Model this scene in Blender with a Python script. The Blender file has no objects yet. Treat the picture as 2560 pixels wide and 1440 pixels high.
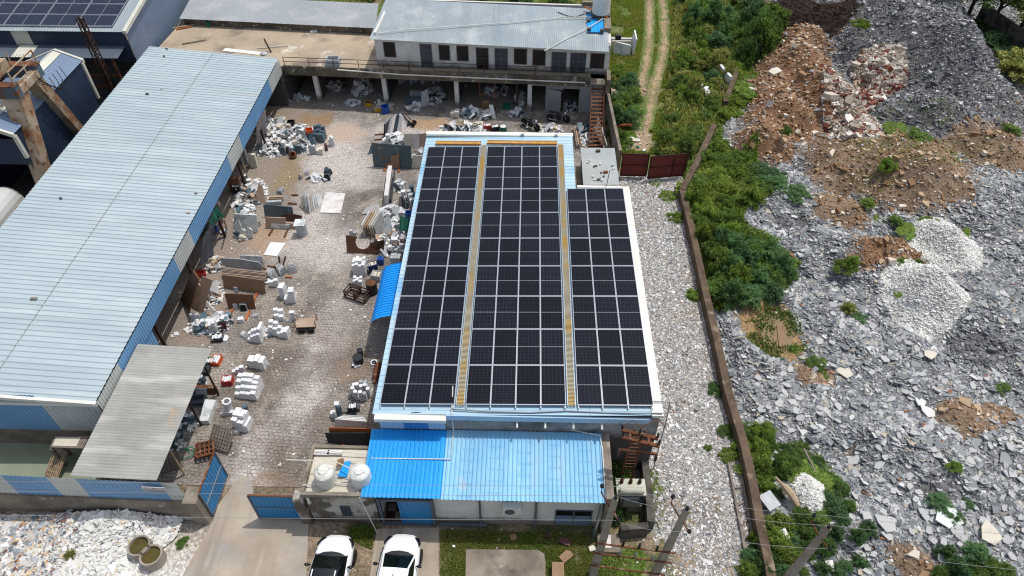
import bpy, math, random
import numpy as np
from mathutils import Vector, Matrix
R = math.radians
SC = bpy.context.scene
COL = SC.collection
# ---------------------------------------------------------------- camera
PIT, YAW, FPX = .795, -.0245, 1750.
CAM = Vector((6.553, -18.604, 31.446))
FW = Vector((math.sin(YAW)*math.cos(PIT), math.cos(YAW)*math.cos(PIT), -math.sin(PIT)))
RI = Vector((math.cos(YAW), -math.sin(YAW), 0)); UP = RI.cross(FW)
cd = bpy.data.cameras.new('camera'); co = bpy.data.objects.new('camera', cd); COL.objects.link(co)
co.matrix_world = Matrix(((RI.x, UP.x, -FW.x, CAM.x), (RI.y, UP.y, -FW.y, CAM.y), (RI.z, UP.z, -FW.z, CAM.z), (0, 0, 0, 1)))
cd.sensor_width = 36; cd.lens = 36*FPX/2560; cd.clip_end = 3000; cd.clip_start = .1
SC.camera = co
# ---------------------------------------------------------------- light
SUN = Vector((.30, .22, 1)).normalized()
wd = bpy.data.worlds.new('World'); SC.world = wd; wd.use_nodes = True
nt = wd.node_tree; sk = nt.nodes.new('ShaderNodeTexSky'); sk.sky_type = 'NISHITA'; sk.sun_disc = False
sk.sun_elevation = math.asin(SUN.z); sk.sun_rotation = math.atan2(SUN.x, SUN.y); sk.dust_density = 2.2
bg = nt.nodes['Background']; bg.inputs['Strength'].default_value = .16; hs = nt.nodes.new('ShaderNodeHueSaturation'); hs.inputs['Saturation'].default_value = .62; nt.links.new(sk.outputs[0], hs.inputs['Color']); nt.links.new(hs.outputs[0], bg.inputs[0])
sl = bpy.data.lights.new('sun', 'SUN'); sl.energy = 2.8; sl.angle = R(.6); sl.color = (1, .965, .91)
so = bpy.data.objects.new('sun', sl); COL.objects.link(so); so.rotation_euler = (-SUN).to_track_quat('-Z', 'Y').to_euler()
so.location = (0, 0, 60)
SC.cycles.filter_width = 1.15
vs = SC.view_settings; vs.view_transform = 'Standard'; vs.look = 'None'; vs.exposure = .0; vs.gamma = 1; vs.use_curve_mapping = False
# ---------------------------------------------------------------- photograph pixel -> point in the place
def ray(px, py): return FW + RI*((px-1280)/FPX) - UP*((py-720)/FPX)
def at(px, py, z=0.):
    d = ray(px, py); return CAM + d*((z-CAM.z)/d.z)
def atx(px, py, x):
    d = ray(px, py); return CAM + d*((x-CAM.x)/d.x)
def aty(px, py, y):
    d = ray(px, py); return CAM + d*((y-CAM.y)/d.y)
V = Vector
RNG = random.Random(7)
def U(a, b): return RNG.uniform(a, b)
# ---------------------------------------------------------------- materials
def C(h):
    h = h.lstrip('#'); o = []
    for i in (0, 2, 4):
        c = int(h[i:i+2], 16)/255; o.append(c/12.92 if c <= .04045 else ((c+.055)/1.055)**2.4)
    return (*o, 1)
MATS = {}
def mat(name, c, r=.75, m=0., c2=None, ns=1.5, nd=5., dirt=None, bump=0., bs=12., isl=0., obj=0., ramp=None, spec=.4, attr=False, zst=None, lines=None, coat=0., n01=(.35, .65), streak=None, sheets=None):
    mt = bpy.data.materials.new(name); mt.use_nodes = True; n = mt.node_tree.nodes; L = mt.node_tree.links.new
    b = n['Principled BSDF']; b.inputs['Roughness'].default_value = r; b.inputs['Metallic'].default_value = m
    b.inputs['Specular IOR Level'].default_value = spec
    if coat: b.inputs['Coat Weight'].default_value = coat; b.inputs['Coat Roughness'].default_value = .08
    g = n.new('ShaderNodeNewGeometry'); cur = None
    def noise(sc, det=nd, rough=.6):
        t = n.new('ShaderNodeTexNoise'); t.inputs['Scale'].default_value = sc; t.inputs['Detail'].default_value = det; t.inputs['Roughness'].default_value = rough
        L(g.outputs['Position'], t.inputs['Vector']); return t.outputs[0]
    def rng(s, lo, hi, a=0., e=1.):
        t = n.new('ShaderNodeMapRange'); t.inputs[1].default_value = lo; t.inputs[2].default_value = hi; t.inputs[3].default_value = a; t.inputs[4].default_value = e; L(s, t.inputs[0]); return t.outputs[0]
    def mix(f, a, d, mode='MIX'):
        t = n.new('ShaderNodeMix'); t.data_type = 'RGBA'; t.blend_type = mode
        for k, x in ((0, f), (6, a), (7, d)):
            if isinstance(x, (float, int, tuple)): t.inputs[k].default_value = x
            else: L(x, t.inputs[k])
        return t.outputs[2]
    def mth(op, a, d=0.):
        t = n.new('ShaderNodeMath'); t.operation = op
        for k, x in ((0, a), (1, d)):
            if isinstance(x, (float, int)): t.inputs[k].default_value = x
            else: L(x, t.inputs[k])
        return t.outputs[0]
    cur = C(c) if isinstance(c, str) else c
    if ramp:
        t = n.new('ShaderNodeValToRGB'); e = t.color_ramp.elements; t.color_ramp.interpolation = 'CONSTANT'
        while len(e) < len(ramp): e.new(.5)
        for k, (p, cc) in enumerate(ramp): e[k].position = p; e[k].color = C(cc)
        L(g.outputs['Random Per Island'], t.inputs[0]); cur = t.outputs[0]
    if attr:
        t = n.new('ShaderNodeVertexColor'); t.layer_name = 'Col'; cur = t.outputs[0]
    if c2: cur = mix(rng(noise(ns), *n01), cur, C(c2))
    if c2 and attr is False and not ramp: cur = mix(rng(noise(ns*7.3), .3, .75, 0., .35), cur, C(c2))
    for dd in ([dirt] if isinstance(dirt, tuple) else (dirt or [])):
        cur = mix(rng(noise(dd[1]), dd[2], dd[3], 0., dd[4] if len(dd) > 4 else 1.), cur, C(dd[0]))
    for sk_ in (streak or []):   # runs and streaks: (colour, (sx, sy, sz), lo, hi, amount)
        mp = n.new('ShaderNodeMapping'); mp.inputs['Scale'].default_value = sk_[1]; L(g.outputs['Position'], mp.inputs[0]); t = n.new('ShaderNodeTexNoise'); t.inputs['Scale'].default_value = 1; t.inputs['Detail'].default_value = 5; L(mp.outputs[0], t.inputs['Vector'])
        cur = mix(rng(t.outputs[0], sk_[2], sk_[3], 0., sk_[4]), cur, C(sk_[0]))
    if sheets:   # tone of single sheets: (axis, sheet width, amount)
        s = n.new('ShaderNodeSeparateXYZ'); L(g.outputs['Position'], s.inputs[0]); w_ = n.new('ShaderNodeTexWhiteNoise'); w_.noise_dimensions = '1D'; L(mth('FLOOR', mth('DIVIDE', s.outputs[sheets[0]], sheets[1])), w_.inputs['W'])
        h0 = n.new('ShaderNodeHueSaturation'); L(rng(w_.outputs[0], 0, 1, 1-sheets[2], 1+sheets[2]), h0.inputs['Value'])
        if isinstance(cur, tuple): h0.inputs['Color'].default_value = cur
        else: L(cur, h0.inputs['Color'])
        cur = h0.outputs[0]
    if zst:   # (colour, full below z, none above z): damp or grime that climbs from the foot
        s = n.new('ShaderNodeSeparateXYZ'); L(g.outputs['Position'], s.inputs[0])
        zz = mth('ADD', s.outputs[2], mth('MULTIPLY', mth('SUBTRACT', noise(1.3, 4), .5), zst[3] if len(zst) > 3 else .7))
        cur = mix(rng(zz, zst[1], zst[2], .85, 0.), cur, C(zst[0]))
    if lines:  # panel cells in object space
        tc = n.new('ShaderNodeTexCoord'); t = n.new('ShaderNodeTexBrick'); L(tc.outputs['Object'], t.inputs['Vector'])
        t.offset = 0; t.squash = 1
        for k, x in (('Scale', 1.), ('Mortar Size', lines[2]), ('Brick Width', lines[0]), ('Row Height', lines[1]), ('Bias', 0.), ('Mortar Smooth', 0.)): t.inputs[k].default_value = x
        t.inputs['Color1'].default_value = C(c); t.inputs['Color2'].default_value = C(c2 or c); t.inputs['Mortar'].default_value = C(lines[3]); cur = t.outputs[0]
    if isl or obj:
        h = n.new('ShaderNodeHueSaturation'); oi = n.new('ShaderNodeObjectInfo')
        if isl and obj: v = mth('ADD', rng(g.outputs['Random Per Island'], 0, 1, 1-isl, 1+isl), rng(oi.outputs['Random'], 0, 1, -obj, obj))
        elif isl: v = rng(g.outputs['Random Per Island'], 0, 1, 1-isl, 1+isl)
        else: v = rng(oi.outputs['Random'], 0, 1, 1-obj, 1+obj)
        L(v, h.inputs['Value'])
        if isinstance(cur, tuple): h.inputs['Color'].default_value = cur
        else: L(cur, h.inputs['Color'])
        cur = h.outputs[0]
    if isinstance(cur, tuple): b.inputs['Base Color'].default_value = cur
    else: L(cur, b.inputs['Base Color'])
    if name.startswith('leaf') or name == 'grass':
        tl = n.new('ShaderNodeBsdfTranslucent'); ms = n.new('ShaderNodeMixShader'); ms.inputs[0].default_value = .5; gm = n.new('ShaderNodeMix'); gm.data_type = 'RGBA'; gm.blend_type = 'MULTIPLY'; gm.inputs[0].default_value = 1; L(cur, gm.inputs[6]); gm.inputs[7].default_value = (1.3, 1.25, .8, 1); L(gm.outputs[2], tl.inputs[0])
        L(b.outputs[0], ms.inputs[1]); L(tl.outputs[0], ms.inputs[2]); L(ms.outputs[0], n['Material Output'].inputs[0])
    if bump:
        t = n.new('ShaderNodeBump'); t.inputs['Strength'].default_value = 1; t.inputs['Distance'].default_value = bump
        L(noise(bs, 4), t.inputs['Height']); L(t.outputs[0], b.inputs['Normal'])
    MATS[name] = mt; return mt
mat('concrete', '#988d7e', .9, c2='#6f665a', ns=.8, dirt=[('#484139', .6, .52, .72, .75), ('#b9b2a7', 1.1, .62, .7, .6)], bump=.02)
mat('pale_concrete', '#b3a897', .9, c2='#998d7d', ns=.5, dirt=('#8a8f98', .35, .5, .68, .6), bump=.008, streak=[('#857b6f', (1.5, .1, 1), .54, .7, .55), ('#c6bdae', (.9, .16, 1), .58, .7, .5)])
mat('dark_concrete', '#6d675e', .95, c2='#3f3b35', ns=1.2, dirt=('#24221e', .9, .5, .65), bump=.02)
mat('parapet', '#7d7365', .95, c2='#4d463c', ns=1., dirt=('#c9c2b4', 2.2, .6, .68, .8), bump=.02)
mat('terrace', '#b3a28b', .92, c2='#988a77', ns=.35, dirt=[('#655d52', .28, .54, .68, .8), ('#d3cdc2', .45, .62, .7, .7)], bump=.01)
mat('plaster', '#dcdbd6', .9, c2='#c6c5c0', ns=.8, zst=('#6a5c4e', .4, .7, .7), bump=.004)
mat('plaster_up', '#dedcd6', .9, c2='#c6c4be', ns=.8, zst=('#5a5046', 3.45, 3.9, .9), bump=.004)
mat('plaster_peel', '#b9b5ae', .9, c2='#9b958b', ns=1.1, dirt=('#5f584e', .9, .5, .56), zst=('#5d5044', .35, .8, .9), bump=.004)
mat('grimy_wall', '#a3a5a8', .95, c2='#7d7c79', ns=.5, dirt=('#45413b', .45, .5, .66, .85), zst=('#38342e', 2.9, 3.5, .9))
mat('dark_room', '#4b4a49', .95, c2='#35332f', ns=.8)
mat('inner_floor', '#8d857c', .95, c2='#6b645c', ns=.6, dirt=('#b5aea6', 2.2, .58, .66, .6))
mat('shed_roof', '#adbabd', .6, c2='#a3b0b5', ns=.12, dirt=('#a28c74', .22, .66, .8, .4), spec=.3, streak=[('#8f9fa6', (.12, 2.2, 1), .5, .72, .45), ('#bdc7c7', (.2, 1.1, 1), .55, .7, .5), ('#a38d76', (.1, 1.6, 1), .68, .8, .5)], sheets=(1, 1.02, .04))
mat('shed_blue', '#76a2c8', .45, c2='#6796c0', ns=.4)
mat('shed_white', '#c9ccc9', .45, c2='#b4b7b3', ns=.4)
mat('shed_screw', '#9aa09f', .7)
mat('ltblue_roof', '#77b3d8', .55, c2='#8fc0dc', ns=.28, n01=(.4, .62), dirt=('#b5c0c6', .45, .63, .72, .8), spec=.3, streak=[('#a3bccb', (1.6, .3, 1), .58, .72, .5), ('#5fa4d0', (2., .3, 1), .6, .72, .4)], sheets=(0, 1., .05))
mat('solar_roof', '#9cc3da', .5, c2='#b3cad4', ns=.16, dirt=('#62a9d8', .2, .56, .66, .7), spec=.35, sheets=(1, .99, .06))
mat('bright_blue', '#1795e2', .45, c2='#2a9fe4', ns=.6, spec=.3, streak=[('#4fa9de', (3., .35, 1), .6, .78, .4), ('#1279c0', (5., .25, 1), .62, .76, .4)], sheets=(0, 1., .04))
mat('awning_blue', '#189bee', .38, c2='#1290e2', ns=.6, spec=.4)
mat('wall_ltblue', '#a6c4da', .5, c2='#9ab9d0', ns=.5)
mat('wall_blue', '#4485c4', .5, c2='#3f7dba', ns=.5)
mat('white_trim', '#e3e2da', .5, c2='#d2d0c6', ns=.6, dirt=('#a8a08f', .7, .62, .74, .6))
mat('alu', '#c9ccd0', .35, .85)
mat('white_line', '#c4c8cc', .5)
mat('cells', '#0a0c14', .2, c2='#0c0f18', lines=(.1825, .0915, .0022, '#454b57'), spec=.22, obj=.35)
mat('cells_blue', '#131a2c', .22, c2='#151d30', lines=(.1825, .0915, .0022, '#586072'), spec=.35)
mat('grating', '#cf9a2b', .6, c2='#b98927', ns=1.5, obj=.05)
mat('grating_pale', '#ada692', .7, c2='#bd9a52', ns=.55, n01=(.48, .64))
mat('galv', '#a3a7a6', .5, c2='#8b8f90', ns=.4, dirt=('#c0b49f', .5, .6, .72, .6), spec=.5)
mat('leanto', '#a5a49d', .55, c2='#8f8e88', ns=.5, dirt=('#b99a76', .55, .63, .7, .5), streak=[('#c2c0b8', (.3, 1.6, 1), .5, .68, .7), ('#85827a', (.2, 2.5, 1), .58, .7, .5)], sheets=(1, .9, .05))
mat('old_roof', '#9da1a4', .6, c2='#8f9497', ns=.25, dirt=[('#4e4c49', .16, .63, .72, .85), ('#b5b6b5', .3, .5, .66, .6)])
mat('house_roof', '#9aa5a9', .55, c2='#8d989c', ns=.25, dirt=('#b8bdbd', .3, .52, .66, .6), streak=[('#7f929e', (1.6, .15, 1), .54, .7, .5), ('#b4b2a8', (2., .2, 1), .6, .72, .5)], sheets=(0, .9, .06))
mat('small_roof', '#a3a9a8', .55, c2='#969c9b', ns=.5, dirt=('#bdbdb8', .7, .55, .68, .6))
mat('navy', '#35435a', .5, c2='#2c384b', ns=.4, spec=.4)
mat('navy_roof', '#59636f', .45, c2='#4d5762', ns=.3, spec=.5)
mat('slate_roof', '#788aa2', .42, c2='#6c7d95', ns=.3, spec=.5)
mat('cream', '#d2d1c2', .5, c2='#bfbeae', ns=.6)
mat('rust', '#7a4a30', .9, c2='#55331f', ns=1.5, dirt=('#9c8c78', 2.5, .58, .66, .5))
mat('rust_dark', '#4a2e22', .9, c2='#32201a', ns=2.)
mat('rusty_paint', '#b9ad98', .75, c2='#a08a70', ns=.7, dirt=[('#8f6038', .8, .46, .62, .85), ('#6b3b20', 2., .53, .66, .85)])
mat('crane_blue', '#56636f', .7, c2='#485460', ns=.8, dirt=('#6b4429', 1.1, .58, .64))
mat('gate_blue', '#2b83b8', .5, c2='#2678ab', ns=.5, dirt=('#8fa5ae', 1.2, .66, .74, .4))
mat('gate_frame', '#5a6270', .6, c2='#4d5460', ns=1.)
mat('door_blue', '#6b7f96', .55, c2='#5f7389', ns=.6)
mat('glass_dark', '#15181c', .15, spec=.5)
mat('glass_grey', '#4d545c', .25, c2='#343a41', ns=.7, spec=.5)
mat('shutter', '#38302a', .8, c2='#2b2520', ns=1.)
mat('maroon', '#74302b', .65, c2='#642823', ns=.6, dirt=('#8f655c', 1., .64, .72, .4))
mat('wood', '#8a6a4a', .85, c2='#6d5138', ns=2., obj=.1)
mat('wood_pale', '#b7a184', .85, c2='#9c866b', ns=2., obj=.08)
mat('wood_orange', '#b7672f', .8, c2='#93502a', ns=2., obj=.1)
mat('wood_grey', '#8d8278', .9, c2='#6c6259', ns=2., obj=.08)
mat('ply', '#b39b86', .8, c2='#a38c78', ns=1.2, obj=.05)
mat('board_brown', '#7b573f', .75, c2='#6c4c37', ns=1., obj=.06)
mat('board_tan', '#9a8066', .8, c2='#84694f', ns=.9, obj=.06)
mat('marble', '#e2e2e0', .5, c2='#d2d3d4', ns=1.5, obj=.05, spec=.4)
mat('marble_grey', '#b3b6b8', .5, c2='#9da1a4', ns=2., obj=.1)
mat('marble_cream', '#cfc8b8', .55, c2='#bdb5a4', ns=1.5, obj=.08)
mat('marble_vein', '#d9dcda', .4, c2='#a9b0ae', ns=2.2, n01=(.5, .6))
mat('white_slab', '#dcd9d6', .5, c2='#c9c3be', ns=1.6, dirt=('#b5a9a1', 2.4, .57, .62, .7))
mat('granite_teal', '#5c7580', .45, c2='#43565f', ns=2., obj=.12)
mat('granite_dark', '#33404a', .4, c2='#27323a', ns=2., obj=.1)
mat('slab_teal', '#52656c', .4, c2='#46585f', ns=.9, dirt=[('#6b5c3c', 1.3, .6, .63, .7), ('#8d9ba0', 2.1, .62, .66, .6)])
mat('granite_red', '#5c3a3c', .5, c2='#452a2d', ns=2.)
mat('black_board', '#22252a', .6, c2='#2e3238', ns=.9)
mat('plastic_black', '#1d2126', .5); mat('plastic_white', '#dfe0dc', .4, c2='#cfd0cb', ns=1.2)
mat('tank_dirty', '#d9d8cf', .42, c2='#cbc9bd', ns=1., dirt=('#8a6a3c', 1.2, .64, .7, .7))
mat('plastic_blue', '#1c4f9c', .5, obj=.1); mat('plastic_green', '#1d6a56', .55, obj=.1); mat('plastic_red', '#a8332c', .55, obj=.1)
mat('plastic_orange', '#cc5526', .55, obj=.1); mat('plastic_yellow', '#b98d24', .6, obj=.1); mat('plastic_navy', '#2a3374', .5)
mat('tarp_green', '#0c7f63', .7, c2='#0a6b55', ns=1.); mat('tarp_grey', '#5d636b', .6, c2='#4c525a', ns=.8); mat('cloth', '#a7a0a0', .9, c2='#8f8787', ns=.9)
mat('tarp_deepgreen', '#1f6650', .6, c2='#195543', ns=1.5)
mat('car_white', '#eef0f2', .25, spec=.5, coat=.6); mat('car_black', '#0b0d14', .18, spec=.5, coat=.6)
mat('car_glass', '#0e1714', .06, spec=.5); mat('wall_brown', '#6e5c4b', .95, c2='#4c3f33', ns=1.1, dirt=('#9b8a76', 1.6, .6, .7, .7), bump=.02); mat('tyre', '#1b1b1c', .85); mat('rim', '#b9bdc2', .35, .8); mat('lamp_glass', '#cfd6da', .1, spec=.6)
mat('steel', '#8f959b', .4, .7); mat('pole', '#a79c8e', .9, c2='#8b8174', ns=1.2); mat('wire', '#8f9090', .6); mat('cable_black', '#16181b', .6)
mat('pipe_white', '#dcdad2', .5, c2='#c8c5bb', ns=1.); mat('ceramic', '#4d2620', .3, obj=.1); mat('transformer', '#c3c3b4', .6, c2='#adad9d', ns=1., dirt=('#8a5a36', 2., .66, .72, .6))
mat('red_plastic', '#c23b28', .5); mat('brick', '#8e4a36', .9, c2='#6e3a2c', ns=2., obj=.15)
mat('water_green', '#7d8570', .12, c2='#8d9480', ns=.35, spec=.5); mat('water_olive', '#5a4f22', .15, c2='#4a4420', ns=3., spec=.4)
mat('puddle', '#8b7658', .12, c2='#7a674c', ns=.5, dirt=('#6e7040', .35, .56, .66, .6), spec=.35)
mat('dog_fur', '#7c451f', .9, c2='#643516', ns=6.)
mat('bark', '#4f4033', .95, c2='#3a2f26', ns=3.)
mat('brush', '#4a3a33', .95, isl=.35)
mat('leaf_bright', '#7a9a4a', .6, isl=.55, obj=.25, spec=.2, c2='#86964a', ns=.5)
mat('leaf_mid', '#6a8a48', .6, isl=.55, obj=.25, spec=.2, c2='#748a4c', ns=.5)
mat('leaf_blue', '#5f8360', .6, isl=.55, obj=.25, spec=.2, c2='#688757', ns=.5)
mat('leaf_yellow', '#969f5e', .6, isl=.55, obj=.25, spec=.2, c2='#a0a065', ns=.5)
mat('leaf_dark', '#526f40', .6, isl=.55, obj=.25, spec=.2, c2='#5f7c46', ns=.5)
mat('grass', '#7c9740', .7, isl=.45, spec=.2, c2='#969653', ns=.6)
mat('slate', '#7f868e', .65, ramp=[(0, '#8c8f92'), (.17, '#767a7d'), (.31, '#9fa1a1'), (.45, '#65696d'), (.56, '#aeafad'), (.68, '#828688'), (.79, '#c1c1bd'), (.86, '#575b5f'), (.92, '#98938a'), (.967, '#a99f8c'), (.993, '#84583f')], isl=.13, spec=.3)
mat('slate_fines', '#70757a', .75, ramp=[(0, '#6b7075'), (.3, '#858a8e'), (.5, '#54585d'), (.66, '#a0a3a4'), (.84, '#777b80'), (.95, '#94897b')], isl=.15)
mat('dark_gravel', '#5b5d62', .8, ramp=[(0, '#55555a'), (.3, '#6a6b6f'), (.55, '#808185'), (.8, '#97989a'), (.93, '#b9b9b8')], isl=.15)
mat('earth_stone', '#9a8268', .85, ramp=[(0, '#846547'), (.35, '#977a5c'), (.62, '#ab9377'), (.84, '#c3b8a8'), (.93, '#8d8d8d')], isl=.15)
mat('rubble_brick', '#9a8268', .85, ramp=[(0, '#b0a698'), (.3, '#978b7c'), (.5, '#7a4435'), (.64, '#c4bcb0'), (.8, '#6b3a2d'), (.88, '#a8977f'), (.95, '#d8d2c8')], isl=.15)
mat('white_chip', '#d0cfca', .7, ramp=[(0, '#d8d6d0'), (.5, '#e4e2dd'), (.8, '#cac8c2'), (.92, '#adaba6')], isl=.1)
mat('lane_stone', '#b5afa6', .8, ramp=[(0, '#b2b0ad'), (.22, '#939291'), (.4, '#cccac7'), (.56, '#7d7e80'), (.66, '#a39c93'), (.74, '#dddbd9'), (.86, '#606367'), (.92, '#948a7e'), (.985, '#84604f')], isl=.15)
mat('chip_mix', '#c0b8ac', .7, ramp=[(0, '#d0cdc8'), (.2, '#aab0b4'), (.36, '#e0ddd7'), (.52, '#878e93'), (.64, '#c4b193'), (.74, '#b9b4ab'), (.84, '#5f6d77'), (.9, '#b58d5f'), (.95, '#78524c')], isl=.1)
mat('fragment', '#d0d0d0', .6, ramp=[(0, '#dcdcda'), (.4, '#c9cacb'), (.6, '#e6e6e4'), (.75, '#a2a6a8'), (.84, '#cfc6b6'), (.91, '#5c727c'), (.96, '#3c464d')], isl=.1)
mat('terrain', '#888888', .95, attr=True, c2=None, bump=.05, bs=5.)
mat('yard', '#888888', .92, attr=True)
mat('far_ground', '#5b6136', .95, c2='#6d6a48', ns=.12, dirt=('#86765a', .06, .56, .66))
mat('paint_dark', '#3c4650', .7); mat('print_blue', '#6ba6ca', .55); mat('sign_grey', '#b7b8b8', .5, c2='#a9aaaa', ns=2.)
mat('floor_check', '#3a1d18', .4)
# ---------------------------------------------------------------- mesh helpers
def wm(o):
    m = o.matrix_basis.copy()
    while o.parent: o = o.parent; m = o.matrix_basis @ m
    return m
def tag(o, label=None, cat=None, group=None, kind=None):
    if label: o['label'] = label
    if cat: o['category'] = cat
    if group: o['group'] = group
    if kind: o['kind'] = kind
    elif cat: o['kind'] = 'thing'
    return o
def thing(name, label, cat, loc, rz=0., group=None):
    o = bpy.data.objects.new(name, None); COL.objects.link(o); o.location = loc; o.rotation_euler = (0, 0, rz); o.empty_display_size = .2
    return tag(o, label, cat, group)
class MB:
    def __init__(s): s.v = []; s.f = []; s.mi = []; s.cur = 0
    def add(s, vs, fs):
        k = len(s.v); s.v += [tuple(x) for x in vs]; s.f += [tuple(i+k for i in f) for f in fs]; s.mi += [s.cur]*len(fs); return s
    def box(s, c, d, M=None, rz=0.):
        x, y, z = d[0]/2, d[1]/2, d[2]/2
        vs = [V((a*x, b*y, e*z)) for e in (-1, 1) for b in (-1, 1) for a in (-1, 1)]
        if M is None: M = Matrix.Rotation(rz, 3, 'Z')
        vs = [M @ p + V(c) for p in vs]
        return s.add(vs, [(0, 2, 3, 1), (4, 5, 7, 6), (0, 1, 5, 4), (2, 6, 7, 3), (0, 4, 6, 2), (1, 3, 7, 5)])
    def bx(s, x0, x1, y0, y1, z0, z1): return s.box(((x0+x1)/2, (y0+y1)/2, (z0+z1)/2), (x1-x0, y1-y0, z1-z0))
    def prism(s, pts, t):   # pts: planar outline; t: thickness vector
        pts = [V(p) for p in pts]; t = V(t); n = len(pts)
        nor = sum(((pts[i]-pts[0]).cross(pts[i+1]-pts[0]) for i in range(1, n-1)), V((0, 0, 0)))
        if nor.dot(t) > 0: pts = pts[::-1]
        return s.add(pts+[p+t for p in pts], [tuple(range(n)), tuple(range(2*n-1, n-1, -1))]+[(i, n+i, n+(i+1) % n, (i+1) % n) for i in range(n)])
    def beam(s, a, b, w, h=None, up=(0, 0, 1)):
        a, b = V(a), V(b); d = (b-a); L = d.length; d.normalize(); u = V(up)
        if abs(d.dot(u)) > .97: u = V((0, 1, 0))
        x = d.cross(u).normalized(); z = x.cross(d)
        M = Matrix((x, d, z)).transposed(); return s.box((a+b)/2, (w, L, h or w), M)
    def tube(s, pts, r, n=6):
        pts = [V(p) for p in pts]; vs = []; k = len(pts)
        for i, p in enumerate(pts):
            d = (pts[min(i+1, k-1)]-pts[max(i-1, 0)]).normalized(); u = V((0, 0, 1)) if abs(d.z) < .9 else V((0, 1, 0))
            x = d.cross(u).normalized(); y = x.cross(d); rr = r[i] if isinstance(r, (list, tuple)) else r
            vs += [p+(x*math.cos(a)+y*math.sin(a))*rr for a in (2*math.pi*j/n for j in range(n))]
        fs = [(i*n+j, i*n+(j+1) % n, (i+1)*n+(j+1) % n, (i+1)*n+j) for i in range(k-1) for j in range(n)]
        fs += [tuple(range(n-1, -1, -1)), tuple(range((k-1)*n, k*n))]
        return s.add(vs, fs)
    def lathe(s, c, prof, n=16, M=None):
        vs = []; c = V(c)
        for r_, z in prof:
            for j in range(n):
                p = V((r_*math.cos(2*math.pi*j/n), r_*math.sin(2*math.pi*j/n), z)); vs.append((M @ p if M else p)+c)
        k = len(prof)
        fs = [(i*n+j, i*n+(j+1) % n, (i+1)*n+(j+1) % n, (i+1)*n+j) for i in range(k-1) for j in range(n)]
        if prof[0][0] > .001: fs.append(tuple(range(n-1, -1, -1)))
        if prof[-1][0] > .001: fs.append(tuple(range((k-1)*n, k*n)))
        return s.add(vs, fs)
    def sheet(s, O, A, B, pitch=.33, h=.035, prof='trap', t=.004, nrm=None):
        # profiled metal sheet: ribs run along B and repeat along A; t: thickness
        O, A, B = V(O), V(A), V(B); a = A.normalized(); L = A.length; nn = A.cross(B).normalized()
        if nrm is not None and nn.dot(V(nrm)) < 0: nn = -nn
        p = [(0, 0), (.62, 0), (.72, 1), (.88, 1), (.98, 0)] if prof == 'trap' else [(0, 0), (.25, .7), (.5, 1), (.75, .7)] if prof == 'sine' else [(0, 0), (.48, 0), (.72, 1), (.86, 1), (.96, 0)]
        xs = []; k = 0
        while True:
            for q, z in p:
                x = (k+q)*pitch
                if x > L: break
                xs.append((x, z*h))
            k += 1
            if k*pitch > L: break
        xs.append((L, 0))
        n = len(xs); top = [O+a*x+nn*z for x, z in xs]; vs = top+[q+B for q in top]+[q-nn*t for q in top]+[q+B-nn*t for q in top]
        fs = []
        for i in range(n-1):
            fs += [(i, i+1, n+i+1, n+i), (2*n+i+1, 2*n+i, 3*n+i, 3*n+i+1), (i+1, i, 2*n+i, 2*n+i+1), (n+i, n+i+1, 3*n+i+1, 3*n+i)]
        fs += [(0, n, 3*n, 2*n), (2*n-1, n-1, 3*n-1, 4*n-1)]
        return s.add(vs, fs)
    def build(s, name, ms, parent=None, smooth=False, origin=None, local=False):
        us = sorted({i for f in s.f for i in f})
        if len(us) < len(s.v): mp = {q: k for k, q in enumerate(us)}; s.v = [s.v[q] for q in us]; s.f = [tuple(mp[i] for i in f) for f in s.f]
        me = bpy.data.meshes.new(name); o = bpy.data.objects.new(name, me)
        if parent is not None: M = Matrix() if local else wm(parent).inverted(); vs = [M @ V(p) for p in s.v]; o.parent = parent
        else:
            a = np.array(s.v); g = V(origin) if origin is not None else V(((a[:, 0].min()+a[:, 0].max())/2, (a[:, 1].min()+a[:, 1].max())/2, a[:, 2].min()))
            o.location = g; vs = [V(p)-g for p in s.v]
        me.from_pydata(vs, [], s.f)
        for q in (ms if isinstance(ms, (list, tuple)) else [ms]): me.materials.append(MATS[q] if isinstance(q, str) else q)
        if any(s.mi): me.polygons.foreach_set('material_index', s.mi)
        if smooth: me.polygons.foreach_set('use_smooth', [True]*len(s.f))
        me.update(); COL.objects.link(o); return o
def npmesh(name, v, f, m, smooth=False, col=None):
    me = bpy.data.meshes.new(name); v = np.asarray(v, np.float32); f = np.asarray(f, np.int32); k = f.shape[1]
    me.vertices.add(len(v)); me.vertices.foreach_set('co', v.ravel()); me.loops.add(f.size); me.loops.foreach_set('vertex_index', f.ravel())
    me.polygons.add(len(f)); me.polygons.foreach_set('loop_start', np.arange(0, f.size, k, dtype=np.int32))
    me.polygons.foreach_set('use_smooth', np.full(len(f), smooth, bool))
    if col is not None:
        a = me.color_attributes.new('Col', 'FLOAT_COLOR', 'POINT'); a.data.foreach_set('color', np.c_[col, np.ones(len(col))].astype(np.float32).ravel())
    me.update(calc_edges=True); me.validate(); me.materials.append(MATS[m]); return me
def link(name, me, loc=(0, 0, 0), rz=0., parent=None):
    o = bpy.data.objects.new(name, me); o.location = loc; o.rotation_euler = (0, 0, rz); o.parent = parent; COL.objects.link(o); return o
def dup(root, loc, rz=0., label=None, group=None, scale=None):
    r = root.copy(); COL.objects.link(r); r.location = loc; r.rotation_euler = (0, 0, rz)
    if scale: r.scale = scale
    if label: r['label'] = label
    if group: r['group'] = group
    for c in root.children:
        k = c.copy(); COL.objects.link(k); k.parent = r
        for g in c.children:
            d = g.copy(); COL.objects.link(d); d.parent = k
    return r
def struct(o): o['kind'] = 'structure'; return o
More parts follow.
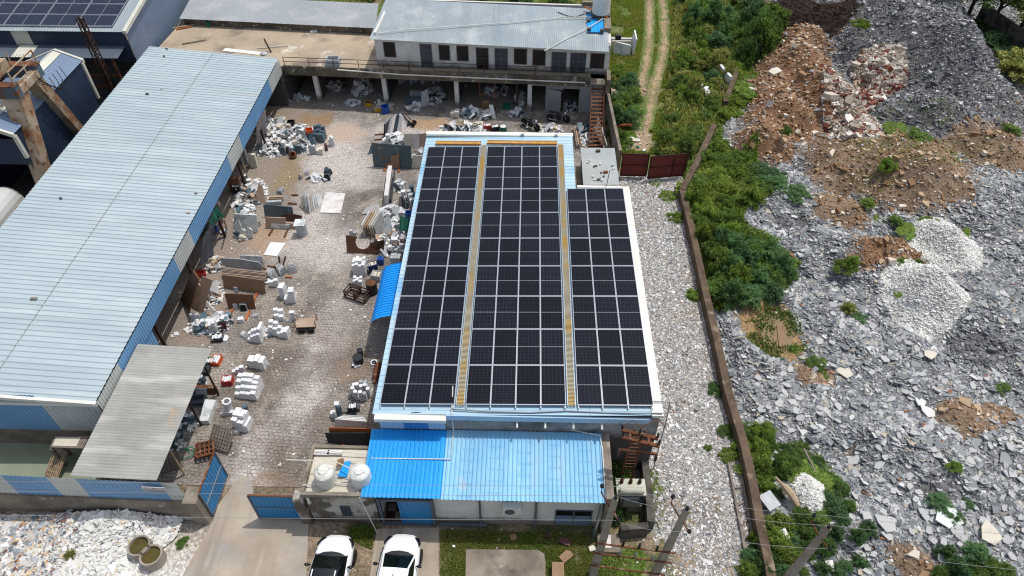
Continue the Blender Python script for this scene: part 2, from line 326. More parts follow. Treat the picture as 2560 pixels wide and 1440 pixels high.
def stuff(o, label, cat): return tag(o, label, cat, kind='stuff')
# numpy value noise
def vnoise(x, y, seed=0):
    xi = np.floor(x).astype(int); yi = np.floor(y).astype(int); fx = x-xi; fy = y-yi; fx = fx*fx*(3-2*fx); fy = fy*fy*(3-2*fy)
    def h(a, b): n = (a*374761393+b*668265263+seed*974634) & 0x7fffffff; n = ((n ^ (n >> 13))*1274126177) & 0x7fffffff; return ((n ^ (n >> 16)) & 0xffff)/65535.
    return (h(xi, yi)*(1-fx)+h(xi+1, yi)*fx)*(1-fy)+(h(xi, yi+1)*(1-fx)+h(xi+1, yi+1)*fx)*fy
def fbm(x, y, sc, seed=0, o=4):
    s = 0; a = 1; t = 0
    for k in range(o): s = s+a*vnoise(x*sc*2**k, y*sc*2**k, seed+k*17); t += a; a *= .55
    return s/t
def sst(x, a, b): t = np.clip((x-a)/(b-a), 0, 1); return t*t*(3-2*t)
def lin(h): return np.array(C(h)[:3])
# ================================================================ large structures
def atp(px, py, p0, n):
    d = ray(px, py); return CAM + d*((V(p0)-CAM).dot(V(n))/d.dot(V(n)))
SLP = .0245
# ---- the long blue roofed building that carries the solar panels
b = thing('factory_building', 'long low building with a light blue ribbed roof carrying the big solar array', 'building', (6.4, 11, 0))
m = MB(); m.bx(0, 3.05, -.34, -.1, 0, 4.45); m.bx(3.05, 12.85, -.36, -.1, 0, 4.42); m.build('front_wall', 'grimy_wall', b)
m = MB(); m.bx(0, .2, -.1, 22.3, 0, 4.42); m.bx(12.65, 12.85, -.1, 16.2, 0, 4.7); m.bx(9.4, 9.6, 16.2, 22.3, 0, 4.6); m.bx(.2, 9.4, 22.1, 22.3, 0, 4.5); m.bx(9.6, 12.65, 16., 16.2, 0, 4.6)
m.build('side_wall', 'plaster_peel', b)
def rz_(x): return 4.5+SLP*x
m = MB(); m.sheet((-.3, -.42, rz_(-.3)), (0, 22.75, 0), (9.95, 0, SLP*9.95), .33, .03, nrm=(0, 0, 1)); m.build('main_roof_sheet', 'solar_roof', b)
m = MB(); m.sheet((9.66, -.42, rz_(9.66)), (0, 16.7, 0), (2.8, 0, SLP*2.8), .33, .03, nrm=(0, 0, 1)); m.build('side_roof_sheet', 'solar_roof', b)
m = MB(); m.bx(12.44, 12.95, -.48, 16.4, 4.72, 4.9); m.bx(9.75, 12.44, 16.28, 16.5, 4.72, 4.88); m.bx(-.3, 9.7, 22.1, 22.5, 4.6, 4.75)
m.build('parapet_cap', 'white_trim', b)
m = MB(); m.bx(3.1, 12.43, -.5, -.385, 4.25, 4.6); m.build('fascia', 'wall_ltblue', b)
m = MB(); m.bx(-.18, 3.1, -.72, -.4, 4.3, 4.52); m.build('front_flashing', 'white_trim', b)
m = MB(); m.sheet((-.05, -.42, 3.35), (1.1, 0, 0), (0, 0, .95), .2, .02, nrm=(0, -1, 0)); m.sheet((2.2, -.42, 3.35), (.8, 0, 0), (0, 0, .95), .2, .02, nrm=(0, -1, 0)); m.build('cladding', 'wall_ltblue', b)
m = MB(); m.sheet((1.06, -.42, 3.35), (1.13, 0, 0), (0, 0, .95), .2, .02, nrm=(0, -1, 0)); m.build('cladding', 'wall_blue', b)['label'] = 'darker blue cladding panel'
for px in (1293, 1365, 1437, 1510):
    p = aty(px, 1027, -.5); m = MB(); m.tube([(p.x, -.3, 4.22), (p.x, -.75, 4.12)], .05, 8); m.build('drain_spout', 'pipe_white', b)
prof = [(0, 3.15), (-.7, 3.02), (-1.3, 2.86), (-1.65, 2.68), (-1.85, 2.45), (-1.92, 2.2)]
m = MB()
for k in range(21):
    y0 = 7.0+k*.2
    for (x0, z0), (x1, z1) in zip(prof, prof[1:]):
        m.add([(x0, y0, z0), (x1, y0, z1), (x1, y0+.15, z1), (x0, y0+.15, z0)], [(0, 1, 2, 3)])
        m.add([(x0, y0+.15, z0), (x1, y0+.15, z1), (x1-.02, y0+.165, z1+.035), (x0-.01, y0+.165, z0+.035), (x1-.02, y0+.185, z1+.035), (x0-.01, y0+.185, z0+.035), (x1, y0+.2, z1), (x0, y0+.2, z0)], [(0, 1, 2, 3), (3, 2, 4, 5), (5, 4, 6, 7)])
aw = m.build('awning', 'awning_blue', b); aw['label'] = 'bright blue curved awning'
m = MB(); [m.beam((0, y, 2.5), (-1.8, y, 2.35), .05) for y in (7.1, 9.1, 11.1)]; m.build('awning_bracket', 'steel', aw)
# solar panels
def panel(m_c='cells'):
    t = thing('solar_panel', 'solar panel', 'solar panel', (0, 0, 0))
    m = MB()
    for x0, x1, y0, y1 in ((0, 1.134, 0, .032), (0, 1.134, 2.246, 2.278), (0, .024, .032, 2.246), (1.11, 1.134, .032, 2.246)): m.bx(x0, x1, y0, y1, -.035, 0)
    m.build('frame', 'alu', t, local=True)
    m = MB(); m.add([(.024, .032, -.004), (1.11, .032, -.004), (1.11, 2.246, -.004), (.024, 2.246, -.004)], [(0, 1, 2, 3)]); m.bx(.024, 1.11, .032, 2.246, -.03, -.02)
    m.build('cell_glass', m_c, t, local=True)
    m = MB(); m.bx(.024, 1.11, 1.133, 1.145, -.0035, -.002); m.build('busbar', 'white_line', t, local=True)
    return t
ORD = 'first second third fourth fifth sixth seventh eighth ninth'.split()
PW, PH = 1.154, 2.298; proto = None
for blk, x0, nc, r0, where in (('left', 0., 3, 0, 'left'), ('middle', 3.954, 4, 0, 'middle'), ('right', 9.083, 3, 2, 'right')):
    for r_ in range(r0, 9):
        for c_ in range(nc):
            x = x0+c_*PW+.01; y = (8-r_)*PH+.01; loc = (x, y, 4.7+SLP*x)
            lb = f'dark panel in {where} block, {ORD[8-r_]} row from front edge, {ORD[c_]} column from left'
            if proto is None: proto = panel(); o = proto; o.location = loc; o['label'] = lb; o['group'] = 'solar panels on the long blue roof'
            else: o = dup(proto, loc, 0, lb, 'solar panels on the long blue roof')
            o.rotation_euler = (0, -SLP, 0)
# support rails
for x0, nc, y1 in ((0, 3, 20.7), (3.954, 4, 20.7), (9.083, 3, 16.1)):
    m = MB()
    for c_ in range(nc+1):
        x = x0+c_*PW; xx = min(max(x, x0+.05), x0+nc*PW-.05); m.bx(xx-.02, xx+.02, -.15, y1, 4.56+SLP*x, 4.66+SLP*x)
    tag(m.build('mounting_rails', 'alu'), 'aluminium rails under the %s block of solar panels' % {0: 'left', 3.954: 'middle', 9.083: 'right'}[x0], 'rails', 'panel mounting rails')
# grating walkways
def walkway(x0, x1, y0, y1, lb, mt='grating_pale'):
    z = 4.66+SLP*(x0+x1)/2; t = thing('roof_walkway', lb, 'walkway', ((x0+x1)/2, (y0+y1)/2, z), 0, 'yellow grating walkways on the roof')
    m = MB(); ly = y1-y0 > x1-x0
    if ly:
        for k in range(int((y1-y0)/.075)): m.bx(x0, x1, y0+k*.075, y0+k*.075+.034, z, z+.03)
        for k in range(5): xx = x0+(x1-x0)*(.1+.2*k); m.bx(xx-.012, xx+.012, y0, y1, z-.02, z-.004)
    else:
        for k in range(int((x1-x0)/.075)): m.bx(x0+k*.075, x0+k*.075+.045, y0, y1, z, z+.03)
        for k in range(4): yy = y0+(y1-y0)*(.1+.26*k); m.bx(x0, x1, yy-.014, yy+.014, z-.02, z-.004)
    m.build('grating', mt, t)
    m = MB()
    if ly: m.bx(x0-.03, x0-.003, y0, y1, z-.05, z+.04); m.bx(x1+.003, x1+.03, y0, y1, z-.05, z+.04)
    else: m.bx(x0, x1, y0-.03, y0-.003, z-.05, z+.04); m.bx(x0, x1, y1+.003, y1+.03, z-.05, z+.04)
    m.build('side_rail', 'alu' if mt == 'grating_pale' else 'wood_orange', t)
walkway(3.55, 3.87, 0, 20.95, 'pale yellow grating walkway running between left and middle panel blocks')
walkway(8.66, 8.98, 0, 20.95, 'pale yellow grating walkway running between middle and right panel blocks')
walkway(.45, 3.5, 21.02, 21.32, 'deep yellow grating walkway across the roof behind the left panel block', 'grating')
walkway(3.92, 8.6, 21.02, 21.32, 'deep yellow grating walkway across the roof behind the middle panel block', 'grating')
m = MB(); m.tube([(3.3, -.2, 4.72), (5, -.3, 4.7), (7, -.32, 4.72), (8.6, -.22, 4.78), (10.5, -.3, 4.8), (12.9, -.38, 4.97)], .035, 6); m.tube([(12.5, .25, 5.0), (13.3, .25, 5.0), (13.25, -.1, 4.2), (13.2, -.3, 0)], .03, 6)
tag(m.build('conduit', 'steel'), 'grey conduit along the front edge of the panel roof and down its right corner', 'conduit')
m = MB(); m.tube([(3.3, 1., 4.82), (3.36, -.42, 4.66), (3.37, -.5, 3.35), (3.35, -1.9, 3.2), (-.3, -1.9, 3.13)], .028, 6)
tag(m.build('white_pipe', 'pipe_white'), 'thin white pipe crossing the bright blue roof and climbing to the panels', 'pipe')
for k, (px, py) in enumerate(((1306, 339), (1390, 341))):
    p = at(px, py, 4.75); m = MB(); m.box((p.x, p.y, p.z+.06), (.22, .14, .12)); tag(m.build('clamp_block', 'steel', origin=(p.x, p.y, p.z)), ('grey clamp', 'grey clamp')[k]+(' near the middle of the far roof edge' if k == 0 else ' near the far right roof corner'), 'clamp')
# ---- low front building
b = thing('front_building', 'low white plastered building with bright blue and light blue roof sheets', 'building', (5, -2, 0))
m = MB(); m.bx(0, 1.0-.9, -3.4, -3.2, 0, 2.85); m.bx(2.62, 10.3, -3.4, -3.2, 0, 2.85); m.bx(.1, 2.62, -3.4, -3.2, 2.5, 2.85); m.bx(10.12, 10.3, -3.2, -.4, 0, 2.95); m.bx(0, .15, -3.2, -.4, 0, 2.95); m.build('wall', 'plaster', b)
m = MB(); m.sheet((-.5, -3.72, 2.92), (3.55, 0, 0), (0, 3.28, .36), .2, .055, 'lap', nrm=(0, 0, 1)); m.build('roof_sheet', 'bright_blue', b)['label'] = 'bright blue roof sheet'
m = MB(); m.sheet((3.05, -3.75, 2.915), (7.25, 0, 0), (0, 3.35, .36), .2, .055, 'lap', nrm=(0, 0, 1)); rs = m.build('roof_sheet', 'ltblue_roof', b); rs['label'] = 'faded light blue roof sheet with printed marks'
m = MB(); m.bx(10.32, 10.66, -3.7, -.1, 0, 3.22); m.build('gable_wall', 'concrete', b)
m = MB(); m.tube([(3.3, -.35, 3.42), (6, -.3, 3.42), (8.8, -.33, 3.42), (10.2, -.62, 3.4), (10.28, -1.2, 3.33), (10.3, -3.6, 3.02)], .025, 6); m.build('roof_cable', 'pipe_white', b)
# faded printing on the sheets
def text_mesh(name, s, size, M, mt, parent=None, extr=.001, align='CENTER'):
    cu = bpy.data.curves.new(name, 'FONT'); cu.body = s; cu.size = size; cu.extrude = extr; cu.align_x = align; cu.resolution_u = 2
    o = bpy.data.objects.new(name, cu); COL.objects.link(o); dg = bpy.context.evaluated_depsgraph_get()
    me = bpy.data.meshes.new_from_object(o.evaluated_get(dg)); bpy.data.objects.remove(o); me.transform(M); me.name = name; return me
mm = MB(); tm = text_mesh('print', 'Iagannath', .17, Matrix.Scale(-1, 4, (1, 0, 0)), None)
base = [tuple(v.co) for v in tm.vertices]; fcs = [tuple(p.vertices) for p in tm.polygons]
for cx, off in ((4.1, .1), (5.4, .5), (6.75, .2), (8.05, .35), (9.45, .05)):
    for k in range(6):
        y = -.75-off-k*.55
        if y < -3.6: continue
        z = 2.915+(y+3.75)*.36/3.35+.006
        mm.add([(cx+x, y+q, z+w+q*.107+.002) for x, q, w in base], fcs)
mm.build('printed_mark', 'print_blue', rs)
# sliding gate door
m = MB(); m.bx(.1, .22, -3.62, -3.42, 0, 2.55); m.bx(2.5, 2.62, -3.62, -3.42, 0, 2.55); m.bx(.22, 2.5, -3.6, -3.44, 2.33, 2.45); m.bx(.22, 2.5, -3.6, -3.44, 0, .08); m.bx(2.75, 5.0, -3.62, -3.5, .12, .22); df = m.build('door_frame', 'gate_frame', b)
m = MB(); m.sheet((1.08, -3.5, .1), (1.42, 0, 0), (0, 0, 2.2), .1, .012, nrm=(0, -1, 0)); m.bx(1.02, 1.08, -3.56, -3.46, .1, 2.3); m.build('sliding_door', 'gate_blue', df)
m = MB()
for i in range(6):
    for j in range(6):
        if (i+j) % 2: m.bx(.2+i*.4, .6+i*.4, -3.3+j*.4, -2.9+j*.4, .02, .03)
m.build('tile', 'plaster', b); m = MB(); m.bx(.15, 2.6, -3.35, -.5, .0, .014); m.build('floor_tile', 'floor_check', b)
# right double door
def wallquad(P0, P1, Y, t=.06): return (min(P0[0], P1[0]), max(P0[0], P1[0]), Y-t, Y+.0, min(P0[1], P1[1]), max(P0[1], P1[1]))
a = aty(1394, 1275, -3.4); c = aty(1469, 1322, -3.4); x0, x1, z1, z0 = a.x-.05, c.x+.05, a.z, max(c.z, .25)
m = MB(); m.bx(x0, x1, -3.44, -3.405, z0-.04, z0); m.bx(x0, x1, -3.44, -3.405, z1, z1+.05); m.bx(x0-.05, x0, -3.44, -3.405, z0-.04, z1+.05); m.bx(x1, x1+.05, -3.44, -3.405, z0-.04, z1+.05); xm = (x0+x1)/2; m.bx(xm-.03, xm+.03, -3.445, -3.41, z0, z1); d = m.build('double_door', 'gate_frame', b)
zs = z0+(z1-z0)*.62
for q0, q1 in ((x0, xm-.03), (xm+.03, x1)):
    m = MB(); m.bx(q0, q1, -3.425, -3.405, zs, z1); m.build('pane', 'glass_dark', d)
    m = MB(); m.bx(q0, q1, -3.43, -3.405, z0, zs); m.build('door_leaf', 'door_blue', d)
for px, py0, py1 in ((1341, 1250, 1335), (1199, 1262, 1327)):
    t0 = aty(px, py0, -3.5); m = MB(); m.tube([(t0.x, -3.48, 2.8 if px > 1300 else 2.3), (t0.x, -3.5, .05)], .06 if px > 1300 else .045, 8); m.build('downpipe', 'steel' if px > 1300 else 'gate_frame', b)
m = MB(); p = at(1484, 1340); m.tube([(10.2, -3.55, 2.75), (10.15, -3.6, 2.), (p.x, p.y, 0)], .075, 8); m.build('downpipe', 'steel', b)
p = aty(1280, 1275, -3.75); t = thing('air_conditioner', 'white outdoor air conditioner unit fixed on the low building front wall', 'air conditioner', (p.x, -3.6, 1.7))
m = MB(); m.bx(p.x-.4, p.x+.4, -3.8, -3.45, 1.72, 2.28); m.build('casing', 'plastic_white', t)
m = MB(); m.lathe((p.x-.1, -3.8, 2.), [(.23, 0), (.23, .02), (.2, .02), (.2, .005), (.06, .005), (.06, .02), (.0, .02)], 20, Matrix.Rotation(R(90), 3, 'X')); m.build('fan_grille', 'tarp_grey', t)
m = MB(); m.bx(p.x-.35, p.x-.3, -3.8, -3.4, 1.66, 1.72); m.bx(p.x+.3, p.x+.35, -3.8, -3.4, 1.66, 1.72); m.build('bracket', 'steel', t)
# ---- tank room
b = thing('pump_room', 'small flat roofed room with peeling plaster carrying two white water tanks', 'building', (-1.6, -2.4, 0))
m = MB(); m.bx(-3.15, -.02, -3.5, -1.15, 0, 2.6); m.build('wall', 'plaster_peel', b)
m = MB(); m.bx(-3.25, -.02, -3.62, -1.05, 2.6, 2.72); m.bx(-3.25, -.02, -3.62, -3.45, 2.72, 2.82); m.bx(-3.25, -3.1, -3.45, -1.05, 2.72, 2.84); m.bx(-3.1, -.02, -1.2, -1.05, 2.72, 2.8); m.build('roof_slab', 'concrete', b)
m = MB(); m.bx(-3.05, -.04, -3.4, -1.25, 2.72, 2.73); m.build('mosaic_floor', 'marble_cream', b)
a = aty(849, 1264, -3.5); c = aty(882, 1288, -3.5); w = MB(); w.bx(a.x, c.x, -3.55, -3.505, c.z, a.z); w = w.build('window', 'gate_frame', b)
m = MB(); m.bx(a.x+.04, c.x-.04, -3.56, -3.551, c.z+.04, a.z-.04); m.build('pane', 'glass_dark', w)
m = MB(); [m.bx(a.x, c.x, -3.575, -3.562, z, z+.015) for z in np.arange(c.z+.08, a.z, .09)]; [m.bx(x, x+.015, -3.575, -3.562, c.z, a.z) for x in (a.x+.15, a.x+.3, a.x+.45)]; m.build('grille', 'gate_frame', w)
m = MB(); m.tube([(-2.95, -3.6, 2.55), (-2.95, -3.66, 2.15)], .07, 8); m.build('outlet_pipe', 'pipe_white', b)
def water_tank(px, py, z, r_, h, lb, mt, lidrot=0.):
    p = at(px, py, z); t = thing('water_tank', lb, 'water tank', (p.x, p.y, z), 0, 'white ribbed water tanks')
    pr = [(r_*.97, 0)]; n = 7
    for k in range(n): z0 = h*.72*k/n; pr += [(r_*.97, z0+.01), (r_, z0+h*.72/n*.35), (r_, z0+h*.72/n*.75), (r_*.975, z0+h*.72/n*.97)]
    pr += [(r_*.99, h*.74), (r_*.93, h*.82), (r_*.7, h*.9), (r_*.45, h*.93)]
    m = MB(); m.lathe((p.x, p.y, z), pr, 36); m.build('body', mt, t, smooth=True)
    m = MB(); m.lathe((p.x, p.y, z+h*.92), [(r_*.5, 0), (r_*.5, .06), (r_*.46, .08), (0, .085)], 28); ld = m.build('lid', mt, t)
    m = MB()
    for s in (-1, 1):
        q = [(p.x+s*(.03+r_*.36*math.sin(math.pi*u)), p.y-r_*.2+r_*.45*u, z+h*.92+.083) for u in np.linspace(0, 1, 8)]+[(p.x+s*.03, p.y-r_*.2+r_*.45*u, z+h*.92+.083) for u in (1, .5, 0)]
        m.prism(q, (0, 0, .025))
    m.build('emblem', mt, ld)
    m = MB()
    for k in range(3):
        a_ = lidrot+k*2.1; M = Matrix.Rotation(a_, 3, 'Z'); m.prism([M @ V(q)+V((p.x, p.y, z)) for q in ((r_*.5, -.09, h*.93), (r_*.97, -.09, h*.77), (r_*.97, .09, h*.77), (r_*.5, .09, h*.93))], (0, 0, .05))
    m.build('shoulder_rib', mt, t)
    return t
water_tank(818, 1203, 2.74, .46, 1.02, 'white ribbed water tank with brown stains, left of the two on the pump room', 'tank_dirty', .6)
water_tank(906, 1203, 2.74, .46, 1.02, 'clean white ribbed water tank beside the bright blue roof', 'plastic_white', 2.)
m = MB()
for q in ([(-4.0, -2.35, 3.60), (-2.6, -2.35, 3.60)], [(-3.2, -3.2, 2.90), (-1.9, -3.05, 2.90), (-.7, -3.1, 2.92)], [(-2., -2.2, 3.40), (-.9, -2.7, 3.45)], [(-1.8, -1.9, 2.90), (-.9, -1.95, 2.90)], [(-3., -1.5, 3.00), (-.2, -1.6, 3.05)], [(-1.5, -2.9, 2.90), (-.2, -2.75, 3.30)], [(-.75, -3.3, 2.90), (-.55, -3.7, 2.70), (-.1, -4.05, 0.20)]): m.tube(q, .025, 6)
tag(m.build('tank_pipes', 'pipe_white', origin=(-1.6, -2.5, 2.44)), 'white plastic plumbing pipes running between the two water tanks', 'pipes')
m = MB(); p = at(862, 1180, 2.75); m.prism([p+V((-.25, -.3, .15)), p+V((.2, -.35, .15)), p+V((.28, .35, .35)), p+V((0, .3, .35))], (0, 0, .04)); tag(m.build('sheet_offcut', 'awning_blue', origin=p), 'small blue sheet offcut lying between the two water tanks', 'sheet')
m = MB(); m.prism([p+V((-.35, .1, .3)), p+V((0, .2, .3)), p+V((-.1, .5, .35)), p+V((-.35, .4, .35))], (0, 0, .04)); tag(m.build('board', 'wood', origin=p), 'brown wooden board scrap leaning between the two water tanks', 'board')
for k, (px, lb) in enumerate(((800, 'white marble offcut on the far left edge of pump room roof'), (833, 'white marble offcut on the far edge of pump room roof, behind right tank'))):
    p = at(px+5, 1133, 2.8); m = MB(); m.box((p.x, p.y, 2.86), (.7, .25, .06)); tag(m.build('marble_offcut', 'white_slab', origin=(p.x, p.y, 2.8)), lb, 'marble piece', 'offcuts on the pump room roof')
# ---- left shed
b = thing('corrugated_shed', 'long open-sided shed with a pale corrugated roof and blue-white fascia', 'shed', (-18.5, 17, 0))
m = MB(); m.sheet((-23.65, .12, 5.1), (0, 33.4, 0), (10.15, 0, -.9), .34, .042, nrm=(0, 0, 1)); m.build('roof_sheet', 'shed_roof', b)
m = MB(); m.beam((-18.6, .3, 4.69), (-18.6, 33.4, 4.69), .03, .012)
for k in range(98): y = .4+k*.34; m.box((-18.6, y+.27, 4.705), (.05, .05, .04))
m.build('screw_row', 'shed_screw', b)
ys = [.15, at(290, 907, 4.2).y, at(433, 643, 4.2).y, at(473, 573, 4.2).y, at(570, 390, 4.2).y, at(600, 337, 4.2).y, at(670, 197, 4.2).y, 33.4]
for k in range(7):
    ms = 'shed_white' if k % 2 == 0 else 'shed_blue'; y0, y1 = ys[k], ys[k+1]
    m = MB(); m.sheet((-13.46, y0+.005, 2.95), (0, y1-y0-.01, 0), (0, 0, 1.22), .2, .025, nrm=(1, 0, 0)); m.build('fascia_panel', ms, b)['label'] = 'white fascia panel' if k % 2 == 0 else 'blue fascia panel'
q = atx(398, 858, -13.5); m = MB(); m.sheet((-13.52, 1., max(q.z, .8)), (0, q.y-1., 0), (0, 0, 2.95-max(q.z, .8)), .2, .025, nrm=(1, 0, 0)); m.build('side_panel', 'shed_blue', b)
m = MB(); m.bx(-24, -13.44, -.02, .14, 4.02, 4.2); m.prism([(-24, -.03, 5.2), (-13.44, -.03, 4.24), (-13.44, -.03, 4.05), (-24, -.03, 5.0)], (0, .17, 0)); m.build('front_flashing', 'white_trim', b)
xb = aty(92, 1003, .12).x; zb = aty(215, 1078, .12).z
m = MB(); m.sheet((-24, .16, zb), (xb+24, 0, 0), (0, 0, 4.6-zb), .22, .025, nrm=(0, -1, 0)); m.build('front_panel', 'shed_blue', b)
m = MB(); m.sheet((xb+.01, .16, zb), (-13.55-xb, 0, 0), (0, 0, 4.15-zb), .22, .025, nrm=(0, -1, 0)); m.build('front_panel', 'shed_white', b)
m = MB(); m.bx(-24, -14.3, .2, .4, 0, zb); m.build('front_wall', 'concrete', b)
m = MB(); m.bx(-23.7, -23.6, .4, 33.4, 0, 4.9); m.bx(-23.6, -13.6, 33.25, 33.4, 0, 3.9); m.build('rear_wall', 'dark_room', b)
for y in (6.4, 11.5, 16.6, 21.7, 27): m = MB(); m.beam((-13.75, y, 0), (-13.75, y, 4.1), .14); m.build('post', 'rust_dark', b)
m = MB(); [m.beam((-23.5, y, 4.75), (-13.7, y, 3.95), .12, .2) for y in (6.4, 11.5, 16.6, 21.7, 27)]; m.build('rafters', 'rust_dark', b)
# debris on the shed roof
for k, (px, py, s, mt, lb) in enumerate(((368, 235, .28, 'plastic_black', 'dark crumpled scrap on the far left part of the pale shed roof'), (404, 222, .2, 'marble_cream', 'small cream scrap beside the dark scrap on the shed roof'), (85, 747, .45, 'wood_grey', 'flat grey strip on the near left part of the shed roof'), (490, 484, .25, 'wood_grey', 'short grey strip near the right eave of the shed roof, farther one'), (471, 533, .25, 'wood_pale', 'short pale strip near the right eave of the shed roof, nearer one'), (152, 496, .22, 'plastic_black', 'black scrap near the left edge of the pale shed roof'), (417, 123, .3, 'plastic_black', 'small black scrap at the far edge of the shed roof'), (410, 141, .2, 'plastic_black', 'tiny black stone just inside the far edge of the shed roof'))):
    zz = 4.2+.9*(-13.5-at(px, py, 4.6).x)/10.15+.04; p = at(px, py, zz); m = MB(); s *= .75; m.box(p+V((0, 0, .03)), (s, s*.4, .07), rz=U(-.3, .3)); tag(m.build('roof_scrap', mt, origin=p), lb, 'scrap', 'scraps on the shed roof')
m = MB(); p = at(560, 124, 4.3); q = at(650, 134, 4.3); m.beam(p, q, .5, .04); tag(m.build('flashing_strip', 'white_trim'), 'white flashing strip lying along the far edge of the shed roof', 'flashing')
# ---- lean-to at the near end of the shed
b = thing('lean_to', 'grey corrugated lean-to roof on thin posts beside the front gate', 'shed', (-12, 1, 0))
m = MB(); q0, q1, q2 = at(175, 1190, 3.62), at(345, 860, 3.62), at(392, 1201, 3.28); m.sheet(q0, q1-q0, q2-q0, .16, .03, 'sine', nrm=(0, 0, 1)); m.build('roof_sheet', 'leanto', b)
for px, py in ((503, 1063), (547, 988)): p = at(px, py); m = MB(); m.beam(p, p+V((0, .02, 3.22)), .08); m.build('post', 'rust_dark', b)
p = at(462, 1187); q = at(408, 1100, 3.1); m = MB(); m.beam(p, q, .07); m.build('post', 'wood_pale', b)
m = MB(); [m.beam((-10.2, -3.2, 3.2), (-10.2, 4., 3.2), .07), m.beam((-11.6, -3.2, 3.36), (-11.6, 4., 3.36), .07)]; m.build('purlins', 'rust_dark', b)
# ---- front fence, pool, gates
FA, FB = V((-21, -3.16, 0)), V((-8.75, -3.5, 0)); fd = (FB-FA).normalized(); fn = V((fd.y, -fd.x, 0))
b = thing('sheet_fence', 'front fence of blue and white metal sheets on a stained concrete wall', 'fence', (FA+FB)/2)
m = MB(); m.prism([FA, FB, FB+V((0, 0, 1.6)), FA+V((0, 0, 1.4))], -fn*.3); m.build('base_wall', 'concrete', b)
ft = -fn*.1
def fx(px, py): return (atp(px, py, FA+ft, fn)-FA).dot(fd)
cuts = [0, fx(-2, 1186), fx(112, 1190), fx(184, 1193), fx(397, 1203), (FB-FA).length]
for k in range(5):
    s0, s1 = cuts[k], cuts[k+1]; ms = 'shed_blue' if k in (1, 3) else 'shed_white'
    if s1 <= s0: continue
    m = MB(); zq = 1.4+.2*(s0+s1)/24.5; m.sheet(FA+ft+fd*(s0+.005)+V((0, 0, zq-.03)), fd*(s1-s0-.01), (0, 0, 3.2-zq), .22, .025, nrm=fn); m.build('fence_panel', ms, b)['label'] = 'blue fence panel' if ms == 'shed_blue' else 'white fence panel'
m = MB(); [m.beam(FA+ft*1.2+V((0, 0, z)), FB+ft*1.2+V((0, 0, z)), .04) for z in (1.95, 2.75)]; m.build('rail', 'steel', b)
# notice board with small dark lines of writing
s0 = fx(358, 1211); s1 = fx(423, 1222); o_ = FA+fn*.04
bd = thing('notice_board', 'grey notice board hung on the fence top with rows of small dark writing', 'sign', o_+fd*((s0+s1)/2)+V((0, 0, 2.5)))
m = MB(); m.prism([o_+fd*s0+V((0, 0, 2.6)), o_+fd*s1+V((0, 0, 2.6)), o_+fd*s1+V((0, 0, 3.02)), o_+fd*s0+V((0, 0, 3.02))], fn*.03); m.build('board', 'sign_grey', bd)
m = MB(); r2 = random.Random(3)
for z, h in ((2.65, .035), (2.72, .02), (2.775, .018)):
    s = s0+.08
    while s < s1-.1:
        w = r2.uniform(.03, .12); m.prism([o_+fn*.031+fd*s+V((0, 0, z)), o_+fn*.031+fd*(s+w)+V((0, 0, z)), o_+fn*.031+fd*(s+w)+V((0, 0, z+h)), o_+fn*.031+fd*s+V((0, 0, z+h))], fn*.002); s += w+r2.uniform(.02, .05)
q = o_+fn*.031+fd*(s0+.55)+V((0, 0, 2.95)); m.prism([q+fd*(.07*math.cos(a_))+V((0, 0, .03*math.sin(a_))) for a_ in np.linspace(0, 5.8, 12)], fn*.002)
m.build('lettering', 'paint_dark', bd)
m = MB(); m.bx(-8.78, -8.12, -3.75, -2.9, 0, 2.0); tag(m.build('gate_pillar', 'concrete', origin=(-8.4, -3.3, 0)), 'stained concrete gate pillar at the end of the sheet fence', 'pillar')
m = MB(); m.bx(-3.72, -3.25, -3.62, -3.1, 0, 2.25); tag(m.build('gate_pillar', 'plaster_peel', origin=(-3.5, -3.3, 0)), 'peeling plastered gate pillar against the pump room corner', 'pillar')
def gate_leaf(A, B, h, lb, flip=1):
    A, B = V(A), V(B); d = (B-A).normalized(); n_ = V((d.y, -d.x, 0))*flip; t = thing('gate_leaf', lb, 'gate', (A+B)/2, 0, 'blue front gate leaves')
    m = MB(); m.sheet(A+d*.05+V((0, 0, .1)), (B-A)-d*.1, (0, 0, h-.1), .2, .025, nrm=n_); m.build('panel', 'gate_blue', t)
    m = MB()
    for p, q in ((A+V((0, 0, .08)), A+V((0, 0, h))), (B+V((0, 0, .08)), B+V((0, 0, h))), (A+V((0, 0, .08)), B+V((0, 0, .08)))): m.beam(p+n_*.01, q+n_*.01, .07)
    m.build('frame', 'gate_frame', t)
    m = MB(); m.beam(A+V((0, 0, h+.02)), B+V((0, 0, h+.02)), .08, .05); m.build('top_rail', 'rust', t)
    m = MB(); m.beam(A+V((0, 0, h*.5))+n_*.03, B+V((0, 0, h*.5))+n_*.03, .045); m.build('brace', 'steel', t)
    return t
gate_leaf(at(533, 1291), at(569, 1190), 2.2, 'blue sheet gate leaf swung open beside the concrete gate pillar', 1)
gate_leaf(at(650, 1295), at(757, 1298), 2.2, 'closed blue sheet gate leaf across the right half of the entrance', 1)
o = struct(MB().add([(-24, -3.1, .3), (-14.2, -3.1, .3), (-14.2, .2, .3), (-24, .2, .3)], [(0, 1, 2, 3)]).build('pool_water', 'water_green'))
m = MB(); m.bx(-14.2, -14., -3.1, .2, 0, .5); tag(m.build('pool_wall', 'concrete'), 'low concrete wall closing the green slurry pool under the lean-to', 'wall')
p = [at(px, py, 2.0) for px, py in ((137, 1090), (222, 1090), (207, 1121), (125, 1118))]; t = thing('platform', 'concrete platform with a pale sheet above the green pool', 'platform', (p[0]+p[2])/2-V((0, 0, 2.0)))
m = MB(); m.prism(p, (0, 0, -.12)); [m.beam(q-V((0, 0, .12)), V((q.x, q.y, .1)), .14) for q in p]; m.build('deck', 'wood_grey', t)
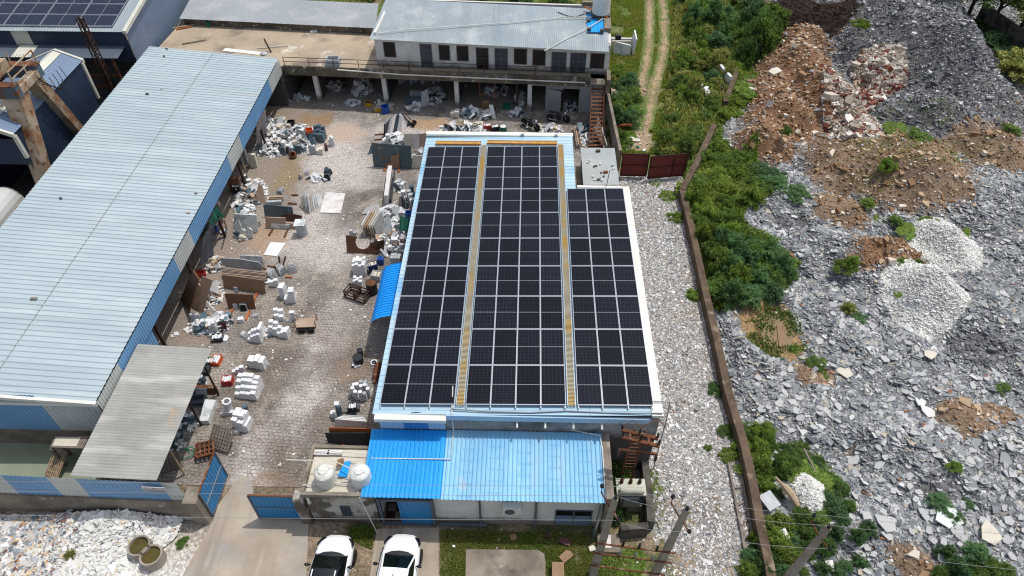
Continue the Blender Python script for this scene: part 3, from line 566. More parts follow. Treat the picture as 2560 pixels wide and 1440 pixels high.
m = MB(); c = (p[0]+p[2])/2; m.prism([c+(q-c)*.72+V((-.12, 0, .004)) for q in p], (0, 0, .02)); m.build('pale_sheet', 'marble_cream', t)
def pallet(c, M, w, d, lb, mt='wood_pale', n1=7, n2=6, name='wooden_pallet', g=None):
    m = MB(); c = V(c)
    for k in range(n1): x = -w/2+w*k/(n1-1); m.box(c+M @ V((x, 0, .04)), (.07, d, .025), M)
    for k in range(n2): y = -d/2+d*k/(n2-1); m.box(c+M @ V((0, y, 0)), (w, .07, .05), M)
    for k in range(n1): x = -w/2+w*k/(n1-1); m.box(c+M @ V((x, 0, -.04)), (.07, d, .025), M)
    return tag(m.build(name, mt), lb, 'pallet', g)
pallet(at(140, 1158, .8), Matrix.Rotation(R(-12), 3, 'Z') @ Matrix.Rotation(R(28), 3, 'X') @ Matrix.Rotation(R(-22), 3, 'Y'), 1.0, 1.3, 'pale wooden lattice crate side standing in the green pool')
# ---- back building (turned three degrees)
BA = R(-3.0); e1 = V((math.cos(BA), math.sin(BA), 0)); e2 = V((-math.sin(BA), math.cos(BA), 0)); B0 = V((-13.6, 33.9, 0))
def bb(x, y, z): return B0+e1*x+e2*y+V((0, 0, z))
def lb_(p): q = V(p)-B0; return q.dot(e1), q.dot(e2), q.z
b = thing('two_storey_building', 'long two-storey building with open store bays below and rooms on its terrace', 'building', B0+e1*13, BA)
def LB(m, x0, x1, y0, y1, z0, z1): m.bx(x0-13, x1-13, y0, y1, z0, z1)
def lbuild(m, n, mt, par=b): return m.build(n, mt, par, local=True)
m = MB(); LB(m, -11.4, 26.6, 0, 7, 2.95, 3.3); lbuild(m, 'terrace_slab', 'terrace')
m = MB(); LB(m, .2, 25.3, -.12, -.004, 2.62, 3.42); lbuild(m, 'parapet', 'parapet')
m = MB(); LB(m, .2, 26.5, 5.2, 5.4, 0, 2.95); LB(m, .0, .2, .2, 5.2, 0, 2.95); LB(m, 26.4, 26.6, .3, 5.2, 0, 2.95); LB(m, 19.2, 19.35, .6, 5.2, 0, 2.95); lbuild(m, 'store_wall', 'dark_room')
pt = 0
for px in (795, 966, 1145, 1322):
    q = lb_(at(px, 266 if px < 1300 else 290)); m = MB(); LB(m, q[0]-.17, q[0]+.17, .15, .5, 0, 2.95); lbuild(m, 'pillar', 'plaster')
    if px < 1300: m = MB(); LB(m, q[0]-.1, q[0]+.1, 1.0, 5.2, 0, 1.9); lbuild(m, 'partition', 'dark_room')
# upper rooms
xa = lb_(atp(945, 165, bb(0, .72, 3.3), e2))[0]
m = MB(); LB(m, xa, 26.6, .72, .9, 3.3, 5.76); LB(m, xa, xa+.18, .9, 7, 3.3, 6.05); LB(m, 26.4, 26.6, .9, 7.2, 3.3, 5.85); LB(m, xa, 26.6, 7, 7.2, 3.3, 6.1); lbuild(m, 'room_wall', 'plaster_up')
def wrect(px0, py0, px1, py1):
    a = lb_(atp(px0, py0, bb(0, .72, 0), e2)); c = lb_(atp(px1, py1, bb(0, .72, 0), e2)); return a[0], c[0], max(c[2], 3.32), a[2]
for q in ((958, 106, 990, 142), (1097, 113, 1125, 150), (1142, 115, 1171, 152), (1286, 122, 1316, 160), (1333, 125, 1362, 163), (1478, 134, 1508, 171)):
    x0, x1, z0, z1 = wrect(*q); m = MB(); LB(m, x0-.05, x1+.05, .69, .717, z0-.05, z0); LB(m, x0-.05, x1+.05, .69, .717, z1, z1+.05); LB(m, x0-.05, x0, .69, .717, z0, z1); LB(m, x1, x1+.05, .69, .717, z0, z1); w = lbuild(m, 'window', 'wood_grey')
    m = MB(); LB(m, x0, x1, .7, .717, z0, z1); k = z0+.08
    while k < z1: LB(m, x0+.03, (x0+x1)/2-.02, .685, .699, k, k+.05); LB(m, (x0+x1)/2+.02, x1-.03, .685, .699, k, k+.05); k += .1
    lbuild(m, 'shutter', 'shutter', w)
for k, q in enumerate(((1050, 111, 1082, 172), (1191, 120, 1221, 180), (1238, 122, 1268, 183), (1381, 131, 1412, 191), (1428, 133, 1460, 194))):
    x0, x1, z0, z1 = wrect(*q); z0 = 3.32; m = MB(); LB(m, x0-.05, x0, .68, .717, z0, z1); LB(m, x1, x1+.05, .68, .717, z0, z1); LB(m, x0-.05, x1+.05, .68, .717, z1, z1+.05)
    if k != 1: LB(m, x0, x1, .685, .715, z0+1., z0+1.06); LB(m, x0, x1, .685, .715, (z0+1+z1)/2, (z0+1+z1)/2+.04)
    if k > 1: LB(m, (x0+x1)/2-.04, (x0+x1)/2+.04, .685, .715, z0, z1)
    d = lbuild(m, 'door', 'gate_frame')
    m = MB(); LB(m, x0, x1, .7, .714, z0, z1); dl = lbuild(m, 'door_leaf' if k != 1 else 'doorway_shade_panel', 'glass_grey' if k != 1 else 'glass_dark', d)  # second one stands open: a dark panel paints the shade inside it
f0, f1 = lb_(at(923, 98, 5.78)), lb_(at(1522, 131, 5.72)); g0, g1 = lb_(at(953, -3, 6.15)), lb_(at(1512, 26, 6.1))
O_ = V((f0[0], f0[1], 5.78)); m = MB(); m.sheet(O_-V((13, 0, 0)), (f1[0]-f0[0], f1[1]-f0[1], -.02), (0, g0[1]-f0[1], .38), .15, .025, 'sine', nrm=(0, 0, 1)); lbuild(m, 'upper_roof', 'house_roof')
m = MB(); LB(m, 26.05, 26.6, 2.6, 7.2, 5.85, 6.25); LB(m, 24.3, 26.05, 7.0, 7.3, 6.05, 6.4); lbuild(m, 'roof_parapet', 'concrete')
# terrace railing and drain pipe
m = MB(); x = .3
while x < 25.2: LB(m, x-.02, x+.02, .02, .06, 3.3, 4.1); x += 2.05
for z in (3.72, 4.08): LB(m, .25, 25.2, .02, .06, z, z+.035)
lbuild(m, 'railing', 'rust_dark')
m = MB(); m.tube([(4.7-13, -.2, 3.3), (10-13, -.22, 3.1), (24.8-13, -.22, 3.02), (24.9-13, -.22, 2.75)], .055, 8); lbuild(m, 'drain_pipe', 'pipe_white')
# metal store front at the right end
def shx(px, py): return lb_(atp(px, py, bb(0, .35, 0), e2))
x0 = shx(1326, 225)[0]; x1 = shx(1365, 225)[0]; x2 = shx(1408, 235)[0]; x3 = shx(1448, 235)[0]; x4 = 26.3
m = MB()
for s0, s1, z0, z1 in ((x0, x1, 2.25, 2.92), (x1, x2, 1.95, 2.92), (x2, x3, 2.1, 2.92), (x3, x4, 0, 2.92)): m.sheet((s0-13+.01, .36, z0), (s1-s0-.02, 0, 0), (0, 0, z1-z0), .09, .015, 'sine', nrm=(0, -1, 0))
lbuild(m, 'store_cladding', 'galv')
m = MB()
for s in (x0, x1, x2, x3): LB(m, s-.03, s+.03, .37, .43, 0, 2.92)
lbuild(m, 'store_frame', 'rust_dark')
m = MB(); m.sheet((x1-13-.02, .34, .05), (x2-x1-.15, -.25, 0), (0, 0, 1.95), .09, .015, 'sine', nrm=(0, -1, 0)); LB(m, x1, x2-.15, .1, .14, 1., 1.05); lbuild(m, 'store_door', 'galv')
q0 = lb_(at(1147, 215, 2.6))[0]; q1 = lb_(at(1316, 222, 2.6))[0]
m = MB(); LB(m, q0+.3, q1, .2, .26, 2.5, 2.58); [LB(m, s, s+.06, .2, .26, 0 if k < 2 else 1.2, 2.5) for k, s in enumerate((q0+(q1-q0)*.28, q0+(q1-q0)*.52))]; LB(m, q0+(q1-q0)*.28, q0+(q1-q0)*.52, .2, .26, 1.3, 1.35); lbuild(m, 'bay_frame', 'rust')
# staircase
t = thing('steel_staircase', 'rusty open steel staircase climbing to the terrace at the right end', 'staircase', at(1488, 366))
s0 = at(1472, 369); s1 = at(1506, 369); u0 = bb(0, -.15, 3.3); n_ = 17
top0 = atp(1480, 212, bb(0, -.1, 3.3), e2); top1 = atp(1508, 208, bb(0, -.1, 3.3), e2); top0.z = top1.z = 3.25
for A, T in ((s0, top0), (s1, top1)): m = MB(); m.beam(A, T, .06, .2); m.build('stringer', 'rust', t)
for k in range(n_):
    f = (k+.6)/n_; A = s0.lerp(top0, f); T = s1.lerp(top1, f); m = MB(); m.beam(A, T, .24, .03); m.build('tread', 'rust', t)
m = MB(); m.beam(s1+V((.05, 0, .9)), top1+V((.05, 0, .9)), .04); [m.beam(s1.lerp(top1, f)+V((.05, 0, 0)), s1.lerp(top1, f)+V((.05, 0, .9)), .035) for f in (.02, .33, .66, .98)]; m.build('handrail', 'rust_dark', t)
m = MB(); LB(m, 25.2, 26.7, -.9, .7, 3.18, 3.3); tag(m.build('stair_landing', 'concrete', b, local=True))
m = MB(); LB(m, 26.45, 26.75, -1.0, .6, 2.6, 3.75); m.build('landing_parapet', 'concrete', b, local=True)
wp = [at(1517, 235, 1.8), at(1526, 290, 1.8), at(1546, 366, 1.8)]
m = MB(); m.prism([V((wp[0].x, wp[0].y+.6, 0)), V((wp[2].x, wp[2].y-.5, 0)), V((wp[2].x, wp[2].y-.5, 1.8)), V((wp[0].x, wp[0].y+.6, 1.8))], (.22, 0, 0)); tag(m.build('compound_wall', 'concrete'), 'mossy concrete compound wall beside the rusty steel staircase', 'wall')
# things on the back roofs
b2 = thing('old_roof_building', 'older low building with a stained grey sheet roof behind the terrace', 'building', at(700, 60, 0))
p = [at(448, 47, 3.95), at(938, 71, 3.95), at(950, 5, 4.1), at(480, -12, 4.1)]
m = MB(); m.sheet(p[0], p[1]-p[0], (p[3]-p[0]), .15, .025, 'sine', nrm=(0, 0, 1)); m.build('roof_sheet', 'old_roof', b2)
m = MB(); a_ = p[0]+V((.2, .25, 0)); c_ = p[1]+V((0, .25, 0)); m.prism([V((a_.x, a_.y, 3.3)), V((c_.x, c_.y, 3.3)), c_-V((0, 0, .05)), a_-V((0, 0, .05))], (0, .2, 0)); m.build('wall', 'parapet', b2)
pt_ = [at(1466, 27, 6.2), at(1487, 28, 6.2), at(1512, 48, 6.16), at(1512, 83, 6.06), at(1470, 80, 6.06)]
m = MB(); m.sheet(at(1469, 82, 6.0)+V((0, 0, .06)), at(1511, 83, 6.0)-at(1469, 82, 6.0), at(1466, 30, 6.12)-at(1469, 82, 6.0), .3, .03, nrm=(0, 0, 1)); tag(m.build('loose_sheet', 'bright_blue'), 'loose bright blue sheet held by blocks on the upper roof corner', 'roof sheet')
for k, (px, py, w_) in enumerate(((1470, 33, 'far left corner'), (1472, 52, 'left edge'), (1498, 49, 'right side'), (1473, 73, 'near left corner'), (1505, 76, 'near right corner'))):
    p = at(px, py, 6.2); m = MB(); m.box(p, (.3, .22, .2), rz=U(-.3, .3)); tag(m.build('concrete_block', 'dark_concrete', origin=p-V((0, 0, .1))), f'grey block holding down the loose blue sheet at its {w_}', 'block', 'blocks on the loose blue sheet')
p = at(1502, 31, 6.35); t = water_tank(1502, 31, 6.4, .72, 1.7, 'tall white ribbed water tank standing on the corner of the two-storey roof', 'plastic_white')
m = MB(); m.bx(t.location.x-.75, t.location.x+.75, t.location.y-.6, t.location.y+.7, 5.9, 6.39); tag(m.build('tank_stand', 'dark_concrete'), 'dark concrete stand under the tall roof tank', 'stand')
m = MB(); m.tube([at(943, 83, 5.98), at(1010, 74, 6.06), at(1130, 66, 6.08), at(1280, 56, 6.1), at(1400, 43, 6.2), at(1508, 43, 6.25)], .04, 6); tag(m.build('long_pipe', 'pipe_white'), 'long white pipe lying across the upper corrugated roof', 'pipe')
m = MB(); m.tube([at(1508, 46, 6.25), at(1480, 64, 6.2), at(1420, 95, 5.95), at(1361, 127, 5.83)], .04, 6); tag(m.build('slanting_pipe', 'pipe_white'), 'white pipe slanting from the blue sheet to the roof eave', 'pipe')
m = MB(); m.tube([at(1394, 30, 6.15), at(1420, 40, 6.12), at(1440, 42, 6.12), at(1462, 34, 6.15)], .03, 5); tag(m.build('black_hose', 'cable_black'), 'black hose lying curved on the upper corrugated roof', 'hose')
m = MB(); m.beam(at(1462, 17, 6.45), at(1519, 44, 6.3), .12, .08); tag(m.build('timber', 'wood_orange'), 'brown timber lying beside the tall roof tank', 'timber')
# terrace odds and ends
def T_(px, py, z=3.31): return at(px, py, z)
t = thing('ceramic_sink', 'grey cistern box standing on the terrace edge by the railing', 'cistern', T_(835, 165))
p = T_(835, 163); m = MB(); [m.bx(p.x+x0, p.x+x1, p.y+y0, p.y+y1, 3.31, 3.95) for x0, x1, y0, y1 in ((-.55, .55, -.4, -.3), (-.55, .55, .3, .4), (-.55, -.45, -.3, .3), (.45, .55, -.3, .3))]; m.bx(p.x-.45, p.x+.45, p.y-.3, p.y+.3, 3.31, 3.4); m.build('basin', 'marble_grey', t)
m = MB(); m.lathe(T_(522, 66), [(.15, 0), (.19, .42), (.17, .42), (.14, .05), (0, .05)], 14); tag(m.build('bucket', 'tarp_green'), 'teal plastic bucket on the terrace by the old roof wall', 'bucket')
for a_, c_, r_, mt, lb in (((642, 121), (720, 113), .04, 'pipe_white', 'white pipe lying on the left of the terrace'), ((455, 110), (517, 99), .05, 'wood_grey', 'grey pole lying on the terrace behind the shed roof'), ((432, 70), (485, 62), .06, 'wood_pale', 'pale plank among scrap timber near the navy shed wall'), ((440, 74), (478, 66), .06, 'wood_orange', 'orange brown plank among scrap timber near the navy shed wall'), ((445, 66), (456, 52), .09, 'wood_grey', 'grey timber stub leaning by the navy shed wall')):
    m = MB(); m.tube([T_(*a_, 3.36), T_(*c_, 3.4)], r_, 6); tag(m.build('pole', mt), lb, 'pole')
m = MB(); m.tube([T_(678, 131, 3.3), T_(660, 97, 4.3)], .07, 6); tag(m.build('wooden_post', 'rust_dark'), 'dark leaning wooden post at the left end of the terrace railing', 'post')
m = MB(); p = T_(785, 80); m.box(p+V((0, 0, .08)), (.6, .35, .12), rz=.3); tag(m.build('white_block', 'marble', origin=p), 'white block lying on the terrace below the old roof', 'block')
m = MB(); m.lathe(T_(660, 136, 4.0), [(.3, 0), (.28, .1), (.15, .2), (0, .24)], 14); tag(m.build('basin', 'marble_grey'), 'upturned grey basin on the shed roof end beside the terrace', 'basin')
# ================================================================ ground and terrain
def pxscale(px, py):
    a = at(px, py); return 10/(at(px+10, py)-a).length, 10/(at(px, py-10)-a).length
def zell(cx, cy, rx, ry, z=0.):
    kx, ky = pxscale(cx, cy); p = at(cx, cy, z); return p.x, p.y, rx/kx, ry/ky
def emask(x, y, e, soft=.35, warp=.35, seed=1):
    cx, cy, rx, ry = e
    d = np.hypot((x-cx)/rx, (y-cy)/ry)+(fbm(x, y, .9/max(.6, min(rx, ry)), seed)-.5)*warp*2
    return 1-sst(d, 1-soft, 1+soft)
def inpoly(x, y, P):
    r = np.zeros(x.shape, bool); n = len(P)
    for i in range(n):
        x1, y1 = P[i][:2]; x2, y2 = P[(i+1) % n][:2]
        if y1 == y2: continue
        c = ((y1 > y) != (y2 > y)) & (x < (x2-x1)*(y-y1)/(y2-y1)+x1); r ^= c
    return r
def grid(name, x0, x1, y0, y1, s, hf, cf, m, smooth=True):
    nx, ny = int((x1-x0)/s)+1, int((y1-y0)/s)+1
    X_, Y_ = np.meshgrid(np.linspace(x0, x1, nx), np.linspace(y0, y1, ny)); X_ = X_.ravel(); Y_ = Y_.ravel()
    i = (np.arange(ny-1)[:, None]*nx+np.arange(nx-1)[None]).ravel(); F = np.c_[i, i+1, i+1+nx, i+nx]
    o = link(name, npmesh(name, np.c_[X_, Y_, hf(X_, Y_)], F, m, smooth, cf(X_, Y_))); return struct(o)
def lay(c, w, h): return c*(1-w[:, None])+lin(h)[None]*w[:, None]
# paved yard material: interlocking blocks modulated by the vertex colour
def pave():
    mt = MATS['yard']; n = mt.node_tree.nodes; L = mt.node_tree.links.new; bs = n['Principled BSDF']
    g = n.new('ShaderNodeNewGeometry'); mp = n.new('ShaderNodeMapping'); mp.inputs['Rotation'].default_value = (0, 0, R(4)); L(g.outputs['Position'], mp.inputs[0])
    nz = n.new('ShaderNodeTexNoise'); nz.inputs['Scale'].default_value = 2.5; L(g.outputs['Position'], nz.inputs['Vector'])
    br = n.new('ShaderNodeTexBrick'); nd_ = n.new('ShaderNodeTexNoise'); nd_.inputs['Scale'].default_value = 1.6; L(g.outputs['Position'], nd_.inputs['Vector']); va = n.new('ShaderNodeVectorMath'); va.operation = 'MULTIPLY_ADD'; L(nd_.outputs['Color'], va.inputs[0]); va.inputs[1].default_value = (.22, .22, 0); L(mp.outputs[0], va.inputs[2]); L(va.outputs[0], br.inputs['Vector'])
    for k, v in (('Scale', 1.), ('Mortar Size', .021), ('Mortar Smooth', .3), ('Bias', 0.), ('Brick Width', .25), ('Row Height', .2)): br.inputs[k].default_value = v
    br.offset = .5; br.inputs['Color1'].default_value = (1.16, 1.16, 1.16, 1); br.inputs['Color2'].default_value = (.72, .72, .72, 1); br.inputs['Mortar'].default_value = (.36, .34, .32, 1)
    vc = n.new('ShaderNodeVertexColor'); vc.layer_name = 'Col'
    mr = n.new('ShaderNodeMapRange'); L(nz.outputs[0], mr.inputs[0]); mr.inputs[1].default_value = .36; mr.inputs[2].default_value = .66; mr.inputs[3].default_value = .15; mr.inputs[4].default_value = .8
    mu = n.new('ShaderNodeMath'); mu.operation = 'MULTIPLY'; L(mr.outputs[0], mu.inputs[0]); L(vc.outputs['Alpha'], mu.inputs[1])
    mx = n.new('ShaderNodeMix'); mx.data_type = 'RGBA'; mx.blend_type = 'MULTIPLY'; L(mu.outputs[0], mx.inputs[0]); L(vc.outputs[0], mx.inputs[6]); L(br.outputs[0], mx.inputs[7])
    n2 = n.new('ShaderNodeTexNoise'); n2.inputs['Scale'].default_value = 9; n2.inputs['Detail'].default_value = 6; L(g.outputs['Position'], n2.inputs['Vector'])
    m2 = n.new('ShaderNodeMapRange'); L(n2.outputs[0], m2.inputs[0]); m2.inputs[1].default_value = .3; m2.inputs[2].default_value = .7; m2.inputs[3].default_value = .62; m2.inputs[4].default_value = 1.38
    m3 = n.new('ShaderNodeMix'); m3.data_type = 'RGBA'; m3.blend_type = 'MULTIPLY'; m3.inputs[0].default_value = 1; L(mx.outputs[2], m3.inputs[6]); L(m2.outputs[0], m3.inputs[7]); L(m3.outputs[2], bs.inputs['Base Color'])
    bp = n.new('ShaderNodeBump'); bp.inputs['Distance'].default_value = .012; L(br.outputs['Fac'], bp.inputs['Height']); bp.invert = True; L(bp.outputs[0], bs.inputs['Normal'])
    mt = MATS['terrain']; n = mt.node_tree.nodes; L = mt.node_tree.links.new; bs = n['Principled BSDF']; vc = [q for q in n if q.type == 'VERTEX_COLOR'][0]; g = [q for q in n if q.type == 'NEW_GEOMETRY'][0]
    prev = vc.outputs[0]
    for sc, lo, hi in ((6., .62, 1.4), (22., .6, 1.42)):
        n2 = n.new('ShaderNodeTexNoise'); n2.inputs['Scale'].default_value = sc; n2.inputs['Detail'].default_value = 5; L(g.outputs['Position'], n2.inputs['Vector'])
        m2 = n.new('ShaderNodeMapRange'); L(n2.outputs[0], m2.inputs[0]); m2.inputs[1].default_value = .32; m2.inputs[2].default_value = .68; m2.inputs[3].default_value = lo; m2.inputs[4].default_value = hi
        m3 = n.new('ShaderNodeMix'); m3.data_type = 'RGBA'; m3.blend_type = 'MULTIPLY'; m3.inputs[0].default_value = 1; L(prev, m3.inputs[6]); L(m2.outputs[0], m3.inputs[7]); prev = m3.outputs[2]
    L(prev, bs.inputs['Base Color'])
pave()
MUD = [((700, 440, 62, 45), '#8b7a5e'), ((660, 600, 75, 40), '#a08872'), ((745, 300, 90, 18), '#8d7254'), ((1085, 312, 75, 14), '#a58a6b'), ((690, 1215, 70, 28), '#84705a'), ((615, 1230, 60, 30), '#a3978a'), ((545, 545, 40, 60), '#9b8b7c'), ((520, 800, 60, 60), '#8d7f70'), ((850, 335, 60, 25), '#b5a190'), ((560, 650, 70, 60), '#95877b'), ((600, 440, 35, 60), '#9d9083'), ((880, 930, 40, 25), '#8f7a66')]
DUST = [(840, 350, 90, 60), (860, 430, 90, 60), (760, 560, 70, 40), (720, 600, 70, 35), (820, 620, 90, 45), (1000, 330, 90, 20), (590, 1190, 70, 40), (640, 1120, 40, 60), (760, 1000, 50, 80), (830, 820, 60, 60)]
def yard_c(x, y):
    n = len(x); c = np.tile(lin('#878079'), (n, 1)); al = np.ones(n)
    c = lay(c, sst(fbm(x, y, .35, 3), .42, .62)*.75, '#716860'); c = lay(c, sst(fbm(x, y, .8, 5), .52, .68)*.7, '#a79d91'); c = lay(c, sst(fbm(x, y, 1.7, 9), .55, .7)*.6, '#5f5850')
    for e in DUST: w = emask(x, y, zell(*e), .7, .7, 21)*.7; c = lay(c, w, '#c6beb7')
    for k, (e, h) in enumerate(MUD): w = emask(x, y, zell(*e), .35, .9, 31+k); c = lay(c, w*.92, h); al = al*(1-w*.95)
    w = (1-sst(y, 6, 15))*sst(x, -10.5, -8.5)*sst(fbm(x, y, .5, 77), .3, .55); c = lay(c, w*.6, '#7d7268')
    w = sst(-x, 11.5, 12.6)*sst(y, 3, 5); c = lay(c, w*.8, '#8d8176'); al = al*(1-w)
    w = sst(y, 33.2, 33.9); al = al*(1-w); c = lay(c, w*.7, '#8d867e')
    return np.c_[c, al]
_np = npmesh
def npmesh(name, v, f, m, smooth=False, col=None):
    if col is None or col.shape[1] == 3: return _np(name, v, f, m, smooth, col)
    me = _np(name, v, f, m, smooth, col[:, :3]); me.color_attributes['Col'].data.foreach_set('color', col.astype(np.float32).ravel()); return me
grid('paved_yard', -23.6, 12.9, -1.75, 39.2, .2, lambda x, y: 0*x, yard_c, 'yard')
def front_c(x, y):
    c = np.tile(lin('#8a7a66'), (len(x), 1)); c = lay(c, sst(fbm(x, y, .6, 4), .45, .6), '#6f6250')
    w = emask(x, y, (-13.5, -6.5, 6, 3.2), .4, .3, 8); c = lay(c, w*.9, '#c2beb7')
    w = sst(x, 3.0, 3.4)*(1-sst(x, 13., 14))*sst(fbm(x, y, .5, 6), .25, .42); c = lay(c, w, '#4c5230')
    w = sst(fbm(x, y, .9, 16), .6, .68)*sst(x, 3, 4); c = lay(c, w, '#74684a')
    w = emask(x, y, zell(905, 1330, 40, 30), .4, .3, 3); c = lay(c, w, '#3f4a26')
    return c
grid('front_ground', -40, 16.2, -22, -1.76, .25, lambda x, y: 0*x-.02, front_c, 'terrain')
def sheetp(name, pts, z, m):
    mb = MB(); mb.prism([V((p[0], p[1], z-.1)) for p in pts], (0, 0, .1)); return struct(mb.build(name, m))
dr = [at(px, py) for px, py in ((450, 1450), (300, 1800), (760, 1800), (766, 1440), (771, 1322), (772, 1298), (645, 1298), (628, 1200), (600, 1190), (545, 1262), (534, 1300))]
sheetp('entrance_driveway', dr, .004, 'pale_concrete')
dr2 = [at(px, py) for px, py in ((942, 1322), (925, 1440), (880, 1800), (1110, 1800), (1096, 1440), (1097, 1320))]
sheetp('parking_slab', dr2, .006, 'pale_concrete')
pd = [at(px, py) for px, py in ((1165, 1374), (1345, 1376), (1360, 1385), (1364, 1405), (1364, 1700), (1160, 1700))]
sheetp('concrete_pad', pd, .06, 'concrete')
# -- open land to the right
WPX = [(1905, 1445), (1880, 1327), (1860, 1210), (1840, 1120), (1803, 993), (1780, 880), (1753, 763), (1717, 590), (1694, 492), (1735, 415), (1775, 330), (1802, 275), (1843, 165), (1880, 90), (1912, 0)]
WALL = [at(*q) for q in WPX]; WALL.insert(0, V((16.3, -13, 0))); WALL.append(V((36, 70, 0)))
wy = np.array([p.y for p in WALL]); wx = np.array([p.x for p in WALL])
def wallx(y): return np.interp(y, wy, wx)
ZD = [zell(*q, 1.) for q in ((2300, 130, 190, 130), (2180, 60, 130, 70), (2380, 190, 120, 95), (2250, 280, 140, 50), (2370, 60, 70, 45), (2330, 300, 100, 30), (2470, 860, 80, 30), (2370, 1210, 50, 30), (1990, 545, 45, 20))]
ZB = [zell(*q, .6) for q in ((2010, 115, 80, 35), (1990, 180, 110, 50), (1925, 240, 70, 45), (2040, 230, 70, 50), (1960, 300, 100, 50), (1905, 360, 75, 42), (2220, 640, 100, 42), (1960, 130, 50, 30))]
ZK = [zell(*q, .6) for q in ((2220, 390, 200, 60), (2400, 330, 150, 48), (2120, 430, 95, 50), (2260, 470, 130, 60), (2100, 525, 70, 40), (2550, 250, 60, 30), (2470, 375, 100, 40), (2320, 450, 105, 55), (2290, 1400, 55, 50), (2040, 930, 50, 28), (2500, 390, 90, 30), (2410, 1040, 70, 40), (1920, 770, 60, 45), (2500, 1030, 50, 25), (2130, 1120, 10, 8))]
ZW = [zell(*q, .5) for q in ((2360, 610, 88, 52), (2305, 740, 100, 66), (2022, 1225, 62, 78))]
ZT = [zell(2015, 40, 110, 50, .6)]; ZX = [zell(*q, .8) for q in ((2190, 190, 50, 32), (2120, 245, 65, 35), (2130, 320, 45, 42))]
ZM = [zell(1925, 835, 85, 75)]
BUMPS = [(e, h) for e, h in zip(ZD, (3.2, 2.2, 2.6, 1.7, 2., 1.1))]+[(e, h) for e, h in zip(ZB, (2.6, 2.5, 1.8, 1.9, 2.1, 1.8, 1.2, 1.1))]+[(e, h) for e, h in zip(ZK, (1.7, 1.5, 1.4, 1.7, .9, .6, 1., 1.2, .5, .2, .7, .4, .1))]+[(e, h) for e, h in zip(ZW, (1.8, 2.3, .9))]+[(e, .9) for e in ZX]+[(zell(1885, 890, 65, 55), .9), (zell(2480, 480, 160, 80, .5), 1.), (zell(2130, 620, 140, 70, .5), .8), (zell(2200, 1080, 200, 120, .3), .7), (zell(2480, 820, 120, 140, .3), .8), (zell(1970, 480, 110, 60, .4), .8)]
def field_h(x, y):
    d = x-wallx(y); on = sst(d, .3, 1.6); h = .25*on
    for e, q in BUMPS:
        r_ = np.hypot((x-e[0])/(e[2]*1.25), (y-e[1])/(e[3]*1.25)); h = h+q*on*(1-sst(r_, 0, 1))**1.15
    h = h+on*(fbm(x, y, .3, 12)-.5)*1.7+on*(fbm(x, y, 1.1, 13)-.5)*.5
    for e in ZM: w = emask(x, y, e, .35, .3, 5); h = h*(1-w)+.12*w
    return np.where(d < .25, (fbm(x, y, .8, 14)-.5)*.08-.03, np.maximum(h, .02))
def zone(x, y):
    d = x-wallx(y); inside = d > .3
    Z = {k: np.zeros(len(x)) for k in 'dbkwxtm'}
    for k, L_, so_ in (('k', ZK, .35), ('b', ZB, .3), ('d', ZD, .25), ('t', ZT, .25), ('x', ZX, .25), ('w', ZW, .16), ('m', ZM, .25)):
        for i, e in enumerate(L_): Z[k] = np.maximum(Z[k], emask(x, y, e, so_, .35, 40+i))
        Z[k] *= inside
        for j in Z:
            if j != k and k in 'wxm': Z[j] = Z[j]*(1-Z[k])
    Z['d'] *= 1-np.maximum(Z['t'], Z['x']); Z['k'] *= 1-np.maximum(Z['d'], Z['b'])
    Z['g'] = ((d < .3) & (y > 24.3)) | (y > 62)
    Z['lane'] = (d < .3) & (y <= 24.3)
    return Z
TRK = ((1624, 0), (1625, 60), (1622, 110), (1615, 165), (1600, 215), (1594, 262), (1583, 330), (1575, 370)), ((1657, 0), (1660, 50), (1662, 100), (1655, 150), (1640, 200), (1628, 250), (1617, 320), (1606, 375))
tw = [np.array([at(*q)[:2] for q in t])[::-1] for t in TRK]
def dtrack(x, y):
    d = np.full(len(x), 9.)
    for t in tw: d = np.minimum(d, np.abs(x-np.interp(y, t[:, 1], t[:, 0]))+np.where((y < t[:, 1].min()-.3), 5, 0))
    return d
def field_c(x, y):
    Z = zone(x, y); n = len(x); c = np.tile(lin('#6b6c6d'), (n, 1)); c = lay(c, sst(fbm(x, y, .5, 7), .5, .65)*.6, '#555656')
    nn = fbm(x, y, .7, 9)
    for k, h, h2 in (('k', '#7e6a56', '#655547'), ('b', '#7f5e45', '#624935'), ('d', '#6b6967', '#575655'), ('t', '#5a4a40', '#453831'), ('x', '#7d6c5b', '#65503f'), ('w', '#cfcdc8', '#bdbab3'), ('m', '#8d7453', '#7a6347')):
        w = np.clip(Z[k]*1.5, 0, 1); c = lay(c, w, h); c = lay(c, w*sst(nn, .45, .6)*.8, h2)
    w = Z['g'].astype(float); c = lay(c, w, '#56672f'); c = lay(c, w*sst(fbm(x, y, .25, 15), .45, .6), '#6c7040'); c = lay(c, w*sst(fbm(x, y, .4, 18), .6, .68), '#7c6f58')
    w = Z['lane'].astype(float); c = lay(c, w, '#9d9891'); c = lay(c, w*sst(fbm(x, y, .6, 19), .52, .66), '#908271')
    tr = (1-sst(dtrack(x, y)+(fbm(x, y, 1.2, 20)-.5)*.5, .12, .34))*(y > 25); c = lay(c, tr*sst(fbm(x, y, .9, 27), .2, .45), '#a08a6e'); c = lay(c, tr*sst(fbm(x, y, 1., 22), .5, .62)*.7, '#8b755b')
    w = emask(x, y, zell(1590, 350, 40, 26), .4, .4, 24); c = lay(c, w, '#9b866c')
    w = emask(x, y, zell(1570, 455, 50, 12), .4, .4, 24); c = lay(c, w, '#96806a')
    return c
grid('terrain', 12.92, 76, -17, 84, .3, field_h, field_c, 'terrain')
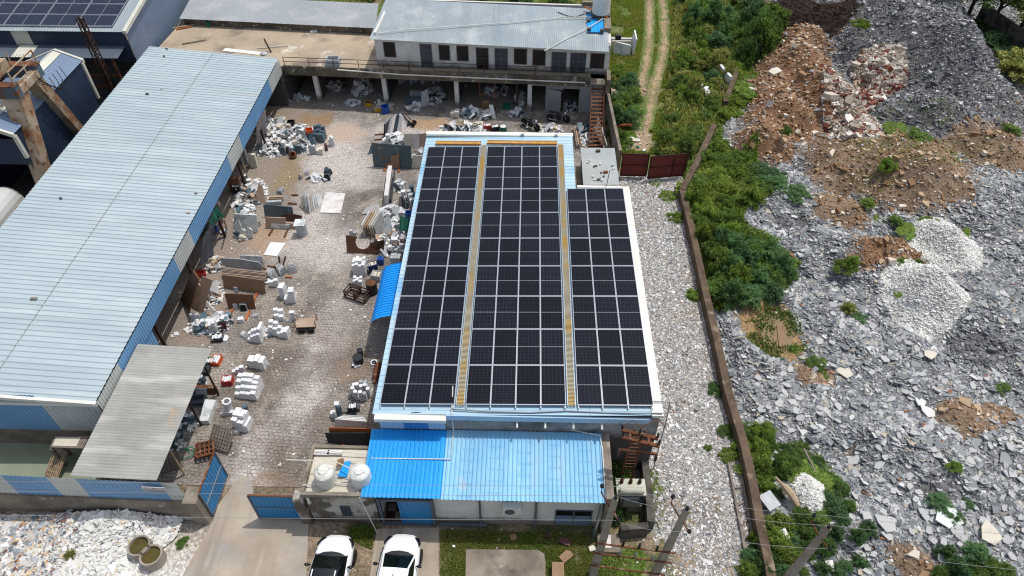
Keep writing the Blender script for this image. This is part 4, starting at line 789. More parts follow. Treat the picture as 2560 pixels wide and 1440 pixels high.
grid('north_ground', -70, 12.9, 39.25, 84, .5, lambda x, y: 0*x-.03, field_c, 'terrain')
grid('west_ground', -70, -23.62, -22, 39.2, 1., lambda x, y: 0*x-.03, lambda x, y: lay(np.tile(lin('#5d564e'), (len(x), 1)), sst(fbm(x, y, .4, 2), .4, .6), '#4a4540'), 'terrain')
m = MB(); m.add([(-600, -500, -.6), (700, -500, -.6), (700, 800, -.6), (-600, 800, -.6)], [(0, 1, 2, 3)]); struct(m.build('ground', 'far_ground'))
# ---------------------------------------------------------------- loose stone
def flakes(name, x, y, z, s, m, thick=.18, tilt=.38, seed=1, elong=.6, lift=.06):
    r = np.random.default_rng(seed); n = len(x)
    a = np.array([0, .5, 1, 1.5])*math.pi+r.uniform(-.6, .6, (n, 4)); rad = s[:, None]*r.uniform(.55, 1.05, (n, 4))
    px, py = rad*np.cos(a), rad*np.sin(a)*r.uniform(elong, 1, (n, 1)); th = np.maximum(.012, s*thick*r.uniform(.4, 1.3, n))
    top = np.stack([px, py, np.repeat(th[:, None]/2, 4, 1)], 2); bot = np.stack([px, py, np.repeat(-th[:, None]/2, 4, 1)], 2)
    P = np.concatenate([top, bot], 1)
    ax = r.uniform(0, 2*math.pi, n); tl = np.abs(r.normal(0, tilt, n)); yw = r.uniform(0, 2*math.pi, n)
    c, s_ = np.cos(yw)[:, None], np.sin(yw)[:, None]; P[..., 0], P[..., 1] = P[..., 0]*c-P[..., 1]*s_, P[..., 0]*s_+P[..., 1]*c
    kx, ky = np.cos(ax)[:, None], np.sin(ax)[:, None]; c, s_ = np.cos(tl)[:, None], np.sin(tl)[:, None]
    dt = P[..., 0]*kx+P[..., 1]*ky; cz = kx*P[..., 1]-ky*P[..., 0]; z0 = P[..., 2].copy()
    nx = P[..., 0]*c+ky*z0*s_+kx*dt*(1-c); ny = P[..., 1]*c-kx*z0*s_+ky*dt*(1-c); nz_ = z0*c+cz*s_
    P = np.stack([nx+x[:, None], ny+y[:, None], nz_+(z+s*lift+r.uniform(0, 1, n)*s*lift)[:, None]], 2).reshape(-1, 3)
    b = (np.arange(n)*8)[:, None]
    F = np.concatenate([b+np.array([q]) for q in ((0, 1, 2, 3), (0, 4, 5, 1), (1, 5, 6, 2), (2, 6, 7, 3), (3, 7, 4, 0))], 0)
    return link(name, npmesh(name, P, F, m))
rs = np.random.default_rng(11)
def inview(x, y, z=0., mar=60):
    P = np.stack([x-CAM.x, y-CAM.y, np.zeros_like(x)+z-CAM.z], 1); k = P @ np.array(FW); u = 1280+FPX*(P @ np.array(RI))/k; v = 720-FPX*(P @ np.array(UP))/k
    return (u > -mar) & (u < 2560+mar) & (v > -mar) & (v < 1440+mar)
N = 1000000; x = rs.uniform(17, 66, N); y = rs.uniform(-9, 62, N); k = inview(x, y) & (x > wallx(y)+.45); x, y = x[k], y[k]; Z = zone(x, y); u = rs.uniform(0, 1, len(x))
near = np.clip(1.15-np.hypot(x-CAM.x, y-CAM.y)/150, .4, 1)
cov = np.clip(Z['k']+Z['b']+Z['d']+Z['t']+Z['w']+Z['x']+Z['m'], 0, 1)
pk = u < (1-cov)**1.6*.95*near*(Z['w'] < .2)
xs_, ys_ = x[pk], y[pk]; sz = rs.lognormal(-2.33, .5, len(xs_)).clip(.05, .5)
big = np.argsort(-sz)[:0]
stuff(flakes('slate_rubble', xs_, ys_, field_h(xs_, ys_), sz, 'slate', .1, .33, 2, .38), 'broken grey slate pieces covering the open land beyond the boundary wall', 'rubble')
pf = (rs.uniform(0, 1, len(x)) < (1-cov)**1.6*.35*near)&~pk&(Z['w'] < .2)
stuff(flakes('slate_fines', x[pf], y[pf], field_h(x[pf], y[pf])+.02, rs.lognormal(-3.0, .4, pf.sum()).clip(.03, .1), 'slate_fines', .3, .45, 22, .45), 'small grey slate chips and fines between the broken slate pieces', 'slate chips')
def scat(name, key, dens, smu, ssd, m, lb, cat, thick=.5, tilt=.5, seed=3, lo=.03, hi=.5, elong=.6):
    pk = rs.uniform(0, 1, len(x)) < np.clip(Z[key], 0, 1)*dens; a, b_ = x[pk], y[pk]
    s = rs.lognormal(smu, ssd, len(a)).clip(lo, hi); return stuff(flakes(name, a, b_, field_h(a, b_), s, m, thick, tilt, seed, elong), lb, cat)
scat('dark_gravel', 'd', .26, -2.5, .55, 'dark_gravel', 'dark grey stone chips strewn over the big grey waste mounds', 'gravel', .4, .5, 4)
scat('earth_stones', 'b', .12, -2.4, .6, 'earth_stone', 'pale stones and lumps strewn over the brown earth mounds', 'stones', .6, .5, 5)
scat('soil_stones', 'k', .12, -2.5, .55, 'earth_stone', 'small stones strewn over the grey brown soil', 'stones', .6, .5, 6)
scat('brick_rubble', 'x', .7, -1.35, .5, 'rubble_brick', 'heap of broken brick and concrete rubble on the earth mounds', 'rubble', .7, .6, 7)
N = 9000; e = ZW
for i, (e, q) in enumerate(zip(ZW, ('farther', 'nearer', 'weedy'))):
    a = rs.uniform(-1.3, 1.3, 22000)*e[2]+e[0]; b_ = rs.uniform(-1.3, 1.3, 22000)*e[3]+e[1]; k = emask(a, b_, e, .16, .35, 40+i) > .3; a, b_ = a[k], b_[k]
    stuff(flakes('white_chip_heap', a, b_, field_h(a, b_), rs.lognormal(-2.65, .4, len(a)).clip(.03, .2), 'white_chip', .3, .55, 8+i, .25), {'farther': 'farther white stone chip heap among the grey slate', 'nearer': 'nearer and larger white stone chip heap among the grey slate', 'weedy': 'white chip heap overgrown with weeds beside the boundary wall'}[q], 'chip heap', )
# dead brush
e = ZT[0]; n = 9000; a = rs.uniform(0, 2*math.pi, n); q = np.sqrt(rs.uniform(0, 1, n)); X0 = e[0]+e[2]*q*np.cos(a); Y0 = e[1]+e[3]*q*np.sin(a); k = emask(X0, Y0, e, .2, .35, 40) > .3; X0, Y0 = X0[k], Y0[k]; n = len(X0)
Z0 = field_h(X0, Y0)+.9*(1-q[k]**2)*rs.uniform(0, 1, n); d = rs.normal(0, 1, (n, 3)); d[:, 2] *= .35; d /= np.linalg.norm(d, axis=1)[:, None]; L_ = rs.uniform(.3, .9, n)[:, None]; w_ = np.cross(d, rs.normal(0, 1, (n, 3))); w_ = w_/np.linalg.norm(w_, axis=1)[:, None]*.022
P0 = np.c_[X0, Y0, Z0]; VV = np.stack([P0-w_, P0+w_, P0+d*L_+w_*.5, P0+d*L_-w_*.5], 1).reshape(-1, 3); b0 = np.arange(n)[:, None]*4
stuff(link('dead_brush', npmesh('dead_brush', VV, b0+np.arange(4)[None], 'brush')), 'heap of dry dark brown cut brush at the back of the waste land', 'brushwood')
# lane stone
N = 170000; a = rs.uniform(12.7, 19.2, N); b_ = rs.uniform(-11, 24.6, N); k = inview(a, b_) & (a < wallx(b_)+.1) & ~((a < 13.1) & (b_ > -.5)) & ~((a < 13.3) & (b_ < -3.5) & (fbm(a, b_, .6, 33) < .5)) & (rs.uniform(0, 1, N) < .5+.5*sst(fbm(a, b_, .45, 35), .4, .5)); a, b_ = a[k], b_[k]
stuff(flakes('lane_stones', a, b_, field_h(a, b_), rs.lognormal(-3.1, .48, len(a)).clip(.022, .24), 'lane_stone', .35, .45, 12, .45), 'broken pale stone chips surfacing the lane beside the panel building', 'gravel')
# marble offcuts in front of the fence
N = 42000; a = rs.uniform(-20, -8.4, N); b_ = rs.uniform(-9.5, -3.55, N); f = (fbm(a, b_, .35, 44)-.5)*2.4; k = inview(a, b_) & (b_ > -6.0+f+sst(-a, 12.5, 15.5)*-4.) & (a < -9.4-sst(-b_, 4.2, 6)*1.2); a, b_ = a[k], b_[k]; lf = sst(-a, 13.2, 15)
hz = .75*np.exp(-((a+12.6)/2.6)**2-((b_+3.7)/1.1)**2)
sz = rs.lognormal(-2.7, .5, len(a)).clip(.03, .36); mixm = rs.uniform(0, 1, len(a)) < .1+.85*lf
stuff(flakes('marble_rubble', a[~mixm], b_[~mixm], hz[~mixm], sz[~mixm], 'white_chip', .3, .42, 14), 'white marble offcuts heaped against the front fence', 'rubble')
stuff(flakes('coloured_rubble', a[mixm], b_[mixm], hz[mixm], sz[mixm], 'chip_mix', .25, .35, 15), 'mixed coloured stone offcuts in the near left corner', 'rubble')
# small litter of chips over yard and verges
N = 5200; a = rs.uniform(-13.2, 12.8, N); b_ = rs.uniform(-6.5, 38, N); w = (fbm(a, b_, .5, 51) > .5) & ~((a > -.2) & (b_ > -.5) & (b_ < 22.6)) & ~((b_ < -1.2) & ((a < -3) | ((a > -.1) & (a < 3.2)) | (b_ > -3.6))) & ((b_ < 33) | (rs.uniform(0, 1, N) < .9)); a, b_ = a[w], b_[w]
stuff(flakes('stone_chips', a, b_, 0*a+.004, rs.lognormal(-3.1, .5, len(a)).clip(.02, .14), 'white_chip', .4, .2, 17), 'small white stone chips littering the yard and its verges', 'chips')
N = 900; a = rs.uniform(13, 16.5, N); b_ = rs.uniform(25, 46, N); k = (dtrack(a, b_) < .9) & ((b_ < 30) | (rs.uniform(0, 1, N) < .5)); a, b_ = a[k], b_[k]
stuff(flakes('track_stones', a, b_, 0*a+.01, rs.lognormal(-2.8, .5, len(a)).clip(.03, .2), 'lane_stone', .5, .3, 18), 'pale stones scattered along the dirt track', 'stones')
# ---------------------------------------------------------------- vegetation
def leafmesh(name, P, D, L_, W_, m, seed=1):
    r = np.random.default_rng(seed); n = len(P); D = D/np.linalg.norm(D, axis=1)[:, None]; s = np.cross(D, r.normal(0, 1, (n, 3))); s /= np.linalg.norm(s, axis=1)[:, None]
    L_ = (L_*r.uniform(.6, 1.3, n))[:, None]; W_ = (W_*r.uniform(.6, 1.3, n))[:, None]; up = np.cross(s, D)*L_*.12
    VV = np.stack([P-D*L_*.5, P+s*W_*.5+up, P+D*L_*.5, P-s*W_*.5+up], 1).reshape(-1, 3)
    return npmesh(name, VV, np.arange(n*4).reshape(-1, 4), m)
def bushy(seed, rx, rz, nb, nl, leaf, m, lowness=0.):
    r = np.random.default_rng(seed); Ps = []; Ds = []
    for k in range(nb):
        a = r.uniform(0, 6.28); q = math.sqrt(r.uniform(0, 1))*.85; z = r.uniform(.15, 1)*(1-.6*q*q); c = np.array([rx*q*math.cos(a), rx*q*math.sin(a), rz*z*(1-lowness*.4)]); rr = r.uniform(.16, .34)*rx
        d = r.normal(0, 1, (nl//nb, 3)); d /= np.linalg.norm(d, axis=1)[:, None]; p = c+d*rr*r.uniform(.35, 1.08, (len(d), 1))*np.array([1, 1, .75]); p[:, 2] = np.maximum(p[:, 2], .03)
        Ps.append(p); Ds.append(d+r.normal(0, .7, d.shape)+np.array([0, 0, .2]))
    P = np.concatenate(Ps); return leafmesh('crown', P, np.concatenate(Ds), np.full(len(P), leaf), np.full(len(P), leaf*.55), m, seed)
def feathery(seed, rx, rz, nb, nl, leaf, m):
    r = np.random.default_rng(seed); Ps = []; Ds = []
    for k in range(nb):
        a = r.uniform(0, 6.28); el = r.uniform(.25, 1.4); L_ = r.uniform(.7, 1.1); t = r.uniform(.2, 1, nl//nb)
        hx = rx*L_*math.cos(el)*t; z = rz*(L_*math.sin(el)*t*1.15-.35*t*t*math.cos(el))+.1*rz; sp = .08*rx
        p = np.stack([hx*math.cos(a), hx*math.sin(a), z], 1)+r.normal(0, sp, (len(t), 3))*np.array([1, 1, .6]); p[:, 2] = np.maximum(p[:, 2], .04)
        d = np.array([math.cos(a), math.sin(a), .15])+r.normal(0, .8, (len(t), 3)); Ps.append(p); Ds.append(d)
    P = np.concatenate(Ps); return leafmesh('crown', P, np.concatenate(Ds), np.full(len(P), leaf*1.5), np.full(len(P), leaf*.38), m, seed)
def stems(seed, rx, rz, n, r0):
    r = random.Random(seed); m = MB()
    for k in range(n):
        a = r.uniform(0, 6.28); q = r.uniform(.3, .75); m.tube([(0.06*math.cos(a), .06*math.sin(a), 0), (rx*q*.4*math.cos(a), rx*q*.4*math.sin(a), rz*.45), (rx*q*math.cos(a+.3), rx*q*math.sin(a+.3), rz*.85)], [r0, r0*.7, r0*.25], 5)
    return m
SHR = {}
def shrub_proto(kind, i):
    key = (kind, i)
    if key in SHR: return SHR[key]
    sd = hash(kind) % 1 + i*31+len(kind)*7
    mt = {'bright': 'leaf_bright', 'mid': 'leaf_mid', 'blue': 'leaf_blue', 'yellow': 'leaf_yellow', 'dark': 'leaf_dark', 'creeper': 'leaf_bright'}[kind]
    me = feathery(sd, 1., 1., 46, 5200, .15, mt) if kind in ('blue', 'yellow') else bushy(sd, 1., .35, 34, 3000, .17, mt) if kind == 'creeper' else feathery(sd, 1., .95, 60, 5200, .14, mt) if i % 2 and kind != 'dark' else bushy(sd, 1., 1., 34, 5200, .13, mt)
    sb = stems(sd, 1., .35 if kind == 'creeper' else 1., 6, .035)
    st = bpy.data.meshes.new('stem'); st.from_pydata(sb.v, [], sb.f); st.materials.append(MATS['bark'])
    SHR[key] = (me, st); return SHR[key]
def shrub(px, py, r_, h, kind, lb, grp, name='shrub', i=None, z=None, world=None):
    p = world or at(px, py, 0.)
    if z is None: z = float(field_h(np.array([p.x]), np.array([p.y]))[0]) if p.x > 13 else 0.
    if world is None and z > .05: p = at(px, py, z)
    me, st = shrub_proto(kind, RNG.randrange(4) if i is None else i); t = thing(name, lb, 'bush' if name != 'weed_clump' else 'weeds', (p.x, p.y, z-.03), U(0, 6.28), grp); t.scale = (r_*U(.85, 1.15), r_*U(.85, 1.15), h*U(.7, 1.4))
    link('crown', me, parent=t); link('stem', st, parent=t); return t
def ppoly(poly, n, mind, seed):
    P = [(p.x, p.y) for p in (at(*q) for q in poly)]; r = random.Random(seed); xs = [p[0] for p in P]; ys = [p[1] for p in P]; out = []; tries = 0
    while len(out) < n and tries < 30000:
        tries += 1; q = (r.uniform(min(xs), max(xs)), r.uniform(min(ys), max(ys)))
        if inpoly(np.array([q[0]]), np.array([q[1]]), P)[0] and all((q[0]-o[0])**2+(q[1]-o[1])**2 > mind*mind for o in out): out.append(q)
    return out
GL = {'blue': 'bluish green feathery thorn bush', 'bright': 'bright green leafy bush', 'mid': 'mid green rounded bush', 'yellow': 'yellow green wispy bush', 'dark': 'dark green dense bush', 'creeper': 'low bright green creeper'}
def thicket(poly, n, mind, kinds, rr, hh, where, grp, seed):
    r = random.Random(seed)
    for x_, y_ in ppoly(poly, n, mind, seed):
        k = r.choice(kinds); s = r.uniform(*rr); shrub(0, 0, s*(1.25 if k == 'creeper' else 1), r.uniform(*hh), k, f'{GL[k]} {where}', f'{GL[k]} {where}', 'creeper_patch' if k == 'creeper' else 'shrub', world=V((x_, y_, 0)))
thicket([(1715, -30), (1880, -30), (1895, 40), (1880, 90), (1850, 130), (1718, 130)], 30, 1.5, ['blue', 'blue', 'yellow', 'mid'], (1., 1.8), (1.2, 2.3), 'in the far thicket right of the dirt track', 0, 1)
thicket([(1712, 130), (1860, 120), (1830, 200), (1780, 280), (1695, 250)], 34, 1.25, ['blue', 'mid', 'yellow', 'yellow', 'bright'], (.8, 1.4), (.8, 1.6), 'in the middle thicket right of the dirt track', 0, 2)
thicket([(1692, 230), (1800, 215), (1765, 330), (1720, 385), (1655, 385)], 42, .95, ['bright', 'creeper', 'creeper', 'mid'], (.7, 1.2), (.5, 1.1), 'in the near thicket behind the maroon gate', 0, 3)
thicket([(1860, 95), (1925, 70), (1900, 150), (1850, 185)], 9, 1.3, ['dark', 'dark', 'mid'], (1.2, 1.9), (1.8, 3.), 'beside the dead brush heap', 0, 4)
thicket([(1850, 175), (1880, 200), (1860, 280), (1810, 300), (1790, 350), (1770, 380), (1775, 330), (1812, 270)], 26, .8, ['creeper', 'bright', 'creeper'], (.7, 1.1), (.5, .9), 'spilling over the far boundary wall', 0, 5)
thicket([(1745, 420), (1790, 370), (1850, 390), (1880, 430), (1900, 470), (1880, 520), (1790, 520), (1725, 500)], 40, .85, ['creeper', 'bright', 'mid', 'creeper'], (.7, 1.2), (.5, 1.), 'beside the bend of the boundary wall', 0, 6)
thicket([(1725, 510), (1820, 500), (1830, 600), (1810, 650), (1760, 640)], 20, .8, ['bright', 'mid', 'bright'], (.7, 1.1), (.7, 1.2), 'along the middle of the boundary wall', 0, 7)
thicket([(1760, 640), (1830, 600), (1900, 640), (1960, 690), (1930, 745), (1880, 760), (1800, 780)], 26, .85, ['blue', 'mid', 'bright', 'blue'], (.8, 1.4), (.9, 1.5), 'above the muddy pool', 0, 8)
thicket([(1880, 430), (1960, 470), (1990, 520), (1900, 500)], 6, .9, ['blue'], (.8, 1.2), (.5, .9), 'creeping over the slate past the wall bend', 0, 9)
thicket([(1528, 240), (1580, 215), (1592, 250), (1580, 310), (1535, 320)], 14, .8, ['blue', 'bright', 'mid'], (.7, 1.2), (.7, 1.3), 'between the back building and the dirt track', 0, 10)
thicket([(1528, 165), (1555, 160), (1570, 215), (1530, 235)], 8, .9, ['yellow', 'bright'], (.6, .9), (.4, .8), 'by the east wall of the back building', 0, 11)
thicket([(1530, 335), (1572, 335), (1570, 375), (1545, 380)], 8, .6, ['creeper', 'mid'], (.5, .8), (.4, .7), 'behind the small grey roof', 0, 12)
thicket([(1850, 1090), (1900, 1080), (1935, 1120), (1900, 1180), (1870, 1180)], 10, .55, ['bright', 'mid'], (.45, .75), (.4, .8), 'at the near end of the boundary wall', 0, 13)
thicket([(1885, 1190), (1940, 1180), (1950, 1235), (1900, 1240)], 8, .5, ['bright', 'dark'], (.4, .7), (.4, .7), 'beside the fallen log', 0, 14)
thicket([(1950, 1120), (2010, 1130), (2060, 1180), (2100, 1230), (2080, 1280), (2035, 1215), (1960, 1195)], 24, .45, ['mid', 'creeper', 'dark', 'creeper'], (.4, .75), (.25, .5), 'on top of the weedy white heap', 0, 15)
thicket([(1995, 1290), (2110, 1270), (2130, 1330), (2050, 1315)], 9, .7, ['blue', 'mid'], (.4, .75), (.3, .7), 'below the weedy white heap', 0, 16)
thicket([(1860, 1340), (2000, 1300), (2050, 1360), (2020, 1440), (1870, 1445)], 20, .7, ['blue', 'dark', 'mid', 'bright'], (.4, .85), (.3, .9), 'round the foot of the leaning near pole', 0, 17)
thicket([(2060, 1340), (2160, 1340), (2170, 1445), (2070, 1445)], 13, .75, ['blue', 'blue', 'mid'], (.4, .8), (.3, .8), 'right of the leaning near pole', 0, 18)
thicket([(2340, 1395), (2470, 1400), (2490, 1450), (2330, 1450)], 9, .8, ['blue', 'mid'], (.5, .9), (.35, .8), 'beside the bare soil at the near edge', 0, 19)
thicket([(1500, 1370), (1590, 1380), (1600, 1445), (1500, 1445)], 9, .5, ['creeper', 'bright'], (.35, .6), (.2, .4), 'between the two front poles', 0, 20)
thicket([(1518, 1200), (1545, 1180), (1560, 1240), (1530, 1310)], 7, .45, ['dark', 'mid'], (.45, .7), (.6, 1.1), 'beside the transformer yard', 0, 21)
for k, (px, py, r_, h, kd) in enumerate(((2110, 672, 1.2, .6, 'bright'), (2130, 660, .8, .7, 'bright'), (1975, 645, 1.1, .35, 'creeper'), (2120, 775, .8, .6, 'yellow'), (2145, 800, 1., .5, 'blue'), (1950, 690, 1.4, .9, 'mid'), (2260, 660, .9, .6, 'mid'), (2290, 665, .7, .5, 'mid'), (2270, 575, 1.3, .4, 'creeper'), (2320, 560, 1.2, .4, 'creeper'), (2240, 555, 1., .4, 'mid'), (2400, 580, 1.2, .3, 'creeper'), (2150, 65, 1.3, .9, 'bright'), (2005, 290, 1.2, .8, 'bright'), (2065, 165, .7, .4, 'creeper'), (2240, 325, 1.6, .4, 'creeper'), (2300, 340, 1.4, .4, 'mid'), (2215, 425, 1., .9, 'bright'), (2520, 330, 1.5, .7, 'mid'), (2240, 370, 1.2, .4, 'mid'), (2170, 510, 1., .4, 'bright'), (2200, 550, .8, .3, 'creeper'), (2000, 880, .9, .4, 'creeper'), (2040, 910, .9, .4, 'mid'), (2055, 930, .7, .3, 'creeper'), (1965, 330, .8, .4, 'mid'), (2385, 1170, .6, .3, 'bright'), (2350, 1260, .9, .4, 'blue'), (2380, 1300, 1., .4, 'blue'), (2410, 1260, .7, .4, 'blue'), (2500, 970, .9, .3, 'mid'), (1735, 740, .7, .4, 'bright'), (1690, 545, .7, .4, 'bright'), (1670, 490, .9, .4, 'bright'), (1640, 455, .7, .3, 'creeper'), (1790, 975, .6, .4, 'dark'), (1815, 1080, .6, .4, 'mid'), (1632, 1190, .5, .3, 'creeper'), (1640, 1220, .5, .3, 'creeper'), (1770, 1120, .25, .2, 'bright'), (1820, 1140, .6, .4, 'bright'), (435, 1300, .5, .35, 'creeper'), (458, 1358, .35, .25, 'mid'), (178, 1390, .4, .3, 'yellow'), (2360, 690, .5, .2, 'creeper'), (2245, 735, .35, .2, 'creeper'), (2310, 718, .35, .2, 'creeper'))):
    shrub(px, py, r_*(.68 if px > 1850 else .85), h*.7, kd, GL[kd].replace('bush', 'weed')+(' sprouting from the waste mounds' if px > 1850 else ' beside the lane' if px > 1500 else ' by the near left rubble'), GL[kd]+(' weeds on the mounds' if px > 1850 else ' weeds by the lane' if px > 1500 else ' weeds in the rubble'), 'weed_clump')
# trees in the far right corner
def tree(px, py, h, r_, kind, lb):
    p = at(px, py, 0); z = float(field_h(np.array([p.x]), np.array([p.y]))[0]); t = thing('tree', lb, 'tree', (p.x, p.y, z-.05), U(0, 6), 'trees in the far right corner'); sd = int(px)
    m = MB(); m.tube([(0, 0, 0), (.1, 0, h*.3), (.05, .1, h*.6)], [.22, .17, .1], 8)
    for k in range(7): a = k*.9; m.tube([(.07, 0, h*(.28+.04*k)), (r_*.4*math.cos(a), r_*.4*math.sin(a), h*.6), (r_*.75*math.cos(a), r_*.75*math.sin(a), h*.8)], [.1, .06, .02], 5)
    m.build('trunk', 'bark', t, local=True)
    r = np.random.default_rng(sd); Ps = []; Ds = []
    for k in range(46):
        a = r.uniform(0, 6.28); q = math.sqrt(r.uniform(0, 1)); c = np.array([r_*q*math.cos(a), r_*q*math.sin(a), h*(.5+.5*math.sqrt(max(0, 1-q*q))*r.uniform(.5, 1))]); d = r.normal(0, 1, (230, 3)); d /= np.linalg.norm(d, axis=1)[:, None]
        Ps.append(c+d*r_*.27*r.uniform(.3, 1.05, (230, 1))*np.array([1, 1, .6])); Ds.append(d+r.normal(0, .6, d.shape))
    P = np.concatenate(Ps); link('crown', leafmesh('crown', P, np.concatenate(Ds), np.full(len(P), .3), np.full(len(P), .14), kind, sd), parent=t)
tree(2410, 60, 5.5, 3.6, 'leaf_blue', 'bluish green tree at the far left end of the brown wall in the corner')
tree(2470, 75, 6., 3.6, 'leaf_mid', 'mid green tree standing behind the brown corner wall')
tree(2540, 90, 6.5, 4.2, 'leaf_yellow', 'large yellow green tree overhanging the brown wall in the far right corner')
tree(2585, 130, 5.5, 3.4, 'leaf_yellow', 'yellow green tree cut off by the right edge of the photo')
shrub(2540, 185, 2.4, 2.2, 'yellow', 'yellow green round bush at the right edge below the brown corner wall', 'bushes under the corner wall', i=0)
shrub(2525, 150, 2.2, 1.2, 'blue', 'bluish bush leaning against the foot of the brown corner wall, rightmost', 'bushes under the corner wall', i=1)
shrub(2480, 115, 2.4, 1.2, 'blue', 'bluish bush against the middle foot of the brown corner wall', 'bushes under the corner wall', i=2)
shrub(2440, 80, 2.2, 1.3, 'dark', 'dark bush against the far foot of the brown corner wall', 'bushes under the corner wall', i=3)
for k, q in enumerate(((930, -6), (1010, -4), (1110, 2), (1200, 2), (1300, 6), (1400, 8))): shrub(*q, 1.6, 1.2, ['mid', 'blue', 'dark'][k % 3], f'{ORD[k]} bush from the left behind the upper corrugated roof', 'bushes behind the upper roof')
p0, p1 = at(2432, 62), at(2600, 185); d = (p1-p0).normalized(); m = MB(); m.prism([p0-V((0, 0, .1)), p1-V((0, 0, .1)), p1+V((0, 0, 2.1)), p0+V((0, 0, 2.1))], V((d.y, -d.x, 0))*-.4); tag(m.build('corner_wall', 'dark_concrete'), 'long brown wall running under trees in the far right corner', 'wall')
m = MB(); p = at(2325, 3); m.box(p+V((0, 0, 1.5)), (5, 3, 3)); tag(m.build('flat_roof_hut', 'pale_concrete', origin=p), 'pale flat roofed hut at the top edge beyond the grey mounds', 'hut')
# grass
def grass(name, poly, n, lb, h=.22, m='grass', seed=1, cond=None, clump=.5):
    P = [(p.x, p.y) for p in (at(*q) for q in poly)]; r = np.random.default_rng(seed); xs = [p[0] for p in P]; ys = [p[1] for p in P]
    a = r.uniform(min(xs), max(xs), n); b_ = r.uniform(min(ys), max(ys), n); k = inpoly(a, b_, P) & (fbm(a, b_, .6, seed+60) > clump-.12+.1*r.uniform(0, 1, n))
    if cond is not None: k &= cond(a, b_)
    a, b_ = a[k], b_[k]; n = len(a); hh = h*r.uniform(.5, 1.4, n); z = np.where(a > 12.92, field_h(a, b_), 0.); D = r.normal(0, .5, (n, 3)); D[:, 2] = 1
    me = leafmesh(name, np.c_[a, b_, z+hh*.35], D, hh, np.full(n, h*.3), m, seed); return stuff(link(name, me), lb, 'grass')
grass('grass', [(1515, -20), (1735, -20), (1720, 110), (1690, 215), (1640, 385), (1560, 390), (1530, 330), (1522, 100)], 110000, 'green grass on both sides of the dirt track', .3, 'grass', 1, lambda a, b_: dtrack(a, b_) > .6, .42)
grass('tall_weeds', [(1690, -20), (1890, -20), (1870, 150), (1800, 300), (1730, 390), (1645, 390), (1670, 220)], 42000, 'tall yellow green weeds filling the gaps of the thicket', .75, 'leaf_yellow', 5, None, .3)
grass('wall_weeds', [(1735, 420), (1880, 380), (1900, 470), (1850, 560), (1900, 650), (1940, 740), (1790, 790), (1720, 520)], 26000, 'loose green weeds between the bushes along the boundary wall', .5, 'leaf_bright', 6, lambda a, b_: a > wallx(b_)+.3, .3)
grass('pool_weeds', [(1850, 760), (1990, 780), (2020, 880), (2060, 930), (1960, 920), (1860, 880)], 7000, 'short weeds round the muddy pool', .22, 'leaf_mid', 9, lambda a, b_: a > wallx(b_)+.5, .6)
grass('mound_weeds', [(2180, 300), (2350, 310), (2480, 380), (2330, 480), (2150, 520), (2060, 420)], 9000, 'sparse green weeds on the brown soil', .18, 'leaf_bright', 12, None, .56)
grass('lawn', [(1100, 1325), (1490, 1335), (1520, 1445), (1100, 1445)], 26000, 'short green grass in front of the low building', .12, 'grass', 2, lambda a, b_: ~inpoly(a, b_, [(q.x, q.y) for q in pd]), .5)
grass('verge_grass', [(870, 1318), (940, 1318), (930, 1375), (880, 1350)], 2500, 'green grass strip between the two parked cars', .14, 'grass', 3, None, .4)
grass('far_grass', [(380, -30), (1500, -30), (1500, 14), (880, 10), (380, 20)], 14000, 'green grass beyond the old roofs at the top edge', .35, 'grass', 4)
# lane boundary wall
m = MB(); hs = []
for i, p in enumerate(WALL): hs.append(.75 if p.y < 26 else .9)
def wseg(i0, i1, lb, h=None):
    m = MB()
    for i in range(i0, i1):
        a, c = WALL[i], WALL[i+1]; d = (c-a).normalized(); nn = V((d.y, -d.x, 0))*.42
        m.prism([a-V((0, 0, .2)), c-V((0, 0, .2)), c+V((0, 0, h or hs[i])), a+V((0, 0, h or hs[i]))], nn)
    return tag(m.build('boundary_wall', 'wall_brown'), lb, 'wall')
wseg(0, 9, 'long low dark boundary wall between the stone lane and the slate field')
wseg(9, 11, 'boundary wall stretch slanting away behind the maroon gate', .8)
wseg(12, 13, 'isolated wall stretch in the bushes with white slabs beside it', .9)
wseg(14, 16, 'short brown wall piece at the top edge above the thicket', 1.)
# ================================================================ neighbour's yard on the far left
NX = -25.3
b = thing('navy_warehouse', 'dark navy corrugated warehouse in the far left corner with roof panels', 'building', (-33, 38, 0))
ev = atx(310, 78, NX); vg = atx(355, 0, NX); s_ = (vg.z-ev.z)/(vg.y-ev.y); y0, z0 = ev.y, ev.z; y1 = y0+13; z1 = z0+s_*13
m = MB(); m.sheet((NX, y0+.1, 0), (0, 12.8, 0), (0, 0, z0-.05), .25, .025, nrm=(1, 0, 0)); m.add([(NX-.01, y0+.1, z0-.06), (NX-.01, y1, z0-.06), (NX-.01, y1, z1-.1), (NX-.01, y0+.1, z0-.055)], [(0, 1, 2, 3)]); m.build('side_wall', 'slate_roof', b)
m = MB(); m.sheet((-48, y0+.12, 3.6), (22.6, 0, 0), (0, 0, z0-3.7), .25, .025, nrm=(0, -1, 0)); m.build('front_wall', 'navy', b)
xq = at(50, 110, 5).x; m = MB(); m.sheet((at(42, 85, 5.6).x, y0+.08, 4.2), (1.4, 0, 0), (0, 0, z0-4.3), .25, .025, nrm=(0, -1, 0)); m.build('light_panel', 'cream', b)
m = MB(); m.sheet((-48, y0-.15, z0), (22.7, 0, 0), (0, 13.2, s_*13.2), .25, .03, nrm=(0, 0, 1)); m.build('roof_sheet', 'house_roof', b)
